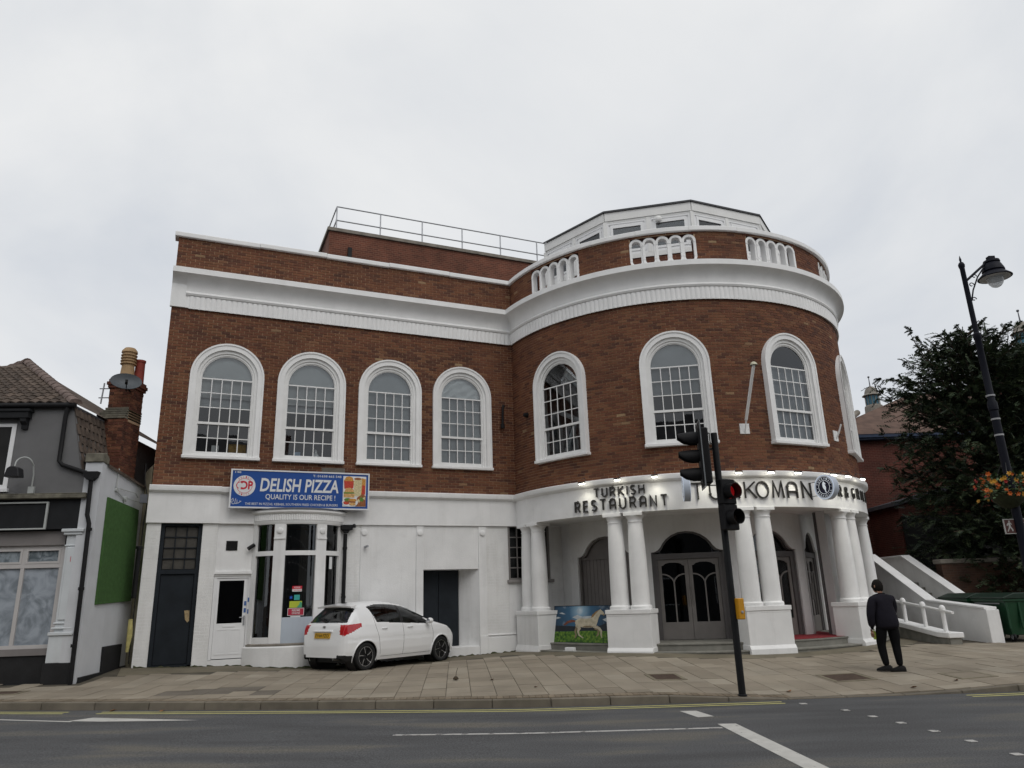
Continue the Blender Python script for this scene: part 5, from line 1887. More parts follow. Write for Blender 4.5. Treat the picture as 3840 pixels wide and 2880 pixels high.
# ------------------------------------------------------------------ grey rendered shop at the left edge
HF = Fr((-8.876, 15.486, 0), (0.9954, 0.0958, 0), (0.0958, -0.9954, 0))
SF = Fr((-8.876, 15.486, 0), (-0.0972, 0.9953, 0), (0.9953, 0.0972, 0))
mat('grey_render', (0.165, 0.165, 0.168), rough=.9, var=.08, scale=3, bump=.8, bscale=130, streak=.2, streakcol=(.10, .10, .10))
mat('wall_white_side', (0.60, 0.615, 0.64), rough=.8, var=.06, scale=2, bump=.5, bscale=90, streak=.12, streakcol=(.3, .3, .3))
mat('charcoal', (0.017, 0.018, 0.02), spec=.2, rough=.7, var=.15, scale=5)
mat('black_base', (0.012, 0.012, 0.013), rough=.8, var=.3, scale=4, bump=.4)
mat('roof_tile', (0.088, 0.066, 0.052), rough=.95, var=.45, scale=5, bump=1.0, bscale=60, obj_rand=.25, grime=.3)
mat('ridge_tile', (0.155, 0.115, 0.10), rough=.95, var=.4, scale=9, bump=.8, bscale=50, obj_rand=.15)
mat('shop_taupe', (0.20, 0.185, 0.18), rough=.6, var=.1, scale=3)
mat('pil_white', (0.60, 0.63, 0.65), rough=.6, var=.06, scale=3, streak=.18, streakcol=(.3, .29, .25))
mat('moss_stone', (0.15, 0.14, 0.11), rough=.95, var=.4, scale=8, bump=.8, grime=.5)
mat('alu_frame', (0.42, 0.44, 0.43), rough=.5, var=.1)
mat('pink_frame', (0.50, 0.48, 0.47), rough=.5, var=.05, scale=3)
shop = thing('grey_shop', 'grey rendered end shop with brown tiled roof and whitewashed windows', 'building', (-8.876, 15.486, 0.29))
q = MB()
q.fbox(HF, -8, -.76, 4.0, 5.95, -6, 0)
q.poly(HF, [(-.76, 4.0), (-.30, 4.0), (-.30, 4.45), (-.43, 4.60), (-.755, 5.95), (-.76, 5.95)], -2.2, 0)
q.build('upper_wall', 'grey_render', shop)
q = MB(); q.fbox(HF, -8, -.0, 0.0, .30, -6, -.06); q.fbox(HF, -8, -.18, 3.30, 4.0, -6, -.10); q.fbox(HF, -8, -.02, 0.28, 4.0, -6, -.45); q.build('shop_wall', 'charcoal', shop)
# upper window
q = MB()
q.strip(HF, [(-3.3, 4.18), (-1.88, 4.18), (-1.88, 5.60), (-3.3, 5.60)], [(-3.22, 4.27), (-1.97, 4.27), (-1.97, 5.53), (-3.22, 5.53)], -.12, .015, closed=True)
q.fbox(HF, -3.35, -1.84, 4.12, 4.19, -.05, .06)
uw = q.build('upper_window', 'upvc', shop)
q = MB(); q.fbox(HF, -3.22, -1.97, 4.27, 5.53, -.05, -.045); q.build('pane', 'glass_dark', uw)
q = MB(); q.fbox(HF, -3.3, -1.88, 4.2, 5.6, -.011, .004); q.build('reveal', 'dark_interior', uw)
q = MB()
q.fbox(HF, -3.6, -1.60, 5.70, 5.86, 0, .17); q.fbox(HF, -3.6, -1.57, 5.84, 5.89, 0, .20)
q.poly(Fr(HF(-1.76, 0, 0), HF.N, -HF.A), [(0, 5.70), (.15, 5.70), (.15, 5.62), (.07, 5.56), (.06, 5.47), (0, 5.47)], -.12, 0)
q.build('window_hood', 'charcoal', shop)
# ledge and boards above the shopfront
q = MB(); q.fbox(HF, -8, -.22, 3.96, 4.05, -.1, .10); q.fbox(HF, -8, -.24, 4.05, 4.075, -.1, .08); q.build('ledge', 'moss_stone', shop, bevel=.012)
q = MB(); q.fbox(HF, -8, -.25, 3.33, 3.955, -.10, -.02); q.build('fascia_board', 'charcoal', shop)
q = MB(); q.strip(HF, [(-4, 3.325), (-.985, 3.325), (-.985, 3.90), (-4, 3.90)], [(-3.95, 3.355), (-1.025, 3.355), (-1.025, 3.87), (-3.95, 3.87)], -.02, .02, closed=True); q.build('sign_frame', 'alu_frame', shop)
q = MB(); q.fbox(HF, -8, -.62, 3.01, 3.33, -.3, -.13); q.build('window_head', 'shop_taupe', shop)
# shop windows
q = MB()
for a0, a1, b0, b1 in ((-4, -.60, 2.93, 3.01), (-4, -.60, 2.55, 2.64), (-4, -.60, .96, 1.03), (-.70, -.60, 1.03, 2.93), (-1.46, -1.385, 1.03, 2.93), (-2.28, -2.21, 1.03, 2.93)):
    q.fbox(HF, a0, a1, b0, b1, -.26, -.19 if b1 - b0 > .2 else -.188)
sw = q.build('shop_window', 'pink_frame', shop)


def wash(name, c0, c1, s_):
    m = mat(name, c0, rough=.6, var=0)
    t = m.node_tree; n = t.nodes.new
    g = n('ShaderNodeNewGeometry')
    ns = n('ShaderNodeTexNoise'); ns.inputs['Scale'].default_value = s_; ns.inputs['Detail'].default_value = 5; ns.inputs['Distortion'].default_value = 2.2
    t.links.new(g.outputs['Position'], ns.inputs['Vector'])
    cr_ = n('ShaderNodeValToRGB'); cr_.color_ramp.elements[0].position = .35; cr_.color_ramp.elements[1].position = .62
    cr_.color_ramp.elements[0].color = (*c0, 1); cr_.color_ramp.elements[1].color = (*c1, 1)
    t.links.new(ns.outputs[0], cr_.inputs[0]); t.links.new(cr_.outputs[0], t.nodes['Principled BSDF'].inputs['Base Color'])
    t.nodes['Principled BSDF'].inputs['Specular IOR Level'].default_value = .6
    t.nodes['Principled BSDF'].inputs['Roughness'].default_value = .25


wash('whitewashed_glass', (0.20, 0.23, 0.26), (0.36, 0.40, 0.45), 2.2)
wash('patterned_glass', (0.10, 0.125, 0.14), (0.27, 0.31, 0.34), 4.5)
for a0, a1 in ((-1.385, -.70), (-2.21, -1.46), (-3, -2.28)):
    q = MB(); q.fbox(HF, a0, a1, 1.03, 2.55, -.235, -.23); q.build('pane', 'whitewashed_glass', sw)
    q = MB(); q.strip(HF, [(a0, 2.64), (a1, 2.64), (a1, 2.93), (a0, 2.93)], [(a0 + .04, 2.68), (a1 - .04, 2.68), (a1 - .04, 2.90), (a0 + .04, 2.90)], -.24, -.18, closed=True); q.build('vent_sash', 'pink_frame', sw)
    q = MB(); q.fbox(HF, a0 + .03, a1 - .03, 2.67, 2.91, -.225, -.22); q.build('pane', 'patterned_glass', sw)
q = MB(); q.fbox(HF, -8, -.59, .83, .96, -.4, -.13); q.build('sill', 'shop_taupe', shop)
q = MB(); q.fbox(HF, -8, -.60, .1, .83, -.4, -.16); q.fbox(HF, -.66, -.12, .1, .68, -.4, .01); q.build('stallriser', 'black_base', shop, bevel=.01)
# pilaster
q = MB()
q.fbox(HF, -.55, -.24, 1.26, 3.22, -.4, -.035)
q.fbox(HF, -.50, -.29, 1.50, 2.95, -.04, -.012)
q.fbox(HF, -.62, -.19, .68, 1.20, -.4, .0)
pil = q.build('pilaster', 'pil_white', shop, bevel=.008)
for a in ((-.64, -.19, 3.26, 3.325, .05), (-.60, -.22, 3.20, 3.26, .02), (-.57, -.25, 2.97, 3.0, -.015), (-.64, -.15, 1.20, 1.265, .03), (-.60, -.2, 1.32, 1.36, .005), (-.58, -.22, 1.42, 1.455, -.01)):
    q = MB(); q.fbox(HF, a[0], a[1], a[2], a[3], -.3, a[4]); q.build('moulding', 'pil_white', pil, bevel=.01)
q = MB(); q.fbox(HF, -.41, -.40, 2.65, 2.76, -.012, -.009); q.build('paint_mark', 'sign_red', pil)
# rainwater goods
q = MB()
q.lathe([(.065, 0), (.065, 7.3)], HF(-8, 5.99, .07), 10, ax=(HF.N, V((0, 0, 1)), HF.A))
q.build('gutter', 'black_plastic', shop, smooth=40)
q = MB()
q.tube([HF(-.86, 5.95, .06), HF(-.885, 5.75, .05), HF(-.885, 4.76, .05), HF(-.80, 4.67, .05), HF(-.30, 4.50, .06)], .045, 10)
q.build('downpipe', 'black_plastic', shop, smooth=40)
q = MB(); q.poly(HF, [(-.32, 4.51), (-.02, 4.51), (-.05, 4.40), (-.12, 4.33), (-.22, 4.33), (-.29, 4.40)], .0, .16); q.build('hopper', 'black_plastic', shop)
q = MB()
q.tube([HF(-.165, 4.36, .08), HF(-.15, 3.6, .08), HF(-.09, 3.42, .08), HF(-.07, 2.0, .08), HF(-.05, .25, .08)], .045, 10)
for z in (3.3, 2.1, 1.0): q.lathe([(.058, -.03), (.058, .03)], HF(-.075, z, .08), 10)
q.build('downpipe', 'black_plastic', shop, smooth=40)

# hipped roof
AX = V((-12.98, 18.5, 8.08)); EC = HF(-.70, 6.02, .08)
RL = AX + V((-5.1, 3.1, 0)); EL = HF(-10, 6.02, .08)
BK = V((-10.0, 21.5, 6.02))
q = MB()
q.add([EL, EC, AX, RL], [(0, 1, 2), (0, 2, 3)])
q.add([EC, BK, AX], [(0, 1, 2)])
roof = q.build('roof', 'roof_tile', shop)
nrm = (AX - EC).cross(EL - EC).normalized()
if nrm.z < 0: nrm = -nrm
ea = (EL - EC).normalized()                 # along the eaves, to the left
upv = nrm.cross(ea).normalized()
if upv.z < 0: upv = -upv
tp = MB()
n = 7
for i in range(n):
    a = i / (n - 1)
    hgt = .030 + .022 * math.sin(a * 2 * PI - .6)
    for (yy, lift) in ((0.0, .012), (.30, -.012)):
        tp.v.append((a * .235 - .117, yy, hgt + lift))
for i in range(n - 1):
    tp.f.append((2 * i, 2 * i + 2, 2 * i + 3, 2 * i + 1)); tp.m.append(0)
for i in range(n - 1):   # butt end
    b0 = len(tp.v)
    tp.v += [tp.v[2 * i], tp.v[2 * i + 2], (tp.v[2 * i + 2][0], 0, tp.v[2 * i + 2][2] - .028), (tp.v[2 * i][0], 0, tp.v[2 * i][2] - .028)]
    tp.f.append((b0, b0 + 3, b0 + 2, b0 + 1)); tp.m.append(0)
tile_o = tp.build('roof_tile', 'roof_tile', None, smooth=60)
tme = tile_o.data
bpy.data.objects.remove(tile_o)
hipd = AX - EC
for r in range(14):
    v0 = r * .25
    for cidx in range(-1, 20):
        u0 = cidx * .20 + .1
        # hip line: points at EC + hipd*t ; in (u, v)
        tt = (v0 + .12) / hipd.dot(upv)
        if tt > .96: continue
        if u0 < hipd.dot(ea) * tt + .02: continue
        P = EC + ea * u0 + upv * v0
        if P.x < -0.78 * P.y - .8: continue
        m_ = Matrix((-ea, upv, nrm)).transposed().to_4x4()
        m_.translation = P + nrm * (.012) - WPOS[shop.name]
        o = bpy.data.objects.new('roof_tile', tme); COL.objects.link(o); o.parent = roof
        o.matrix_local = m_ @ Matrix.Rotation(random.uniform(-.02, .02), 4, 'Z')
L_ = hipd.length; k = 0
while k * .36 < L_:
    a, b_ = EC + hipd * (k * .36 / L_), EC + hipd * (min(1, (k + 1.12) * .36 / L_))
    q = MB()
    d_ = (b_ - a).normalized(); sx = d_.cross(V((0, 0, 1))).normalized(); up_ = sx.cross(d_)
    rr_ = []
    for p_, rad in ((a, .135), (b_, .118)):
        for j in range(9):
            an = PI * j / 8
            rr_.append(p_ + sx * (rad * math.cos(an)) + up_ * (rad * math.sin(an) * .8 + .01))
    q.add(rr_, [(j, j + 1, j + 10, j + 9) for j in range(8)] + [tuple(range(9))])
    q.build('ridge_tile', 'ridge_tile', roof, smooth=40)
    k += 1
k = 0
rdv = (RL - AX).normalized()
while k < 4:
    a, b_ = AX + rdv * (k * .4), AX + rdv * ((k + 1.1) * .4)
    q = MB(); q.tube([a + V((0, 0, .02)), b_ + V((0, 0, .0))], [.13, .115], 12); q.build('ridge_tile', 'ridge_tile', roof, smooth=40); k += 1
# tile-hung side slope
q = MB(); q.add([HF(-.43, 4.56, .01), HF(-.755, 5.95, .01), HF(-.755, 5.95, -2.0), HF(-.43, 4.56, -2.0)], [(0, 3, 2, 1)])
q.add([HF(-.20, 4.40, .02), HF(-.43, 4.56, .02), HF(-.43, 4.56, -2.0), HF(-.20, 4.40, -2.0)], [(0, 3, 2, 1)])
ss = q.build('side_slope', 'roof_tile', shop)
A0, A1 = HF(-.43, 4.56, 0), HF(-.755, 5.95, 0)
sv = (A1 - A0).normalized(); bk = -HF.N; sn_ = bk.cross(sv).normalized()
if sn_.x < 0: sn_ = -sn_
for r in range(7):
    for j in range(8):
        P = A0 + sv * (r * .205) + bk * (.11 + j * .205 + (.05 if r % 2 else 0))
        m_ = Matrix((bk, sv, sn_)).transposed().to_4x4(); m_.translation = P - WPOS[shop.name]
        o = bpy.data.objects.new('roof_tile', tme); COL.objects.link(o); o.parent = ss
        o.matrix_local = m_ @ Matrix.Rotation(random.uniform(-.03, .03), 4, 'Z') @ Matrix.Diagonal((.92, .8, .7, 1))
q = MB(); q.tube([HF(-.76, 5.98, .03), HF(-.76, 5.98, -1.4)], .035, 8); q.build('lead_roll', 'lead', shop)

# white side wall with the green board
q = MB()
q.poly(SF, [(0.0, 0.0), (2.36, 0.0), (2.36, 4.55), (2.20, 4.56), (.04, 4.73), (0.0, 4.73)], -.35, 0)
q.build('side_wall', 'wall_white_side', shop)
q = MB()
q.poly(SF, [(-.04, 4.735), (.25, 4.71), (.25, 4.86), (.10, 4.95), (-.04, 4.92)], -.36, .02); q.build('kneeler_stone', 'moss_stone', shop, bevel=.01)
q = MB()
q.add([SF(.2, 4.72, .05), SF(2.4, 4.53, .05), SF(2.4, 4.9, -1.2), SF(.2, 5.1, -1.2)], [(0, 1, 2, 3)])
q.add([SF(.2, 4.66, .05), SF(2.4, 4.47, .05), SF(2.4, 4.53, .05), SF(.2, 4.72, .05)], [(0, 1, 2, 3)])
q.build('side_coping', 'roof_tile', shop)
q = MB(); q.poly(SF, [(.06, .0), (2.40, .0), (2.40, .44), (1.93, .42), (1.93, .92), (1.02, .91), (1.05, .40), (.08, .385)], -.1, .05); q.build('skirting', 'black_base', shop, bevel=.008)
mat('green_turf', (0.056, 0.130, 0.035), rough=1, var=.15, scale=12, bump=1.0, bscale=220)
gb = thing('green_board', 'dark green artificial turf board fixed to the white side wall', 'board', SF(1.2, 1.8, .02))
q = MB(); q.poly(SF, [(.42, 1.78), (2.16, 1.85), (2.05, 3.94), (.385, 4.03)], .0, .045); q.build('turf_face', 'green_turf', gb, bevel=.006)
# cables and junction boxes
q = MB()
q.tube([SF(.75, 4.72, .03), SF(.72, 4.30, .03), SF(.75, 4.22, .03), SF(1.2, 4.08, .03), SF(1.25, 3.9, .03)], .012, 6)
q.tube([SF(.85, 4.28, .05), SF(1.6, 4.28, .10), SF(1.75, 4.2, .10)], .012, 6); q.tube([SF(1.25, 4.12, .05), SF(1.9, 4.1, .10)], .012, 6)
q.lathe([(.05, 0), (.05, .05)], SF(.75, 4.24, 0), 10, ax=(SF.A, V((0, 0, 1)), SF.N)); q.lathe([(.06, 0), (.06, .06)], SF(1.25, 4.1, 0), 10, ax=(SF.A, V((0, 0, 1)), SF.N))
q.build('cable', 'alu_frame', shop)

# chimney
chb = MB()
C0 = (-9.98, -9.28, 16.85, 17.60)
C1 = (-9.80, -9.26, 16.98, 17.56)
chb.box(C0[0] + .01, C0[1] - .01, C0[2] + .01, C0[3], 4.3, 6.08)
chb.box(C1[0] + .01, C1[1] - .01, C1[2] + .01, C1[3], 6.0, 7.06)
chim = chb.build('chimney', 'mortar', shop)
mat('chim_brick', None, rough=.95, var=.35, scale=7, bump=.8, bscale=60, att='rnd', ramp=[(0, (0.06, 0.024, 0.017)), (.5, (0.12, 0.042, 0.026)), (1, (0.19, 0.078, 0.042))], grime=.35)
cbm = MB().fbox(LOC, -.107, .107, -.0322, .0322, -.05, .0).build('brick', 'chim_brick'); cme = cbm.data; bpy.data.objects.remove(cbm)


def clad(x0, x1, y0, y1, z0, z1):
    r = 0
    z = z0
    while z < z1:
        for (P0, A_, N_, L_) in ((V((x0, y0, 0)), V((1, 0, 0)), V((0, -1, 0)), x1 - x0), (V((x1, y0, 0)), V((0, 1, 0)), V((1, 0, 0)), y1 - y0)):
            s = -.1125 if r % 2 else 0.0
            while s < L_ - .02:
                a, b_ = max(s, 0) + .005, min(s + .225, L_) - .005
                if b_ - a > .04:
                    F = Fr(P0, A_, N_)
                    o = bpy.data.objects.new('brick', cme); COL.objects.link(o); o.parent = chim
                    m_ = F.mat((a + b_) / 2, z + .0375, random.uniform(-.003, .006)); m_.translation = m_.translation - WPOS[shop.name]
                    o.matrix_local = m_ @ Matrix.Diagonal(((b_ - a) / .214, 1, 1, 1))
                s += .225
        z += .075; r += 1


clad(*C0, 4.62, 6.05)
clad(*C1, 6.30, 6.93)
q = MB()
q.box(C1[0] - .035, C1[1] + .035, C1[2] - .035, C1[3] + .03, 6.86, 6.93); q.box(C1[0] - .06, C1[1] + .06, C1[2] - .06, C1[3] + .05, 6.93, 7.01); q.box(C1[0] - .03, C1[1] + .03, C1[2] - .03, C1[3] + .03, 7.01, 7.08)
q.build('chimney_cap', 'chim_brick', chim)
for k in range(5):      # weathered shoulder courses
    f = k / 4
    q = MB(); q.box(C0[0] + .18 * f * 1.0 - .03, C0[1] + .01, C0[2] + .13 * f - .03, C0[3], 6.06 + .062 * k, 6.105 + .062 * k); q.build('shoulder_slate', 'moss_stone', chim)
mat('buff_clay', (0.36, 0.24, 0.13), rough=.8, var=.12, scale=9)
mat('red_clay', (0.24, 0.045, 0.032), rough=.8, var=.15, scale=9)
q = MB()
pr = [(.19, 0), (.175, .1), (.155, .40), (.15, .48)]
for k in range(4):
    z = .50 + .085 * k
    pr += [(.165, z), (.195, z + .01), (.195, z + .03), (.160, z + .05)]
pr += [(.165, .84), (.195, .86), (.185, .92), (.13, 1.0), (.07, 1.02), (0, 1.02)]
q.lathe([(r * .95, z * .86) for r, z in pr], (-9.52, 17.16, 7.06), 20)
q.build('chimney_pot', 'buff_clay', chim, smooth=35)
q = MB(); q.lathe([(.12, 0), (.11, .55), (.125, .57), (.125, .62), (.0, .62)], (-9.36, 17.42, 7.06), 16); q.build('chimney_pot', 'red_clay', chim, smooth=35)
dish = thing('satellite_dish', 'dark grey satellite dish bolted to the top of the chimney', 'satellite dish', (-9.22, 16.9, 6.75))
mat('dish_grey', (0.075, 0.085, 0.095), rough=.5, var=.12)
dz_ = V((.42, -.75, .35)).normalized(); dx_ = dz_.cross(V((0, 0, 1))).normalized(); dy_ = dx_.cross(dz_).normalized()
q = MB(); q.lathe([(0, 0), (.12, .012), (.24, .045), (.34, .095), (.345, .085), (.24, .033), (.12, .0), (0, -.012)], V((-9.28, 16.72, 6.88)), 28, ax=(dx_, dy_ * .68, dz_)); q.build('dish', 'dish_grey', dish, smooth=50)
q = MB(); q.tube([V((-9.3, 16.98, 6.75)), V((-9.28, 16.78, 6.82))], .02, 8); q.tube([V((-9.26, 16.74, 6.68)), V((-9.12, 16.45, 6.82))], .012, 8); q.fbox(Fr((-9.12, 16.45, 6.80), dx_, dz_), -.03, .03, 0, .06, -.05, .05); q.build('feed_arm', 'black_plastic', dish)
ae = thing('aerial_bracket', 'small aerial mast bracket on the left side of the chimney', 'aerial', (-9.98, 17.0, 6.5))
q = MB(); q.tube([(-9.99, 17.0, 6.47), (-9.96, 17.0, 6.99)], .018, 8); q.build('mast', 'galv', ae)
q = MB()
for z in (6.62, 6.85): q.tube([(-9.80, 17.02, z), (-10.06, 17.0, z)], .012, 6)
q.tube([(-9.81, 17.02, 6.58), (-9.81, 17.02, 6.9)], .014, 6)
q.build('arm', 'black_metal', ae)
# gooseneck lamp
gl = thing('gooseneck_lamp', 'gooseneck wall lamp with black shade above the grey shop ledge', 'lamp', HF(-1.37, 4.1, .05))
q = MB(); q.fbox(HF, -1.43, -1.31, 4.08, 4.22, .0, .06); q.build('base', 'alu_frame', gl)
ph_ = [HF(-1.36, 4.2, .05), HF(-1.33, 4.45, .10), HF(-1.33, 4.66, .16)] + [HF(-1.44 + .11 * math.cos(R_(a)), 4.68 + .12 * math.sin(R_(a)), .20 + .0012 * a) for a in range(0, 181, 20)] + [HF(-1.56, 4.58, .42)]
q = MB(); q.tube(ph_, .015, 8); q.build('stem', 'alu_frame', gl, smooth=40)
q = MB(); q.poly(HF, [(-1.70, 4.36), (-1.40, 4.36), (-1.44, 4.54), (-1.50, 4.58), (-1.60, 4.58), (-1.66, 4.54)], .30, .52); q.build('shade', 'black_metal', gl, bevel=.012)

# dirty gap between the shop and the brick building
q = MB()
q.add([SF(2.36, 0, -.02), WING(-9.40, 0, -.10), WING(-9.40, 5.0, -.10), SF(2.36, 4.9, -.02)], [(0, 1, 2, 3)])
mat('dirty_cream', (0.34, 0.31, 0.22), rough=.9, var=.3, scale=3, bump=.5, streak=.5, streakcol=(.12, .08, .05), grime=.4)
gp = q.build('gap_infill', 'dirty_cream', bld)
q = MB(); q.tube([WING(-9.50, 3.0, .05), WING(-9.50, 1.9, .05)], .055, 10); q.lathe([(.075, 0), (.075, .06)], WING(-9.50, 3.0, .05), 10); q.build('broken_downpipe', 'black_plastic', bld, smooth=40)
mat('old_foam', (0.45, 0.40, 0.16), rough=1, var=.25, scale=8)
q = MB(); q.tube([WING(-9.51, 1.45, .03), WING(-9.50, 1.1, .05), WING(-9.52, .75, .04)], [.05, .06, .035], 8); q.build('foam_strip', 'old_foam', bld, smooth=50)
q = MB(); q.tube([WING(-9.56, 5.0, .0), WING(-9.54, 4.6, .08), WING(-9.46, 4.25, .10), WING(-9.44, 3.95, .06), WING(-9.47, 3.6, .05), WING(-9.46, .5, .05)], .012, 6); q.build('cable', 'black_plastic', bld)
q = MB(); q.fbox(WING, -9.60, -9.44, 4.05, 4.25, .02, .15); q.build('cable_box', 'lead', bld)
# ------------------------------------------------------------------ right-hand side: stair walls, ramp rail, bins
st = thing('white_stair', 'white rendered outside stair with sloping side walls right of the columns', 'staircase', (12.4, 19.2, 0.25))


def wall_prof(name, x0, x1, prof, zb, m='white_render', cap=True):
    """prof: (y, ztop) from front to back"""
    q = MB()
    F = Fr((x0, 0, 0), (0, 1, 0), (-1, 0, 0))
    q.poly(F, [(prof[0][0], zb)] + [(prof[-1][0], zb)] + list(reversed(prof)), -(x1 - x0), 0)
    w_ = q.build(name, m, st)
    if cap:
        q = MB()
        up = [(y, z + .055) for y, z in prof]
        q.poly(Fr((x0 - .04, 0, 0), (0, 1, 0), (-1, 0, 0)), list(prof) + list(reversed(up)), -(x1 - x0 + .08), 0)
        q.build('wall_coping', 'white_paint', w_, bevel=.008)
    return w_


wall_prof('side_wall', 11.60, 11.84, [(19.05, 1.03), (21.7, 1.20), (24.9, 2.62), (27.5, 2.62)], -.1)
wall_prof('side_wall', 13.0, 13.23, [(22.6, 1.33), (25.4, 2.58), (28.5, 2.58)], -.1)
for k in range(9):
    q = MB(); q.box(11.83, 13.01, 21.9 + .34 * k, 28, 0, .42 + .165 * k); q.build('step', 'stone_step', st)
q = MB(); q.box(11.56, 11.88, 18.98, 19.24, -.1, 1.02); q.build('end_pier', 'white_render', st, bevel=.01)
# low ramp upstand and its tube rail
rp = thing('ramp_rail', 'white post and tube handrail on a low sloping ramp kerb', 'railing', (10.55, 18.8, 0.25))
q = MB()
q.poly(Fr((10.42, 0, 0), (0, 1, 0), (-1, 0, 0)), [(18.75, 0), (24, 0), (24, .85), (19.2, .40), (18.75, .40)], -.28, 0); q.build('ramp_kerb', 'stone_step', rp)
q = MB()
q.poly(Fr((10.37, 0, 0), (0, 1, 0), (-1, 0, 0)), [(18.70, .40), (19.2, .40), (24, .85), (24, .98), (19.2, .53), (18.70, .53)], -.38, 0); q.build('kerb_coping', 'white_paint', rp, bevel=.015)
for y in (19.12, 20.02, 21.0, 22.0):
    zb = .53 + max(0, (y - 19.2)) * .094
    q = MB(); q.tube([(10.56, y, zb - .03), (10.56, y, zb + .50)], .052, 12); q.lathe([(.06, 0), (.075, .03), (.075, .10), (.06, .14), (.035, .17), (0, .175)], (10.56, y, zb + .46), 14); q.build('post', 'white_paint', rp, smooth=40)
q = MB(); q.tube([(10.56, 18.68, .985), (10.56, 19.12, 1.035), (10.56, 22.6, 1.36)], .034, 10); q.build('rail', 'white_paint', rp, smooth=40)

mat('bin_green', (0.006, 0.045, 0.018), rough=.4, var=.15, scale=4)
mat('bin_lid', (0.006, 0.022, 0.012), rough=.35, var=.15, scale=4)


def wheelie(x, y, label, ln_=1.30):
    t_ = thing('waste_bin', label, 'bin', (x, y, .25), 'green waste bins behind the stair wall')
    q = MB()
    P = []
    for z, i_ in ((.40, .10), (.95, .03), (1.22, .0)):
        for a, b_ in ((0 + i_, 0 + i_), (1.0 - i_, 0 + i_), (1.0 - i_, ln_ - i_), (i_, ln_ - i_)):
            P.append((x + a, y + b_, z))
    fs = [(3, 2, 1, 0)]
    for r in range(2):
        for k in range(4): fs.append((r * 4 + k, r * 4 + (k + 1) % 4, (r + 1) * 4 + (k + 1) % 4, (r + 1) * 4 + k))
    q.add(P, fs)
    for k in range(4): q.box(x + .01 + .31 * k, x + .06 + .31 * k, y - .02, y + .03, .55, 1.18)
    q.box(x - .03, x + 1.03, y - .03, y + ln_ + .03, 1.20, 1.26)
    q.build('body', 'bin_green', t_, bevel=.01)
    q = MB()
    lid = [(-.05, 1.26), (-.05, 1.30), (.25, 1.40), (.75, 1.40), (1.05, 1.30), (1.05, 1.26)]
    q.poly(Fr((x, y - .05, 0), (1, 0, 0), (0, -1, 0)), lid, -(ln_ + .1), 0); q.build('lid', 'bin_lid', t_, bevel=.015)
    for a in (.15, .85):
        for b_ in (.15, ln_ - .15):
            q = MB(); q.lathe([(.03, -.025), (.095, -.025), (.10, -.015), (.10, .015), (.095, .025), (.03, .025)], (x + a, y + b_, .35), 16, ax=(V((0, 1, 0)), V((0, 0, 1)), V((1, 0, 0))))
            wl_ = q.build('wheel', 'black_plastic', t_, smooth=40)
            q = MB(); q.lathe([(0, -.03), (.055, -.03), (.055, .03), (0, .03)], (x + a, y + b_, .35), 12, ax=(V((0, 1, 0)), V((0, 0, 1)), V((1, 0, 0)))); q.build('hub', 'galv', wl_, smooth=40)
            q = MB(); q.fbox(Fr((x + a, y + b_, 0), (1, 0, 0), (0, -1, 0)), -.045, .045, .40, .46, -.05, .05); q.build('castor', 'galv', t_)
    q = MB(); q.tube([(x - .04, y + .15, 1.15), (x - .04, y + ln_ - .15, 1.15)], .016, 8); q.build('handle', 'galv', t_)


wheelie(12.06, 19.0, 'large green four-wheeled waste bin at the end of the white stair wall')
wheelie(12.04, 20.5, 'second green waste bin behind the first, mostly hidden by the white wall')

# old brick boundary wall under the tree
far_brick('old_brick', (0.075, 0.036, 0.022), (0.05, 0.025, 0.017), (0.07, 0.05, 0.036))
bwl = thing('boundary_wall', 'low old brick boundary wall under the dark tree', 'wall', (15, 24.2, .3))
q = MB(); q.box(13.5, 30, 24.0, 24.35, -.1, 2.28); q.build('wall_face', 'old_brick', bwl)
q = MB(); q.box(13.45, 30, 23.95, 24.40, 2.28, 2.42); q.build('coping', 'stone_coping', bwl, bevel=.02)

# red brick hall behind with roof and two cupolas
hall = thing('red_brick_hall', 'dark red brick hall with tiled roof and blue eaves board behind the tree', 'building', (20, 32, .3))
q = MB(); q.box(8, 34, 32, 44, -.2, 7.9); q.build('wall', 'red_far_brick', hall)
mat('blue_board', (0.022, 0.04, 0.085), rough=.5, var=.1)
q = MB(); q.box(7.8, 34.2, 31.7, 32.1, 7.88, 8.06); q.box(7.8, 34.2, 31.62, 31.75, 7.96, 8.12); q.build('eaves_board', 'blue_board', hall)
mat('hall_tiles', (0.12, 0.075, 0.058), rough=.95, var=.3, scale=2.5, bump=1, bscale=9)
q = MB()
E0, E1 = V((7.8, 31.6, 8.1)), V((34, 31.6, 8.1))
R0, R1 = V((20.6, 36.4, 11.15)), V((34, 36.4, 11.15))
q.add([E0 + V((5.5, 0, 0)), E1, R1, R0], [(0, 1, 2, 3)])
q.add([E0 + V((5.5, 0, 0)), R0, V((13.3, 44, 8.1))], [(0, 1, 2)])
q.add([R0, R1, V((34, 44, 8.1)), V((13.3, 44, 8.1))], [(0, 1, 2, 3)])
rf_ = q.build('roof', 'hall_tiles', hall)
q = MB(); q.tube([E0 + V((6.8, .6, .45)), E0 + V((8.6, 2.2, 1.5))], .14, 8); q.build('lead_flashing', 'stone_coping', rf_)
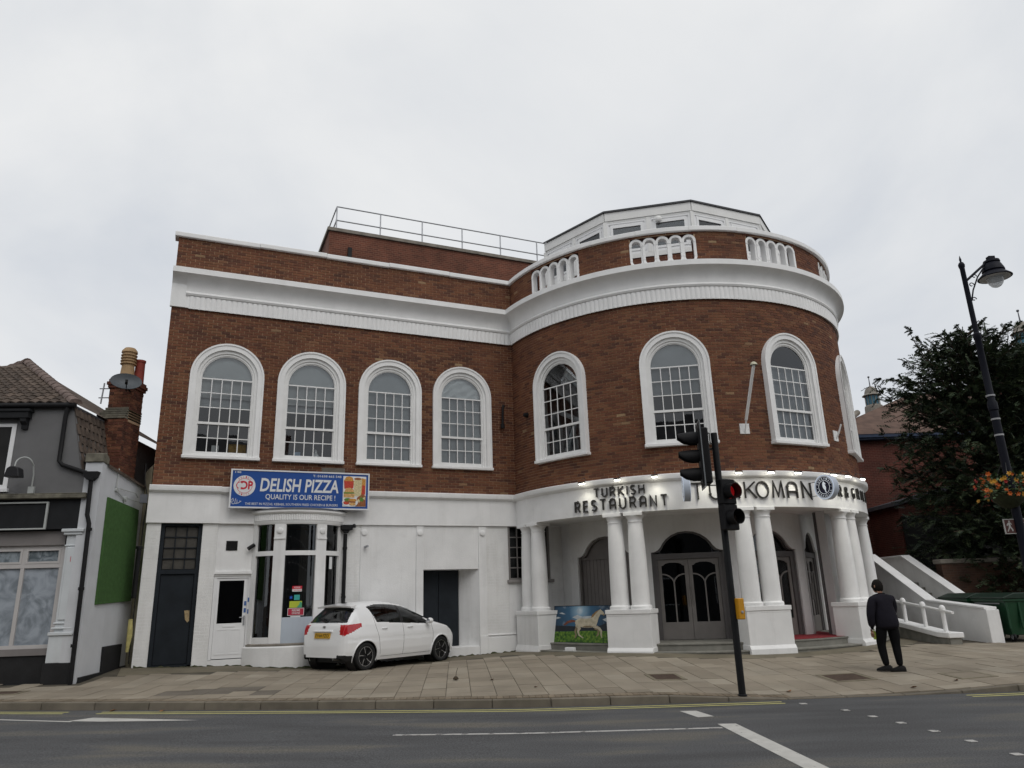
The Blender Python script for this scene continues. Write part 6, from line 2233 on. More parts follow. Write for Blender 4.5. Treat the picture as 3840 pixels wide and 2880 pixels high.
# lean-to porch and dark entrance of the hall
q = MB()
q.poly(Fr((15.3, 29.5, 0), (1, 0, 0), (0, -1, 0)), [(0, 0), (7, 0), (7, 6.4), (0, 4.7)], -2.5, 0); q.build('porch', 'red_far_brick', hall)
q = MB(); q.poly(Fr((15.1, 29.4, 0), (1, 0, 0), (0, -1, 0)), [(0, 4.7), (7.2, 6.45), (7.2, 6.6), (0, 4.85)], -2.7, 0); q.build('porch_roof', 'lead', hall)
q = MB(); q.box(15.35, 20.9, 29.44, 29.5, .2, 4.3); q.build('doorway', 'dark_interior', hall)
mat('teal_paint', (0.05, 0.15, 0.21), rough=.5, var=.15, scale=4)
mat('lead_dome', (0.23, 0.21, 0.18), rough=.7, var=.25, scale=5, streak=.3, streakcol=(.12, .1, .08))


def cupola(x, y, zb, k, label):
    t_ = thing('cupola', label, 'cupola', (x, y, zb), 'roof cupolas of the red hall')
    q = MB(); q.lathe([(.52 * k, -.9 * k), (.48 * k, .0), (.40 * k, .05 * k), (.40 * k, .08 * k)], (x, y, zb), 8); q.build('base', 'lead_dome', t_)
    q = MB(); q.lathe([(.34 * k, .05 * k), (.34 * k, .62 * k)], (x, y, zb), 16); q.build('lantern', 'teal_paint', t_)
    q = MB()
    for j in range(12):
        a = 2 * PI * j / 12
        for dz in range(6):
            pass
        q.tube([(x + .36 * k * math.cos(a), y + .36 * k * math.sin(a), zb + .06 * k), (x + .36 * k * math.cos(a), y + .36 * k * math.sin(a), zb + .6 * k)], .018 * k, 5)
    q.build('lantern_bar', 'lead_dome', t_)
    q = MB(); q.lathe([(.30 * k, .60 * k), (.50 * k, .62 * k), (.46 * k, .66 * k), (.36 * k, .73 * k), (.34 * k, .85 * k), (.28 * k, 1.0 * k), (.16 * k, 1.12 * k), (.03 * k, 1.17 * k), (.02 * k, 1.2 * k)], (x, y, zb), 20); q.build('dome', 'lead_dome', t_, smooth=35)
    q = MB(); q.tube([(x, y, zb + 1.15 * k), (x, y, zb + 1.68 * k)], [.035 * k, .018 * k], 8); q.lathe([(0, 0), (.05 * k, .02 * k), (.06 * k, .06 * k), (.05 * k, .10 * k), (0, .12 * k)], (x, y, zb + 1.64 * k), 10); q.build('finial', 'lead', t_, smooth=40)


cupola(18.33, 36.0, 10.40, .92, 'small domed cupola with blue lantern just right of the round brick corner')
cupola(23.05, 31.0, 11.75, 1.0, 'domed cupola with blue lantern at the right edge above the tree')
q = MB(); q.box(22.0, 30, 30.2, 32.1, 8, 11.2); q.build('upper_storey', 'red_far_brick', hall)

# ------------------------------------------------------------------ dark evergreen tree
tree = thing('evergreen_tree', 'large dark evergreen tree behind the street lamp', 'tree', (17.0, 25.6, .3))
mat('bark', (0.06, 0.042, 0.03), rough=1, var=.3, scale=5, bump=1, bscale=15)
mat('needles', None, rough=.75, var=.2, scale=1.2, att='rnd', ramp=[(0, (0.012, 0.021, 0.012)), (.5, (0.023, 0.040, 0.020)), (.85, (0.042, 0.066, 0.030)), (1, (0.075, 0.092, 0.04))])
TR = random.Random(4)
tx, ty = 17.0, 25.6
q = MB()
q.tube([(tx, ty, .2), (tx + .05, ty, 2), (tx - .1, ty + .1, 5), (tx, ty, 8), (tx - .3, ty, 10.2)], [.42, .34, .26, .15, .04], 10)
limbs = MB()
LV, LF, LA = [], [], []


def leaf(P, d, n_, l, w_, a):
    s_ = d.cross(n_)
    if s_.length < 1e-4: return
    s_ = s_.normalized() * w_
    b0 = len(LV)
    LV.extend([tuple(P - s_ * .3), tuple(P + s_ * .3), tuple(P + d * l * .55 + s_), tuple(P + d * l), tuple(P + d * l * .55 - s_)])
    LF.append((b0, b0 + 1, b0 + 2, b0 + 3, b0 + 4)); LA.append(a)


def env(z):     # crown radius by height
    return float(np.interp(z, [0.8, 2.0, 4, 6, 7.6, 8.6, 9.4, 10.2, 10.9], [3.6, 3.9, 4.1, 4.1, 4.0, 3.6, 2.9, 1.6, .3]))



def spray(P0, bd_, tl, nv, tint, nl, ls):
    for j in range(nl):
        ff = (j + .5) / nl
        Q = P0 + bd_ * (tl * ff) + V((0, 0, -.08 * ff * ff))
        s2 = bd_.cross(nv).normalized()
        for s3 in (-1, 1):
            dd = (bd_ * .8 + s2 * s3 * .7 + V((TR.uniform(-.2, .2), TR.uniform(-.2, .2), TR.uniform(-.25, .35)))).normalized()
            leaf(Q, dd, nv, ls * TR.uniform(.7, 1.3) * (1.15 - .55 * ff), ls * TR.uniform(.12, .2), min(.999, max(0, tint + TR.uniform(-.12, .12))))


ARMS = [(13.4, 9.55), (13.45, 9.0), (12.75, 7.9), (12.5, 6.0), (13.1, 5.0), (15.3, 10.6), (16.7, 10.4), (14.4, 10.0), (13.9, 8.4), (13.2, 7.2), (17.2, 9.9), (15.9, 10.2)]
for bi in range(330):
    z = TR.uniform(1.4, 10.2) if bi > 70 else TR.uniform(7.2, 10.6)
    az_ = TR.uniform(0, 2 * PI)
    if 0.3 * PI < az_ < 0.75 * PI and TR.random() < .6: az_ += PI     # fewer at the back
    L = env(z) * TR.uniform(.60, 1.0) * (1.12 if TR.random() < .12 else 1)
    rise = TR.uniform(.05, .75) if z > 5 else TR.uniform(-.25, .35)
    d0 = V((math.cos(az_), math.sin(az_), rise)).normalized()
    P = V((tx, ty, z - L * rise * .75))
    if bi < len(ARMS):
        P = V((tx + TR.uniform(-.4, .2), ty - .3, ARMS[bi][1] - 1.5)); E_ = V((ARMS[bi][0], 24.2, ARMS[bi][1])); d0 = (E_ - P).normalized(); L = (E_ - P).length; z = ARMS[bi][1]
    pts = [P.copy()]
    d = d0.copy()
    ns = max(4, int(L / .36))
    for k in range(ns):
        d = (d + V((TR.uniform(-.16, .16), TR.uniform(-.16, .16), TR.uniform(-.14, .16)))).normalized()
        P = P + d * (L / ns)
        pts.append(P.copy())
    limbs.tube(pts, [max(.010, .06 * (1 - i / len(pts))) for i in range(len(pts))], 5)
    side = d0.cross(V((0, 0, 1))).normalized()
    for k in range(1, len(pts)):
        f = k / (len(pts) - 1)
        if f < .35 and TR.random() < .75: continue
        for rep in range(5):
            ph = TR.uniform(0, 2 * PI)
            upv_ = side.cross(d0)
            rad_ = side * math.cos(ph) + upv_ * math.sin(ph) * .8 + V((0, 0, .15))
            bd_ = (d0 * TR.uniform(.35, 1.0) + rad_ * TR.uniform(.45, 1.0)).normalized()
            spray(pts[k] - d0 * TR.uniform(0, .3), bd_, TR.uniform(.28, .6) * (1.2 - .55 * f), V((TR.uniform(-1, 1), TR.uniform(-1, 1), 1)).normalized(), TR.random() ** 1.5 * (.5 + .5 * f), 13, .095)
# inner foliage closes the crown
for bi in range(6800):
    z = TR.uniform(.9, 9.6) if bi < 5000 else TR.uniform(.9, 5)
    az_ = TR.uniform(-PI * 1.05, PI * .15)
    r = env(z) * TR.uniform(.25, .84)
    P0 = V((tx + r * math.cos(az_), ty + r * math.sin(az_), z))
    dd0 = V((math.cos(az_) + TR.uniform(-.5, .5), math.sin(az_) + TR.uniform(-.5, .5), TR.uniform(-.6, .7))).normalized()
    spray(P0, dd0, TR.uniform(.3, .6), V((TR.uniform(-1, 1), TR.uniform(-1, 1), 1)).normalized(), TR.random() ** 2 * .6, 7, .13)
q.build('trunk', 'bark', tree, smooth=50)
limbs.build('limbs', 'bark', tree, smooth=50)
cr_ = MB(); cr_.v = LV; cr_.f = LF; cr_.m = [0] * len(LF); cr_.a = LA
cr_.build('crown', 'needles', tree, att='rnd')

# ------------------------------------------------------------------ street lamp, flower basket, finger sign
mat('lamp_black', (0.0065, 0.0075, 0.014), rough=.55, var=.1, spec=.15)
lampx, lampy = 8.93, 13.2
lz = G(lampx, lampy)
lp = thing('street_lamp', 'tall black street lamp with scrolled bracket and hanging lantern', 'street lamp', (lampx, lampy, lz))
q = MB(); q.lathe([(.16, 0), (.16, .1), (.13, .14), (.12, .9), (.13, .95), (.085, 1.0), (.075, 2.5), (.07, 4.6), (.085, 4.62), (.085, 4.75), (.062, 4.8), (.058, 6.0), (.07, 6.02), (.07, 6.12), (.048, 6.15), (.045, 7.5), (.055, 7.52), (.055, 7.54)], (lampx, lampy, lz - .02), 16); q.build('pole', 'lamp_black', lp, smooth=35)
mat('band_grey', (0.35, 0.35, 0.36), rough=.4, var=.1)
q = MB()
for z in (4.25, 4.55, 4.85, 5.0): q.lathe([(.074, 0), (.078, .0), (.078, .03), (.074, .03)], (lampx, lampy, z), 14)
q.build('strap', 'band_grey', lp)
q = MB(); q.lathe([(.03, 0), (.02, .05), (.055, .09), (.06, .13), (.045, .17), (.015, .20), (.022, .24), (.012, .29), (0, .34)], (lampx, lampy, 7.56), 12); q.build('finial', 'lamp_black', lp, smooth=40)
q = MB()
q.tube([(lampx, lampy, 7.33), (lampx + .25, lampy, 7.53), (lampx + .50, lampy, 7.73), (lampx + .62, lampy, 7.80)], .024, 8)
q.tube([(lampx + .05, lampy, 6.93), (lampx + .12, lampy, 7.15), (lampx + .26, lampy, 7.42), (lampx + .42, lampy, 7.62)], .014, 6)
for (cx_, cz_, r0) in ((lampx + .11, 7.26, .055), (lampx + .20, 7.44, .05), (lampx + .10, 6.96, .05)):
    q.tube([(cx_ + (r0 * (1 - .08 * j)) * math.cos(j * .62), lampy, cz_ + (r0 * (1 - .08 * j)) * math.sin(j * .62)) for j in range(10)], .010, 5)
q.box(lampx + .54, lampx + .66, lampy - .05, lampy + .05, 7.74, 7.85)
q.build('bracket', 'lamp_black', lp, smooth=40)
LX = lampx + .60
q = MB(); q.lathe([(.02, .30), (.14, .30), (.15, .26), (.13, .24), (.15, .22), (.19, .12), (.20, .08), (.18, .06), (.20, .04), (.295, -.05), (.30, -.062), (.27, -.055), (.12, .0)], (LX, lampy, 7.46), 24); q.build('lantern_hood', 'lamp_black', lp, smooth=35)
q = MB(); q.tube([(LX, lampy, 7.74), (LX, lampy, 7.80)], .03, 8); q.build('lantern_stem', 'lamp_black', lp)
mat('added_pale_disc', (.55, .56, .57), rough=.4, var=.05)
q = MB(); q.lathe([(.02, .02), (.13, -.005), (.26, -.060), (.268, -.066)], (LX, lampy, 7.46), 24); q.build('added_pale_disc', 'added_pale_disc', lp, smooth=35)  # pale disc added under the hood so the globe looks lighter
m_ = mat('lamp_glass', (.62, .65, .68), rough=.25, var=.03, spec=.5); m_.node_tree.nodes['Principled BSDF'].inputs['Alpha'].default_value = .62
q = MB(); q.lathe([(.155, .0), (.15, -.07), (.125, -.16), (.085, -.215), (.04, -.24), (0, -.245)], (LX, lampy, 7.44), 20); q.build('globe', 'lamp_glass', lp, smooth=60)

bk_ = thing('flower_basket', 'hanging basket of orange and yellow flowers at the right edge', 'flower basket', (8.78, 13.2, 2.95))
mat('moss', (0.03, 0.035, 0.015), rough=1, var=.3, scale=20)
mat('leaf_green', None, rough=.6, var=.2, scale=9, att='rnd', ramp=[(0, (0.03, 0.065, 0.022)), (1, (0.09, 0.14, 0.05))])
mat('petal_orange', (0.62, 0.17, 0.04), rough=.5, var=.25, scale=30)
mat('petal_yellow', (0.62, 0.34, 0.05), rough=.5, var=.25, scale=30)
mat('petal_red', (0.45, 0.05, 0.045), rough=.5, var=.2, scale=30)
q = MB(); q.lathe([(0, -.28), (.12, -.25), (.24, -.14), (.30, .0)], (8.85, 13.2, 3.2), 18); q.build('basket', 'moss', bk_, smooth=40)
q = MB()
for a in (0, 2.1, 4.2): q.tube([(8.85 + .3 * math.cos(a), 13.2 + .3 * math.sin(a), 3.2), (8.95, 13.2, 3.9)], .006, 5)
q.tube([(9.0, 13.2, 3.85), (8.85, 13.2, 3.92)], .014, 6); q.build('hanger', 'black_metal', bk_)
FRN = random.Random(9)
lv = MB()
for k in range(420):
    a = FRN.uniform(0, 2 * PI); r = abs(FRN.gauss(.26, .13)); z = 3.28 + FRN.uniform(-.12, .26) - max(0, r - .3) * .55
    P = V((8.85 + r * math.cos(a), 13.2 + r * math.sin(a), z)); d = V((math.cos(a), math.sin(a), FRN.uniform(-.6, .8))).normalized(); n_ = V((FRN.uniform(-1, 1), FRN.uniform(-1, 1), 1)).normalized()
    s_ = d.cross(n_).normalized() * .022
    l_ = FRN.uniform(.05, .10)
    lv.add([P - s_ * .3, P + s_ * .3, P + d * l_ * .5 + s_, P + d * l_, P + d * l_ * .5 - s_], [(0, 1, 2, 3, 4)], 0, FRN.random())
lo_ = lv.build('foliage', 'leaf_green', bk_, att='rnd')
fl_me = {}
for m_ in ('petal_orange', 'petal_yellow', 'petal_red'):
    q = MB()
    for ring_, rad, up_ in ((0, .045, .012), (1, .03, .03)):
        for k in range(6):
            a = 2 * PI * k / 6 + ring_ * .5
            p0 = V((0, 0, 0)); 
            q.add([V((0, 0, up_ * .3)), V((rad * .6 * math.cos(a - .5), rad * .6 * math.sin(a - .5), up_)), V((rad * math.cos(a), rad * math.sin(a), up_ * 1.3)), V((rad * .6 * math.cos(a + .5), rad * .6 * math.sin(a + .5), up_))], [(0, 1, 2, 3)])
    o = q.build('flower', m_, None); fl_me[m_] = o.data; bpy.data.objects.remove(o)
for k in range(62):
    a = FRN.uniform(0, 2 * PI) if k < 30 else FRN.uniform(PI * .75, PI * 1.8)
    r = FRN.uniform(.25, .50); z = 3.33 + FRN.uniform(-.2, .22) - max(0, r - .35) * .5
    m_ = FRN.choice(('petal_orange', 'petal_orange', 'petal_yellow', 'petal_yellow', 'petal_red'))
    o = link('flower', fl_me[m_], bk_)
    d = V((math.cos(a), math.sin(a) - .35, FRN.uniform(-.4, .6))).normalized()
    mm_ = Matrix.Translation(V((8.85 + r * math.cos(a), 13.2 + r * math.sin(a), z)) - WPOS[bk_.name]) @ d.to_track_quat('Z', 'Y').to_matrix().to_4x4() @ Matrix.Scale(FRN.uniform(.7, 1.25), 4)
    o.matrix_local = mm_

fs_ = thing('finger_sign', 'brown visitor finger sign with white walking figure at the right edge', 'sign', (9.75, 13.2, G(9.75, 13.2)))
mat('sign_brown', (0.075, 0.028, 0.024), rough=.4, var=.08)
mat('sign_cream', (0.42, 0.42, 0.40), rough=.5)
SB = Fr((8.665, 13.2, 2.485), (1, 0, 0), (0, -1, 0))
q = MB(); q.fbox(SB, .006, 1.094, .006, .254, -.02, 0); q.build('board', 'sign_brown', fs_)
q = MB(); q.strip(SB, [(0, 0), (1.1, 0), (1.1, .26), (0, .26)], [(.012, .012), (1.088, .012), (1.088, .248), (.012, .248)], -.022, .004, closed=True); q.build('border', 'sign_cream', fs_)
q = MB()
q.poly(SB, disc_pts(.098, .218, .014, 12), 0, .003)
q.poly(SB, [(.085, .20), (.112, .20), (.14, .165), (.132, .158), (.112, .178), (.110, .13), (.145, .075), (.145, .045), (.125, .045), (.122, .07), (.095, .11), (.075, .075), (.055, .04), (.038, .045), (.065, .09), (.078, .125), (.078, .165), (.055, .14), (.04, .15), (.07, .19)], 0, .003)
text_fit(q, 'National', SB, .33, .58, .175, .225, .003, .006)
text_fit(q, 'Heritage Centre', SB, .215, .70, .108, .155, .003, .006)
text_fit(q, 'Palace House', SB, .27, .65, .04, .088, .003, .006)
q.build('print', 'sign_cream', fs_)
q = MB(); q.tube([(9.75, 13.24, G(9.75, 13.2) - .05), (9.75, 13.24, 3.0)], .045, 12); q.build('post', 'lamp_black', fs_)
# ------------------------------------------------------------------ parked white hatchback
mat('car_white', (0.84, 0.845, 0.85), rough=.22, var=.02, scale=2, coat=.6, spec=.5, grime=.0)
mat('car_dark', (0.012, 0.012, 0.013), rough=.5, var=.1)
mat('tyre', (0.014, 0.014, 0.014), rough=.85, var=.2, scale=20)
mat('rim_black', (0.012, 0.012, 0.013), rough=.25, var=.05)
mat('rim_silver', (0.55, 0.55, 0.56), rough=.25, metal=.9, var=.03)
mat('lamp_red', (0.45, 0.012, 0.018), rough=.12, var=.15, scale=14, coat=.8)
mat('lamp_dark_red', (0.10, 0.006, 0.010), rough=.12, var=.1, coat=.8)
mat('plate_yellow', (0.58, 0.33, 0.02), rough=.4, var=.04)
mat('plate_black', (0.012, 0.012, 0.012), rough=.5)
mat('chrome', (0.6, 0.6, 0.62), rough=.12, metal=1, var=0)
mat('car_lens', (0.30, 0.32, 0.34), rough=.1, var=.2, coat=.8)
mat('car_inside', (0.02, 0.02, 0.022), rough=.8, var=.2)

TX = [0.0, .015, .03, .05, .08, .12, .17, .22, .30, .38, .44, .52, .65, .85, 1.1, 1.4, 1.7, 2.0, 2.25, 2.5, 2.75, 2.95, 3.1, 3.3, 3.5, 3.65, 3.78, 3.88, 3.945]
TZ = [.56, .66, .76, .88, .98, 1.035, 1.075, 1.14, 1.265, 1.375, 1.435, 1.458, 1.475, 1.498, 1.51, 1.51, 1.49, 1.44, 1.365, 1.25, 1.12, 1.02, .975, .925, .865, .80, .72, .62, .50]
WX = [0, .02, .06, .12, .25, .45, .8, 1.5, 2.6, 3.1, 3.4, 3.6, 3.75, 3.86, 3.945]
WZ = [.56, .655, .725, .765, .805, .832, .845, .848, .846, .838, .80, .745, .665, .57, .43]


def Tz(x): return float(np.interp(x, TX, TZ))


def Wd(x): return float(np.interp(x, WX, WZ))


def belt(x): return min(float(np.interp(x, [0, .3, .9, 1.6, 2.4, 2.9, 3.4, 3.945], [.95, .985, .985, .955, .905, .87, .80, .46])), Tz(x) - .05)


xs = np.concatenate([np.linspace(0, .6, 64, endpoint=False), np.linspace(.6, 3.2, 150, endpoint=False), np.linspace(3.2, 3.945, 40)])
NL, NU = 36, 60
_hh = list(np.linspace(0, .9, 40)[1:]) + [ (1 - r_ ** 3.4) ** (1 / 3.4) for r_ in np.linspace((1 - .9 ** 3.4) ** (1 / 3.4), 0, 22)[1:]]
ring = NL + NU


def car_sec(x):
    W = Wd(x); zs = belt(x); T = Tz(x)
    zb = float(np.interp(x, [0, .12, .6, 3.3, 3.8, 3.945], [.30, .24, .20, .19, .22, .30]))
    pts = []
    for j in range(NL):
        z = zb + (zs - zb) * j / (NL - 1)
        g = float(np.interp(z, [.18, .30, .42, .62, .78, .92, 1.0], [.90, .955, .985, 1.0, .992, .965, .95]))
        if .62 < z < .70: g -= .004
        pts.append((W * g, z))
    ys = pts[-1][0]
    green = max(0, min(1, (T - zs - .12) / .3))
    n_ = 3.4
    for j in range(1, NU + 1):
        h = _hh[j - 1]; r = max(0.0, 1 - h ** n_) ** (1 / n_) if j < NU else 0
        y = ys * r * (1 - .235 * h * green)
        pts.append((y, zs + (T - zs) * h))
    return pts


secs = [car_sec(x) for x in xs]
CV = []
for x, s_ in zip(xs, secs):
    for (y, z) in s_: CV.append((x, y, z))
    for (y, z) in s_: CV.append((x, -y, z))
RW = 2 * ring


def in_poly(px_, py_, poly):
    c_ = False
    n_ = len(poly)
    for i in range(n_):
        x1_, y1_ = poly[i]; x2_, y2_ = poly[(i + 1) % n_]
        if (y1_ > py_) != (y2_ > py_) and px_ < (x2_ - x1_) * (py_ - y1_) / (y2_ - y1_) + x1_: c_ = not c_
    return c_


REARWIN = [(.80, 1.385), (.96, 1.035), (1.72, .985), (1.74, 1.415), (1.4, 1.435), (1.1, 1.43)]
FRONTWIN = [(1.82, .98), (2.62, .935), (2.66, .99), (2.42, 1.19), (2.1, 1.345), (1.82, 1.41)]
DARKPIL = [(1.72, .985), (1.82, .98), (1.82, 1.41), (1.74, 1.415)]
SAIL = [(2.62, .935), (2.80, .925), (2.66, .99)]
classes = {k: [] for k in ('body', 'rear_door_window', 'front_door_window', 'window_pillar', 'rear_door_window_l', 'front_door_window_l', 'window_pillar_l', 'rear_window', 'windscreen', 'tail_light_r', 'tail_light_l', 'bumper_insert', 'headlight_r', 'headlight_l')}
XR, XF, ZW, RWH = .62, 3.13, .30, .345
for i in range(len(xs) - 1):
    for side in (0, 1):
        for j in range(ring - 1):
            a = i * RW + side * ring + j
            f = (a, a + RW, a + RW + 1, a + 1) if side == 0 else (a, a + 1, a + RW + 1, a + RW)
            cx_ = (xs[i] + xs[i + 1]) / 2
            y = (abs(CV[a][1]) + abs(CV[a + RW + 1][1])) / 2; z = (CV[a][2] + CV[a + RW + 1][2] + CV[a + 1][2] + CV[a + RW][2]) / 4
            if z < .75 and y > .45 and ((cx_ - XR) ** 2 + (z - ZW) ** 2 < RWH ** 2 or (cx_ - XF) ** 2 + (z - ZW) ** 2 < RWH ** 2): continue
            k = 'body'
            if y > .50 and in_poly(cx_, z, REARWIN): k = 'rear_door_window'
            elif y > .50 and in_poly(cx_, z, FRONTWIN): k = 'front_door_window'
            elif y > .50 and (in_poly(cx_, z, DARKPIL) or in_poly(cx_, z, SAIL)): k = 'window_pillar'
            elif cx_ < .46 and 1.045 < z < 1.375 and y < .66 - (z - 1.045) * .32 and j > NL + 4: k = 'rear_window'
            elif 2.16 < cx_ < 2.92 and j > NL + 10 and y < .74 - (z - 1.0) * .4: k = 'windscreen'
            elif cx_ < .50 and y > .53 and z > .765 + .42 * max(0, cx_ - .05) and z < 1.0 + .05 * cx_ and y > .53 + (z - .77) * -.25 + .06: k = 'tail_light_l' if side else 'tail_light_r'
            elif cx_ < .34 and z < .36 - .10 * cx_: k = 'bumper_insert'
            elif cx_ > 3.42 and z > .66 and y > Wd(cx_) * .62 and z < Tz(cx_) - .02 and z > .90 - .28 * (cx_ - 3.42) - .10: k = 'headlight_l' if side else 'headlight_r'
            if side and k in ('rear_door_window', 'front_door_window', 'window_pillar'): k += '_l'
            classes[k].append(f)
car = thing('parked_car', 'white five-door hatchback parked on the pavement below the blue sign', 'car', (0, 0, 0))
WPOS[car.name] = V((0, 0, 0))
CM = {'rear_door_window_l': 'glass_car', 'front_door_window_l': 'glass_car', 'window_pillar_l': 'car_dark', 'body': 'car_white', 'rear_door_window': 'glass_car', 'front_door_window': 'glass_car', 'window_pillar': 'car_dark', 'rear_window': 'glass_car', 'windscreen': 'glass_car', 'tail_light_r': 'lamp_red', 'tail_light_l': 'lamp_red', 'bumper_insert': 'car_dark', 'headlight_r': 'car_lens', 'headlight_l': 'car_lens'}
caps = [tuple(range(0, ring)) + tuple(reversed(range(ring, 2 * ring)))]
last = (len(xs) - 1) * RW


def car_part(name, faces, m, parent, sm=40):
    used_ = sorted({v for f in faces for v in f}); ix = {v: i for i, v in enumerate(used_)}
    q = MB(); q.v = [CV[v] for v in used_]; q.f = [tuple(ix[v] for v in f) for f in faces]; q.m = [0] * len(q.f)
    return q.build(name, m, parent, smooth=sm)


cbody = None
parts_ = {}
for k, fs in classes.items():
    if k == 'body':
        fs = fs + caps + [tuple(reversed([last + v for v in caps[0]]))]
    nm = {'tail_light_r': 'tail_light', 'tail_light_l': 'tail_light', 'headlight_r': 'headlight', 'headlight_l': 'headlight', 'rear_door_window_l': 'rear_door_window', 'front_door_window_l': 'front_door_window', 'window_pillar_l': 'window_pillar'}.get(k, k)
    if fs: parts_[k] = car_part(nm, fs, CM[k], car)
cbody = parts_['body']
# dark inside shell so the windows read deep
q = MB(); q.box(.45, 2.7, -.62, .62, .35, .80); q.box(1.5, 1.75, -.55, -.15, .8, 1.22); q.box(1.5, 1.75, .15, .55, .8, 1.22); q.box(.62, .75, -.6, .6, .8, 1.12); q.box(1.55, 1.68, -.46, -.24, 1.22, 1.38); q.box(1.55, 1.68, .24, .46, 1.22, 1.38)
q.build('seats', 'car_inside', car, bevel=.03)
# under tray and wheel wells
q = MB(); q.box(.3, 3.6, -.70, .70, .17, .30)
for xw in (XR, XF):
    for sd in (-1, 1):
        q.lathe([(.36, .0), (.36, .28), (0, .28)], (xw, sd * .80, ZW), 24, ax=(V((1, 0, 0)), V((0, 0, 1)), V((0, -sd, 0))), cap=False)
q.build('under_tray', 'car_dark', car)
for xw in (XR, XF):
    for sd in (-1, 1):
        q = MB()      # arch lip
        rr_ = []
        for j in range(29):
            an = R_(-18 + 216 * j / 28)
            xx_ = xw + .350 * math.cos(an); zz_ = ZW + .350 * math.sin(an)
            W_ = Wd(xx_) * float(np.interp(zz_, [.18, .30, .42, .62, .78], [.90, .955, .985, 1.0, .992]))
            rr_.append((xx_, sd * (W_ + .004), zz_))
        q.tube(rr_, .016, 6); q.build('arch_lip', 'car_white', car, smooth=50)
        # wheel
        Y = sd * .745
        ax_ = (V((1, 0, 0)), V((0, 0, 1)), V((0, sd, 0)))
        q = MB(); q.lathe([(.205, .05), (.215, .075), (.255, .092), (.285, .085), (.298, .06), (.300, .02), (.300, -.03), (.295, -.07), (.27, -.09), (.2, -.09)], (xw, Y, ZW), 36, ax=ax_)
        wh = q.build('wheel', 'tyre', car, smooth=35)
        q = MB(); q.lathe([(.21, .05), (.205, .03), (.19, -.02), (.0, -.025)], (xw, Y, ZW), 30, ax=ax_); q.build('rim', 'rim_black', wh, smooth=35)
        q = MB()
        q.strip(Fr((xw, Y + sd * .068, ZW), (1, 0, 0), (0, sd, 0)), disc_pts(0, 0, .211, 36), disc_pts(0, 0, .203, 36), -.01, .008, closed=True)
        for s5 in range(5):
            a0 = 2 * PI * s5 / 5 + .3 + (.2 if xw > 2 else 0)
            for da in (-.17, .17):
                p1 = (.05 * math.cos(a0), .05 * math.sin(a0)); p2 = (.205 * math.cos(a0 + da), .205 * math.sin(a0 + da))
                q.strip(Fr((xw, Y + sd * .055, ZW), (1, 0, 0), (0, sd, 0)), *offset_line([p1, (.13 * math.cos(a0 + da * .45), .13 * math.sin(a0 + da * .45)), p2], .030)[:2], -.03, .0, mat=1)
            q.strip(Fr((xw, Y + sd * .056, ZW), (1, 0, 0), (0, sd, 0)), *offset_line([(.06 * math.cos(a0 + .08), .06 * math.sin(a0 + .08)), (.13 * math.cos(a0 + .13), .13 * math.sin(a0 + .13)), (.205 * math.cos(a0 + .24), .205 * math.sin(a0 + .24))], .013)[:2], -.01, .006)
        q.lathe([(.035, .0), (.035, .045), (.025, .055), (0, .055)], (xw, Y, ZW), 14, ax=ax_, mat=1)
        q.build('spokes', ['rim_silver', 'rim_black'], wh)
# spoiler, garnish, plate, badge, wiper, aerial
q = MB()
for i in range(17):
    y = -.60 + 1.2 * i / 16
    e_ = .03 * (y / .6) ** 2
    q.v += [(.285 + e_ * 1.2, y, 1.428 - e_), (.30 + e_, y, 1.395 - e_), (.42, y, 1.39 - e_), (.50, y, 1.462 - e_)]
for i in range(16):
    for k in range(4): q.f.append((i * 4 + k, i * 4 + (k + 1) % 4, i * 4 + 4 + (k + 1) % 4, i * 4 + 4 + k)); q.m.append(0)
q.f += [(0, 1, 2, 3), (67, 66, 65, 64)]; q.m += [0, 0]
q.build('spoiler', 'car_white', car, smooth=40)


def tail_x(z): return float(np.interp(z, TZ[:8], TX[:8]))


RFn = Fr((0, 0, 0), (0, -1, 0), (-1, 0, 0))       # seen from behind: a runs to the car's right
q = MB()
xa_, xb_ = tail_x(.715) - .022, tail_x(.828) - .020
q.add([(xa_, .27, .715), (xa_, -.27, .715), (xb_, -.27, .828), (xb_, .27, .828), (xa_ + .03, .27, .715), (xa_ + .03, -.27, .715), (xb_ + .03, -.27, .828), (xb_ + .03, .27, .828)], MB.BF)
plate = q.build('number_plate', 'plate_yellow', car)
pf = lambda a, b_, c_: V((xa_ + (xb_ - xa_) * (b_ - .715) / .113 - c_, -a, b_))
q = MB(); text_fit(q, 'EY64 FZO', pf, -.235, .235, .735, .808, .002, .012); q.build('plate_lettering', 'plate_black', plate)
q = MB(); q.fbox(Fr((tail_x(.87) - .03, 0, 0), (0, -1, 0), (-1, 0, 0)), -.33, .33, .845, .885, -.05, .012); q.build('garnish', 'car_white', car, bevel=.012)
q = MB(); F_ = Fr((tail_x(.955) - .006, 0, .945), (0, -1, 0), (-1, 0, 0))
q.strip(F_, disc_pts(0, 0, .055, 24, .038), disc_pts(0, 0, .047, 24, .030), -.02, .004, closed=True); q.strip(F_, disc_pts(0, .008, .030, 18, .014), disc_pts(0, .008, .024, 18, .009), -.02, .005, closed=True); q.strip(F_, disc_pts(0, -.004, .014, 18, .030), disc_pts(0, -.004, .009, 18, .024), -.02, .006, closed=True)
q.build('badge', 'chrome', car)
q = MB(); F_ = Fr((tail_x(.845) + .006, 0, 0), (0, -1, 0), (-1, 0, 0)); q.fbox(F_, .42, .53, .835, .85, -.02, .004); q.fbox(F_, -.53, -.43, .835, .85, -.02, .004); q.build('name_badge', 'chrome', car)
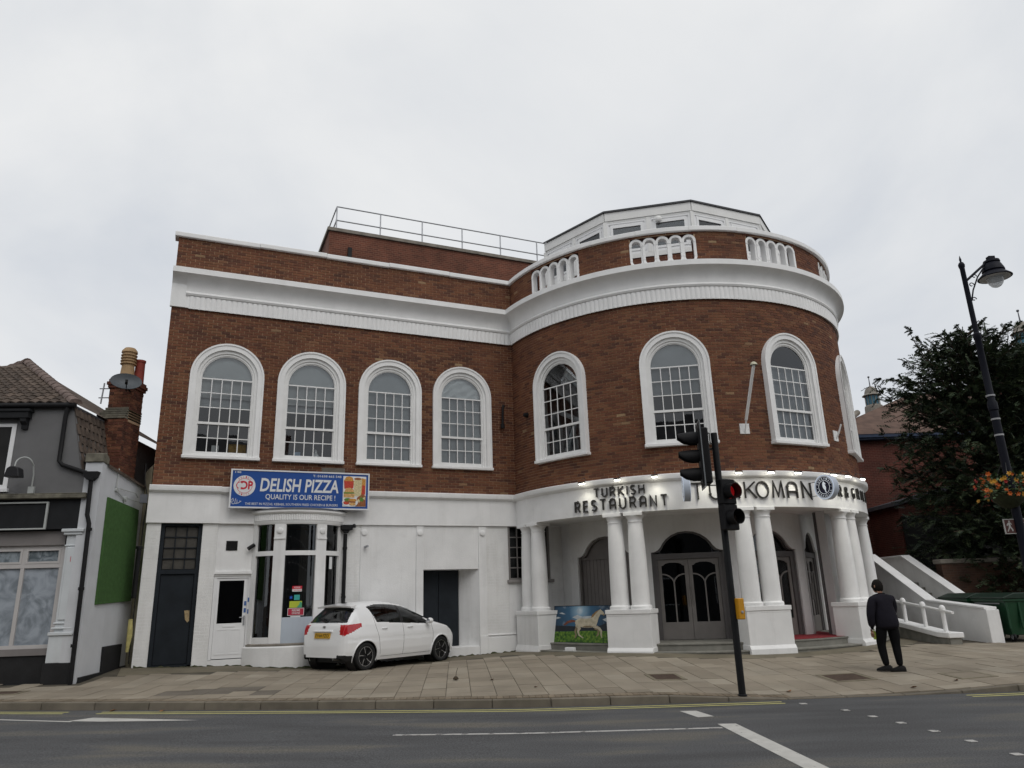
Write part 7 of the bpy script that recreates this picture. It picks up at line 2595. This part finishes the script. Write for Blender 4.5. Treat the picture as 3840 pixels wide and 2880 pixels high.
q = MB(); q.tube([(.135, 0, 1.05), (.115, .02, 1.075), (.215, .33, 1.16)], .013, 6); q.tube([(.155, .02, 1.10), (.225, .42, 1.175)], .010, 6); q.build('wiper', 'car_dark', car)
q = MB(); q.tube([(.62, 0, 1.47), (.52, 0, 1.70)], .006, 6); q.box(.58, .68, -.03, .03, 1.47, 1.492); q.build('aerial', 'car_dark', car)
# panel gaps, handles, mirror
def body_y(x, z):
    s_ = car_sec(x)
    zs_ = [p[1] for p in s_]
    return float(np.interp(z, zs_, [p[0] for p in s_]))


q = MB()
for sd in (-1, 1):
    for pl in ([(1.10, 1.40), (.86, 1.30), (.90, .98), (1.0, .70), (1.06, .32)], [(1.78, .97), (1.80, .70), (1.79, .27)], [(2.78, .92), (2.83, .70), (2.79, .27)], [(1.08, .27), (2.79, .27)]):
        for k in range(len(pl) - 1):
            n_ = 8
            q.tube([(pl[k][0] + (pl[k + 1][0] - pl[k][0]) * t_ / n_, sd * (body_y(pl[k][0] + (pl[k + 1][0] - pl[k][0]) * t_ / n_, pl[k][1] + (pl[k + 1][1] - pl[k][1]) * t_ / n_) - .001), pl[k][1] + (pl[k + 1][1] - pl[k][1]) * t_ / n_) for t_ in range(n_ + 1)], .0042, 4)
q.tube([(tail_x(.60) + .012, y, .60) for y in (-.55, 0, .55)], .004, 4)
q.build('panel_gap', 'car_dark', car)
for sd in (-1, 1):
    for xh in (1.18, 2.02):
        q = MB(); yy_ = sd * (body_y(xh, .885) + .012); q.tube([(xh - .085, yy_ - sd * .01, .885), (xh - .06, yy_ + sd * .012, .888), (xh + .06, yy_ + sd * .012, .888), (xh + .085, yy_ - sd * .01, .885)], .013, 6); q.build('door_handle', 'car_white', car, smooth=40)
    q = MB(); yy_ = sd * .93
    q.lathe([(0, -.07), (.06, -.055), (.085, .0), (.075, .05), (.03, .07), (0, .072)], (2.60, yy_, 1.0), 14, ax=(V((0, sd, 0)), V((0, 0, .85)), V((1, 0, 0)))); q.tube([(2.62, sd * .80, .955), (2.61, sd * .89, .975)], .022, 6)
    q.build('mirror', 'car_white', car, smooth=50)
    q = MB(); q.lathe([(0, -.071), (.058, -.0585)], (2.60, yy_, 1.0), 14, ax=(V((0, sd, 0)), V((0, 0, .85)), V((1, 0, 0)))); q.build('mirror_glass', 'chrome', car)
q = MB(); q.tube([(.06, -.35, .27), (.3, -.35, .25)], .026, 8); q.build('exhaust', 'rim_silver', car)
# place: rear axle at the spot, heading away to the right
CS = .985
hd = math.atan2(1.933, 1.448)
ra = V((-3.389, 17.398)) - V((.8003, -.5996)) * (.745 * CS)
o0 = ra - V((.5996, .8003)) * (XR * CS)
zr = (G(-3.39, 17.4) + G(-4.6, 18.3)) / 2; zf = (G(-1.94, 19.33) + G(-3.1, 20.2)) / 2
pitch = -math.atan2(zf - zr, 2.42)
car.location = (o0.x - .14, o0.y + .02, zr - .004 - (zf - zr) * .25)
car.rotation_euler = (0, pitch, hd)
car.scale = (CS, CS, CS)

# ------------------------------------------------------------------ traffic light with pedestrian head
TPX, TPY = 3.52, 12.57
tz0 = G(TPX, TPY)
tl = thing('traffic_light', 'black traffic light pole with three-lamp head and red pedestrian signal', 'traffic light', (TPX, TPY, tz0))
mat('signal_black', (0.008, 0.008, 0.009), spec=.2, rough=.6, var=.15, scale=8)
mat('pole_black', (0.010, 0.0105, 0.012), spec=.2, rough=.55, var=.2, scale=4)
mat('board_grey', (0.20, 0.215, 0.225), rough=.4, var=.1)
q = MB(); q.lathe([(.075, 0), (.075, .02), (.057, .03), (.057, 4.26), (.054, 4.285), (0, 4.29)], (TPX, TPY, tz0), 18); q.build('pole', 'pole_black', tl, smooth=35)
nd_ = V((-.99, .12, 0)).normalized()
SFm = Fr((3.235, 12.50, 0), V((-nd_.y, nd_.x, 0)) * -1, nd_)
if SFm.A.y > 0: SFm.A = SFm.A
q = MB()
bo = [(-.26, 3.36), (.26, 3.36), (.26, 4.52), (-.26, 4.52)]
q.poly(SFm, bo, -.008, .004); bb = q.build('backing_board', 'signal_black', tl)
q = MB(); q.strip(SFm, bo, [(-.235, 3.385), (.235, 3.385), (.235, 4.495), (-.235, 4.495)], -.010, .007, closed=True); q.build('board_border', 'board_grey', bb)
q = MB(); q.fbox(SFm, -.16, .16, 3.43, 4.40, -.14, .03); q.build('signal_head', 'signal_black', tl, bevel=.02)
mat('lens_dark', (0.03, 0.02, 0.015), rough=.2, var=.1)
for k in range(3):
    zc = 3.60 + .315 * k
    q = MB()
    P = []
    for i_, (dpt, droop) in enumerate(((.0, 0), (.12, 0), (.24, .01), (.34, .02))):
        for j in range(15):
            an = R_(-52 + 284 * j / 14) if i_ < 2 else R_((-22, 18)[i_ - 2] + (224, 144)[i_ - 2] * j / 14)
            for rr_ in (.125, .117):
                P.append(SFm(rr_ * math.cos(an), zc + rr_ * math.sin(an) - droop, .03 + dpt))
    fs = []
    for i_ in range(3):
        for j in range(14):
            a = i_ * 30 + j * 2; b_ = a + 30
            fs += [(a, a + 2, b_ + 2, b_), (a + 1, b_ + 1, b_ + 3, a + 3)]
    for j in range(14): fs.append((90 + j * 2, 92 + j * 2, 93 + j * 2, 91 + j * 2))
    q.add(P, fs); q.build('visor', 'signal_black', tl, smooth=40)
    q = MB(); q.lathe([(.105, 0), (.08, .015), (0, .022)], SFm(0, zc, .03), 18, ax=(SFm.A, V((0, 0, 1)), SFm.N)); q.build('lens', 'lens_dark', tl, smooth=40)
q = MB()
q.tube([V((3.30, TPY, 4.34)), V((3.44, TPY, 4.34)), V((3.44, TPY, 4.15)), V((TPX, TPY, 4.15))], .013, 6)
q.tube([V((3.30, TPY, 4.08)), V((3.40, TPY, 4.05)), V((TPX, TPY, 4.07))], .018, 6)
q.tube([V((3.30, TPY, 3.42)), V((TPX, TPY, 3.42))], .010, 6)
q.build('bracket', 'pole_black', tl)
# pedestrian head, turned to the right
al = R_(27)
PF = Fr((3.615, 12.44, 0), (math.cos(al), math.sin(al), 0), (math.sin(al), -math.cos(al), 0))
q = MB(); q.fbox(PF, -.155, .155, 3.075, 3.50, -.12, .03); q.fbox(PF, -.155, .155, 2.645, 3.07, -.12, .03); q.build('pedestrian_head', 'signal_black', tl, bevel=.015)
mat('lens_red', (0.35, 0.01, 0.01), rough=.3, var=.1, emit=((1.0, 0.02, 0.03), .12))
mat('red_man', (0.9, 0.05, 0.05), rough=.4, var=0, emit=((1.0, 0.05, 0.06), 6.0))
for zc, lit in ((3.285, True), (2.855, False)):
    q = MB()
    P = []
    for dpt in (.02, .20):
        for j in range(25):
            an = R_(-70 + 320 * j / 24)
            for rr_ in (.130, .122): P.append(PF(rr_ * math.cos(an), zc + rr_ * math.sin(an), dpt))
    fs = []
    for j in range(24):
        a = j * 2; b_ = a + 50
        fs += [(a, a + 2, b_ + 2, b_), (a + 1, b_ + 1, b_ + 3, a + 3), (b_, b_ + 2, b_ + 3, b_ + 1)]
    q.add(P, fs); q.build('visor', 'signal_black', tl, smooth=40)
    q = MB(); q.lathe([(.118, 0), (.09, .012), (0, .018)], PF(0, zc, .03), 24, ax=(PF.A, V((0, 0, 1)), PF.N)); ls = q.build('lens', 'lens_red' if lit else 'lens_dark', tl, smooth=40)
    if lit:
        q = MB()
        FF = PF(-.02, zc, .05)
        PP = Fr(FF, PF.A, PF.N)
        q.poly(PP, disc_pts(0, .055, .014, 10), 0, .003)
        q.poly(PP, [(-.018, .036), (.018, .036), (.030, -.01), (.022, -.014), (.016, .008), (.014, -.075), (.003, -.075), (0, -.03), (-.003, -.075), (-.014, -.075), (-.016, .008), (-.022, -.014), (-.030, -.01)], 0, .003)
        q.build('red_figure', 'red_man', ls)
# push button box
mat('button_yellow', (0.55, 0.26, 0.01), rough=.4, var=.06)
BF_ = Fr((3.615, 12.50, 0), (.94, .34, 0), (.34, -.94, 0))
q = MB(); q.fbox(BF_, -.055, .065, 1.215, 1.545, -.10, .045); pbx = q.build('push_button_box', 'button_yellow', tl, bevel=.012)
q = MB(); q.fbox(BF_, -.035, .045, 1.40, 1.52, .045, .048); q.build('panel', 'signal_black', pbx) if False else None
q = MB(); q.lathe([(.022, 0), (.022, .012), (0, .016)], BF_(.005, 1.33, .045), 14, ax=(BF_.A, V((0, 0, 1)), BF_.N)); q.build('button', 'band_grey', pbx)

# ------------------------------------------------------------------ horse painting on the steps
pa, pb = DP(-53.8, FLZ, 5.12), DP(-31.0, FLZ, 5.10)
hp = thing('horse_painting', 'picture of a pale horse on grass leaning on the steps between column pedestals', 'painting', (pa + pb) / 2)
A_ = (pb - pa).normalized(); Lp = (pb - pa).length; Nn = V((A_.y, -A_.x, 0))
HP_H = .90
lean = -.14
HPm = lambda a, b_, c_: pa + A_ * (a * Lp) + V((0, 0, .004 + b_ * HP_H)) + Nn * (c_ + lean * b_ + .02)
m = mat('painting_sky', (0.02, 0.06, 0.12), rough=.35, var=0)
t = m.node_tree; n = t.nodes.new
g = n('ShaderNodeNewGeometry'); dist = n('ShaderNodeVectorMath'); dist.operation = 'DISTANCE'
t.links.new(g.outputs['Position'], dist.inputs[0]); dist.inputs[1].default_value = HPm(.42, .86, 0)
cr_ = n('ShaderNodeValToRGB'); els = cr_.color_ramp.elements
els[0].position = 0; els[0].color = (.62, .70, .74, 1); els[1].position = 1; els[1].color = (.010, .025, .05, 1)
e = els.new(.12); e.color = (.22, .36, .48, 1); e = els.new(.35); e.color = (.035, .11, .20, 1)
t.links.new(dist.outputs['Value'], cr_.inputs[0])
ns = n('ShaderNodeTexNoise'); ns.inputs['Scale'].default_value = 5; ns.inputs['Detail'].default_value = 6; t.links.new(g.outputs['Position'], ns.inputs['Vector'])
mr = n('ShaderNodeMapRange'); mr.inputs['From Min'].default_value = .55; mr.inputs['From Max'].default_value = .72; mr.inputs['To Max'].default_value = .55; t.links.new(ns.outputs[0], mr.inputs[0])
mm = n('ShaderNodeMix'); mm.data_type = 'RGBA'; mm.inputs[7].default_value = (.30, .36, .42, 1)
t.links.new(mr.outputs[0], mm.inputs[0]); t.links.new(cr_.outputs[0], mm.inputs[6]); t.links.new(mm.outputs[2], t.nodes['Principled BSDF'].inputs['Base Color'])
mat('painting_grass', None, rough=.4, var=.2, scale=14, ramp=[(.3, (.015, .05, .008)), (.5, (.06, .16, .012)), (.7, (.17, .24, .03))])
mat('painting_hill', (.010, .015, .022), rough=.4, var=.3, scale=6)
mat('painting_cloud', (.42, .45, .47), rough=.4, var=.3, scale=9)
mat('horse_cream', (.47, .42, .31), rough=.45, var=.25, scale=12)
mat('horse_shade', (.22, .17, .10), rough=.45, var=.3, scale=12)
mat('horse_mane', (.25, .15, .06), rough=.5, var=.3, scale=20)
mat('horse_tail', (.16, .05, .03), rough=.5, var=.3, scale=20)
q = MB(); q.poly(HPm, [(0, 0), (1, 0), (1, 1), (0, 1)], -.025, 0); cvs = q.build('canvas', 'painting_sky', hp)
for i, (m_, pl) in enumerate([
    ('painting_cloud', [(.0, .66), (.06, .70), (.12, .67), (.05, .64)]), ('painting_cloud', [(.08, .80), (.13, .82), (.19, .77), (.14, .77)]), ('painting_cloud', [(.30, .68), (.38, .75), (.46, .70), (.60, .72), (.66, .64), (.40, .62)]), ('painting_cloud', [(.78, .62), (.88, .70), (1, .66), (1, .56), (.84, .56)]),
    ('painting_hill', [(0, .30), (1, .30), (1, .52), (.86, .54), (.74, .46), (.6, .42), (.35, .44), (0, .46)]),
    ('painting_grass', [(0, 0), (1, 0), (1, .31), (.6, .32), (.3, .30), (0, .29)]),
    ('horse_tail', [(.35, .60), (.30, .62), (.22, .58), (.16, .48), (.19, .46), (.25, .53), (.31, .55), (.36, .56)]),
    ('horse_shade', [(.37, .50), (.41, .46), (.40, .36), (.37, .30), (.39, .20), (.37, .12), (.355, .12), (.36, .22), (.345, .30), (.36, .40)]),
    ('horse_shade', [(.66, .44), (.72, .43), (.745, .34), (.73, .22), (.70, .16), (.69, .18), (.71, .25), (.71, .33), (.66, .36)]),
    ('horse_cream', [(.36, .60), (.42, .655), (.52, .645), (.60, .66), (.66, .76), (.70, .84), (.73, .875), (.745, .90), (.755, .875), (.79, .82), (.815, .74), (.80, .72), (.77, .755), (.745, .76), (.72, .66), (.705, .56), (.69, .48), (.66, .42), (.56, .40), (.47, .41), (.42, .43), (.37, .47), (.35, .53)]),
    ('horse_cream', [(.37, .52), (.43, .46), (.45, .38), (.42, .30), (.43, .22), (.48, .15), (.50, .13), (.48, .12), (.41, .20), (.39, .30), (.40, .38), (.36, .44)]),
    ('horse_cream', [(.64, .46), (.70, .46), (.75, .40), (.78, .32), (.775, .20), (.785, .14), (.77, .14), (.755, .22), (.75, .31), (.71, .38), (.64, .40)]),
    ('horse_mane', [(.60, .665), (.62, .75), (.67, .83), (.725, .885), (.70, .83), (.66, .75), (.635, .69)]),
    ('horse_shade', [(.79, .77), (.815, .74), (.80, .72), (.775, .75)]),
    ('horse_shade', [(.47, .42), (.56, .41), (.66, .43), (.60, .455), (.50, .45)])]):
    q = MB(); q.poly(HPm, pl, -.002, .0012 + .0006 * i); q.build('painted_shape', m_, cvs)
q = MB(); q.strip(HPm, [(-.004, -.006), (1.004, -.006), (1.004, 1.006), (-.004, 1.006)], [(.004, .007), (.996, .007), (.996, .993), (.004, .993)], -.028, .008, closed=True); q.build('edge', 'painting_hill', hp)

# ------------------------------------------------------------------ person walking away
PX, PY = 6.88, 14.42
pz = G(PX, PY)
person = thing('person', 'person in dark jacket and black trousers walking away along the pavement', 'person', (PX, PY, pz))
mat('skin', (0.34, 0.19, 0.13), rough=.6, var=.06)
mat('trousers', (0.006, 0.006, 0.007), spec=.15, rough=.95, var=.2, scale=9, bump=.4, bscale=30)
mat('jacket', (0.013, 0.012, 0.018), spec=.15, rough=.9, var=.2, scale=7, bump=.6, bscale=18)
mat('hair', (0.012, 0.010, 0.009), spec=.15, rough=.9, var=.3, scale=40)
mat('shoe', (0.008, 0.0075, 0.0075), spec=.2, rough=.7, var=.1)
fw = V((-.55, .83, 0)).normalized()          # facing
rt = V((fw.y, -fw.x, 0))


def PP_(r, f, z): return V((r, f, z))


def skin_mesh(name, chains, m, parent, sub=2, zcut=None):
    me = bpy.data.meshes.new(name)
    vs_, es, rad = [], [], []
    idx = {}
    for ch in chains:
        prev = None
        for p, r in ch:
            key = tuple(round(c_, 4) for c_ in p)
            if key not in idx:
                idx[key] = len(vs_); vs_.append(p); rad.append(r)
            if prev is not None and prev != idx[key]: es.append((prev, idx[key]))
            prev = idx[key]
    me.from_pydata(vs_, es, [])
    ob = bpy.data.objects.new(name, me); COL.objects.link(ob)
    md = ob.modifiers.new('skin', 'SKIN'); md.use_smooth_shade = True; md.branch_smoothing = .6
    for v, r in zip(me.skin_vertices[0].data, rad):
        v.radius = (r, r) if not isinstance(r, tuple) else r
    me.skin_vertices[0].data[0].use_root = True
    sb = ob.modifiers.new('sub', 'SUBSURF'); sb.levels = sub; sb.render_levels = sub
    dg = bpy.context.evaluated_depsgraph_get(); dg.update()
    nm = bpy.data.meshes.new_from_object(ob.evaluated_get(dg))
    bpy.data.objects.remove(ob)
    nm.name = name
    nm.materials.clear(); nm.materials.append(MT[m])
    return link(name, nm, parent)


pel = PP_(0, 0, .90)
hipL, hipR = PP_(-.10, 0, .84), PP_(.10, 0, .84)
kneeL, kneeR = PP_(-.135, .06, .46), PP_(.115, .02, .46)
ankL, ankR = PP_(-.115, .01, .09), PP_(.105, -.04, .085)
chest, neck, hb = PP_(.0, .04, 1.16), PP_(-.0, .07, 1.37), PP_(-.005, .08, 1.42)
shL, shR = PP_(-.19, .02, 1.28), PP_(.19, .06, 1.29)
elL, elR = PP_(-.285, -.02, .99), PP_(.23, .16, 1.02)
wrL, wrR = PP_(-.265, .04, .73), PP_(.10, .28, .92)
body_p = skin_mesh('body', [
    [(pel, .145), (PP_(0, .01, 1.03), .14), (chest, .145), (PP_(-.0, .05, 1.30), .10), (neck, .056), (hb, .055), (PP_(-.01, .09, 1.50), .08), (PP_(-.012, .095, 1.57), .07)],
    [(pel, .145), (hipL, .125), (PP_(-.12, .035, .66), .112), (kneeL, .080), (PP_(-.13, .045, .30), .076), (ankL, .055)],
    [(pel, .145), (hipR, .125), (PP_(.11, .01, .66), .112), (kneeR, .080), (PP_(.115, .0, .30), .076), (ankR, .055)],
    [(PP_(-.0, .05, 1.30), .10), (shL, .062), (elL, .046), (wrL, .030)],
    [(PP_(-.0, .05, 1.30), .10), (shR, .062), (elR, .046), (wrR, .030)]], 'trousers', person)
# head, hands and the skin parts carry their own colour
bm_ = body_p.data
bm_.materials.append(MT['skin'])
for p_ in bm_.polygons:
    z = p_.center.z
    if z > 1.38: p_.material_index = 1
q = MB(); hc = PP_(-.015, .10, 1.51)
q.lathe([(.0, -.12), (.045, -.115), (.068, -.085), (.078, -.03), (.082, .02), (.076, .06), (.05, .10), (0, .115)], hc + WPOS[person.name], 18, ax=(rt, fw * 1.15, V((0, 0, 1))))
head = q.build('head', 'skin', person, smooth=60)
q = MB()
q.lathe([(0, -.02), (.012, -.018), (.016, 0), (.010, .022), (0, .03)], hc + fw * .095 + V((0, 0, -.02)) + WPOS[person.name], 8, ax=(rt, fw, V((0, 0, 1)))); q.build('nose', 'skin', head, smooth=60)
for sd in (-1, 1):
    q = MB(); q.lathe([(0, -.03), (.014, -.02), (.018, .0), (.014, .022), (0, .03)], hc + rt * (sd * .083) + WPOS[person.name], 8, ax=(rt * .5, fw, V((0, 0, 1)))); q.build('ear', 'skin', head, smooth=60)
    q = MB(); q.lathe([(0, -.01), (.010, 0), (0, .01)], hc + fw * .088 + rt * (sd * .032) + V((0, 0, .012)) + WPOS[person.name], 8); q.build('eye', 'shoe', head, smooth=60)
q = MB(); q.tube([hc + fw * .088 + rt * s_ + V((0, 0, -.062)) + WPOS[person.name] for s_ in (-.022, 0, .022)], .005, 6); q.build('mouth', 'sign_red', head)
q = MB()
Ph = []
for i in range(13):
    for j in range(25):
        th_ = PI * .74 * i / 12; ph2 = 2 * PI * j / 24
        back = -math.sin(ph2)
        ext = .66 + .34 * min(1, max(0, (back + .95) / .7))
        t2 = th_ * ext
        rr_ = 1.10 + .035 * math.sin(9 * ph2 + 5 * t2) + .02 * math.sin(17 * ph2 - 9 * t2)
        Ph.append(hc + rt * (.083 * rr_ * math.sin(t2) * math.cos(ph2)) + fw * (.095 * rr_ * math.sin(t2) * math.sin(ph2)) + V((0, 0, .118 * rr_ * math.cos(t2))) + WPOS[person.name])
q.add(Ph, [(i * 25 + j, (i + 1) * 25 + j, (i + 1) * 25 + j + 1, i * 25 + j + 1) for i in range(12) for j in range(24)])
q.build('hair', 'hair', person, smooth=60)
jk = skin_mesh('jacket', [
    [(PP_(.01, .0, .72), (.205, .18)), (PP_(.01, .005, .82), (.235, .20)), (PP_(0, .015, 1.0), (.225, .195)), (chest, (.215, .185)), (PP_(-.0, .045, 1.28), (.175, .15)), (PP_(-.0, .07, 1.375), (.095, .095))],
    [(PP_(-.0, .045, 1.28), (.175, .15)), (shL, .10), (PP_(-.24, 0, 1.14), .09), (elL, .078), (PP_(-.28, .0, .87), .068), (PP_(-.27, .03, .77), .06)],
    [(PP_(-.0, .045, 1.28), (.175, .15)), (shR, .10), (PP_(.22, .10, 1.15), .09), (elR, .076), (PP_(.15, .25, .94), .06)]], 'jacket', person)


def hand(W_, dn, pal, name):
    """five fingers that close round what is held"""
    dn = dn.normalized(); sd_ = dn.cross(pal).normalized()
    ch = [[(W_, .026), (W_ + dn * .045, .032), (W_ + dn * .085, .030)]]
    for k, (o_, l_) in enumerate(((-.028, .062), (-.010, .072), (.010, .068), (.027, .054))):
        b_ = W_ + dn * .085 + sd_ * o_
        ch.append([(W_ + dn * .045, .032), (W_ + dn * .080 + sd_ * o_ * .8, .012), (b_ + dn * l_ * .45 + pal * .012, .0095), (b_ + dn * l_ * .75 + pal * .035, .0085), (b_ + dn * l_ * .75 + pal * .055, .008)])
    ch.append([(W_, .026), (W_ + dn * .03 - sd_ * .034 + pal * .012, .013), (W_ + dn * .06 - sd_ * .040 + pal * .035, .010), (W_ + dn * .08 - sd_ * .030 + pal * .05, .009)])
    return skin_mesh(name, ch, 'skin', person, sub=1)


hand(wrL + V((0, 0, -.0)), V((0, 0, -1)) + fw * .15, rt, 'hand')
hand(wrR, fw + rt * -.4 + V((0, 0, -.1)), -rt, 'hand')
for A0, sgn in ((ankL, -1), (ankR, 1)):
    q = MB()
    fd = V((-.80, .45 if sgn < 0 else .2, 0)).normalized(); sd_ = V((fd.y, -fd.x, 0))
    P = []
    prof = [(-.085, .032, .075), (-.06, .042, .10), (0, .046, .11), (.06, .048, .085), (.12, .050, .062), (.165, .040, .045), (.185, .018, .028)]
    for (f_, hw_, hh) in prof:
        for (a, z) in ((-hw_, -.0), (-hw_ * 1.02, hh * .35), (-hw_ * .72, hh * .85), (0, hh), (hw_ * .72, hh * .85), (hw_ * 1.02, hh * .35), (hw_, -.0)):
            P.append(V((A0.x, A0.y, .0)) + fd * f_ + sd_ * a + V((0, 0, z + (.012 if sgn < 0 else 0))) + WPOS[person.name])
    fs = [(i * 7 + j, i * 7 + j + 1, (i + 1) * 7 + j + 1, (i + 1) * 7 + j) for i in range(6) for j in range(6)] + [(i * 7 + 6, i * 7, (i + 1) * 7, (i + 1) * 7 + 6) for i in range(6)] + [tuple(range(7)), tuple(42 + j for j in reversed(range(7)))]
    q.add(P, fs); q.build('shoe', 'shoe', person, smooth=50)
mat('lime_wrap', (0.32, 0.40, 0.06), rough=.5, var=.2, scale=20)
hb_ = thing('drink_bottle', 'small lime green bottle held in the walking person\'s left hand', 'bottle', WPOS[person.name] + wrL + V((0, 0, -.17)) + rt * .045)
q = MB(); q.lathe([(0, 0), (.026, .0), (.028, .02), (.028, .12), (.012, .155), (.012, .185), (0, .186)], WPOS[hb_.name], 14); q.build('bottle_body', 'lime_wrap', hb_, smooth=40)

# ------------------------------------------------------------------ litter
mat('leaf_brown', (0.20, 0.09, 0.035), rough=.8, var=.3, scale=40, obj_rand=.4)
mat('leaf_dark', (0.05, 0.035, 0.02), rough=.8, var=.3, scale=40)
LR = random.Random(3)
lm = MB()
out_ = [(0, -.05), (.018, -.03), (.034, -.012), (.026, .008), (.030, .028), (.012, .034), (0, .055), (-.012, .034), (-.030, .028), (-.026, .008), (-.034, -.012), (-.018, -.03)]
lm.v = [(x_, y_, .006 + 9 * x_ * x_) for x_, y_ in out_] + [(0, 0, 0)]
lm.f = [(i, (i + 1) % 12, 12) for i in range(12)]; lm.m = [0] * 12
lo_ = lm.build('fallen_leaf', 'leaf_brown'); lme = lo_.data; bpy.data.objects.remove(lo_)
spots = [(-6.6, 12.70, 0, 'brown leaf in the gutter at the gap in the yellow lines'), (-5.75, 12.6, 0, 'brown leaf in the gutter just right of the yellow line gap'), (-.55, 14.6, 1, 'reddish leaf on the slabs just right of the dark curled leaf'), (.25, 13.55, 1, 'brown leaf on the slabs near the middle of the kerb'), (4.4, 12.95, 1, 'brown leaf on the slabs right of the traffic light foot'), (6.4, 12.85, 1, 'brown leaf on the dropped kerb below the walking person'), (7.3, 13.2, 1, 'brown leaf between the walking person and the right utility cover')]
for i, (x, y, on, lb) in enumerate(spots):
    o = link('fallen_leaf', lme)
    z = (G(x, y) + .008) if on else road_z(x) + .006
    o.location = (x, y, z); o.rotation_euler = (LR.uniform(-.3, .3), LR.uniform(-.3, .3), LR.uniform(0, 6)); s_ = LR.uniform(.8, 1.5); o.scale = (s_, s_, s_)
    tag(o, lb, 'leaf', 'fallen leaves')
dl = thing('curled_leaf', 'dark curled leaf with upright stalk in the middle of the pavement', 'leaf', (-1.24, 14.81, G(-1.24, 14.81)))
q = MB(); q.lathe([(0, 0), (.05, .01), (.055, .03), (.03, .06), (.012, .07)], WPOS[dl.name] + V((0, 0, .004)), 10); q.build('blade', 'leaf_dark', dl, smooth=50)
q = MB(); q.tube([WPOS[dl.name] + V((0, 0, .05)), WPOS[dl.name] + V((.015, 0, .15)), WPOS[dl.name] + V((.04, 0, .22))], .005, 5); q.build('stalk', 'leaf_dark', dl)
bxp = DP(-43.5, .336, 5.46)
bx = thing('paper_carton', 'small white paper carton lying on the step below the horse picture', 'carton', bxp)
F = Fr(bxp, (math.cos(R_(-38)), math.sin(R_(-38)), 0), (math.sin(R_(-38)), -math.cos(R_(-38)), 0))
q = MB(); q.fbox(F, -.13, .13, 0.0, .085, -.06, .06); q.build('box', 'white_clean', bx, bevel=.01)
q = MB(); q.fbox(F, .131, .17, 0.0, .004, -.05, .05); q.fbox(F, -.18, -.131, .0, .004, -.05, .05); q.build('flap', 'white_clean', bx)
# ------------------------------------------------------------------ houses across the road (behind the camera), seen mirrored in the windows
mat('opp_render', (0.30, 0.28, 0.25), rough=.9, var=.15, scale=1.5)
mat('opp_dark', (0.085, 0.085, 0.088), rough=.9, var=.2, scale=1.2)
mat('opp_slate', (0.05, 0.05, 0.055), rough=.8, var=.2, scale=2)
OPP = [(-26, -15, 8.8, 'far_brick', 'brick house across the road mirrored in the leftmost arched windows'), (-15, -3.5, 7.6, 'opp_render', 'pale rendered house across the road mirrored in the middle windows'), (-3.5, 9, 8.9, 'opp_dark', 'dark grey house across the road mirrored in the porch doors'), (9, 24, 8.0, 'opp_render', 'pale house across the road mirrored in the right-hand round windows')]
for x0, x1, h, m_, lb in OPP:
    t_ = thing('opposite_house', lb, 'house', ((x0 + x1) / 2, -7, 0), 'houses on the near side of the road')
    q = MB(); q.box(x0, x1 - .05, -15, -7, -.2, h); hw = q.build('wall', m_, t_)
    q = MB(); q.add([(x0, -6.7, h), (x1 - .05, -6.7, h), (x1 - .05, -11, h + 3.6), (x0, -11, h + 3.6), (x0, -15.3, h), (x1 - .05, -15.3, h)], [(0, 1, 2, 3), (3, 2, 5, 4), (0, 3, 4), (1, 5, 2)]); rf = q.build('roof', 'opp_slate', t_)
    q = MB(); q.box(x0 + 1, x0 + 1.9, -11.4, -10.6, h + 1.5, h + 5.2); q.build('chimney', 'far_brick', rf)
    n_ = int((x1 - x0) / 2.6)
    for k in range(n_):
        xc = x0 + (x1 - x0) * (k + .5) / n_
        for zb, zt in ((.9, 2.5), (3.9, 5.4), (6.3, 7.3)):
            q = MB(); q.box(xc - .55, xc + .55, -7.0, -6.93, zb, zt); wn = q.build('window', 'upvc', hw)
            q = MB(); q.box(xc - .48, xc + .48, -6.93, -6.92, zb + .07, zt - .07); q.build('pane', 'dark_interior', hw)
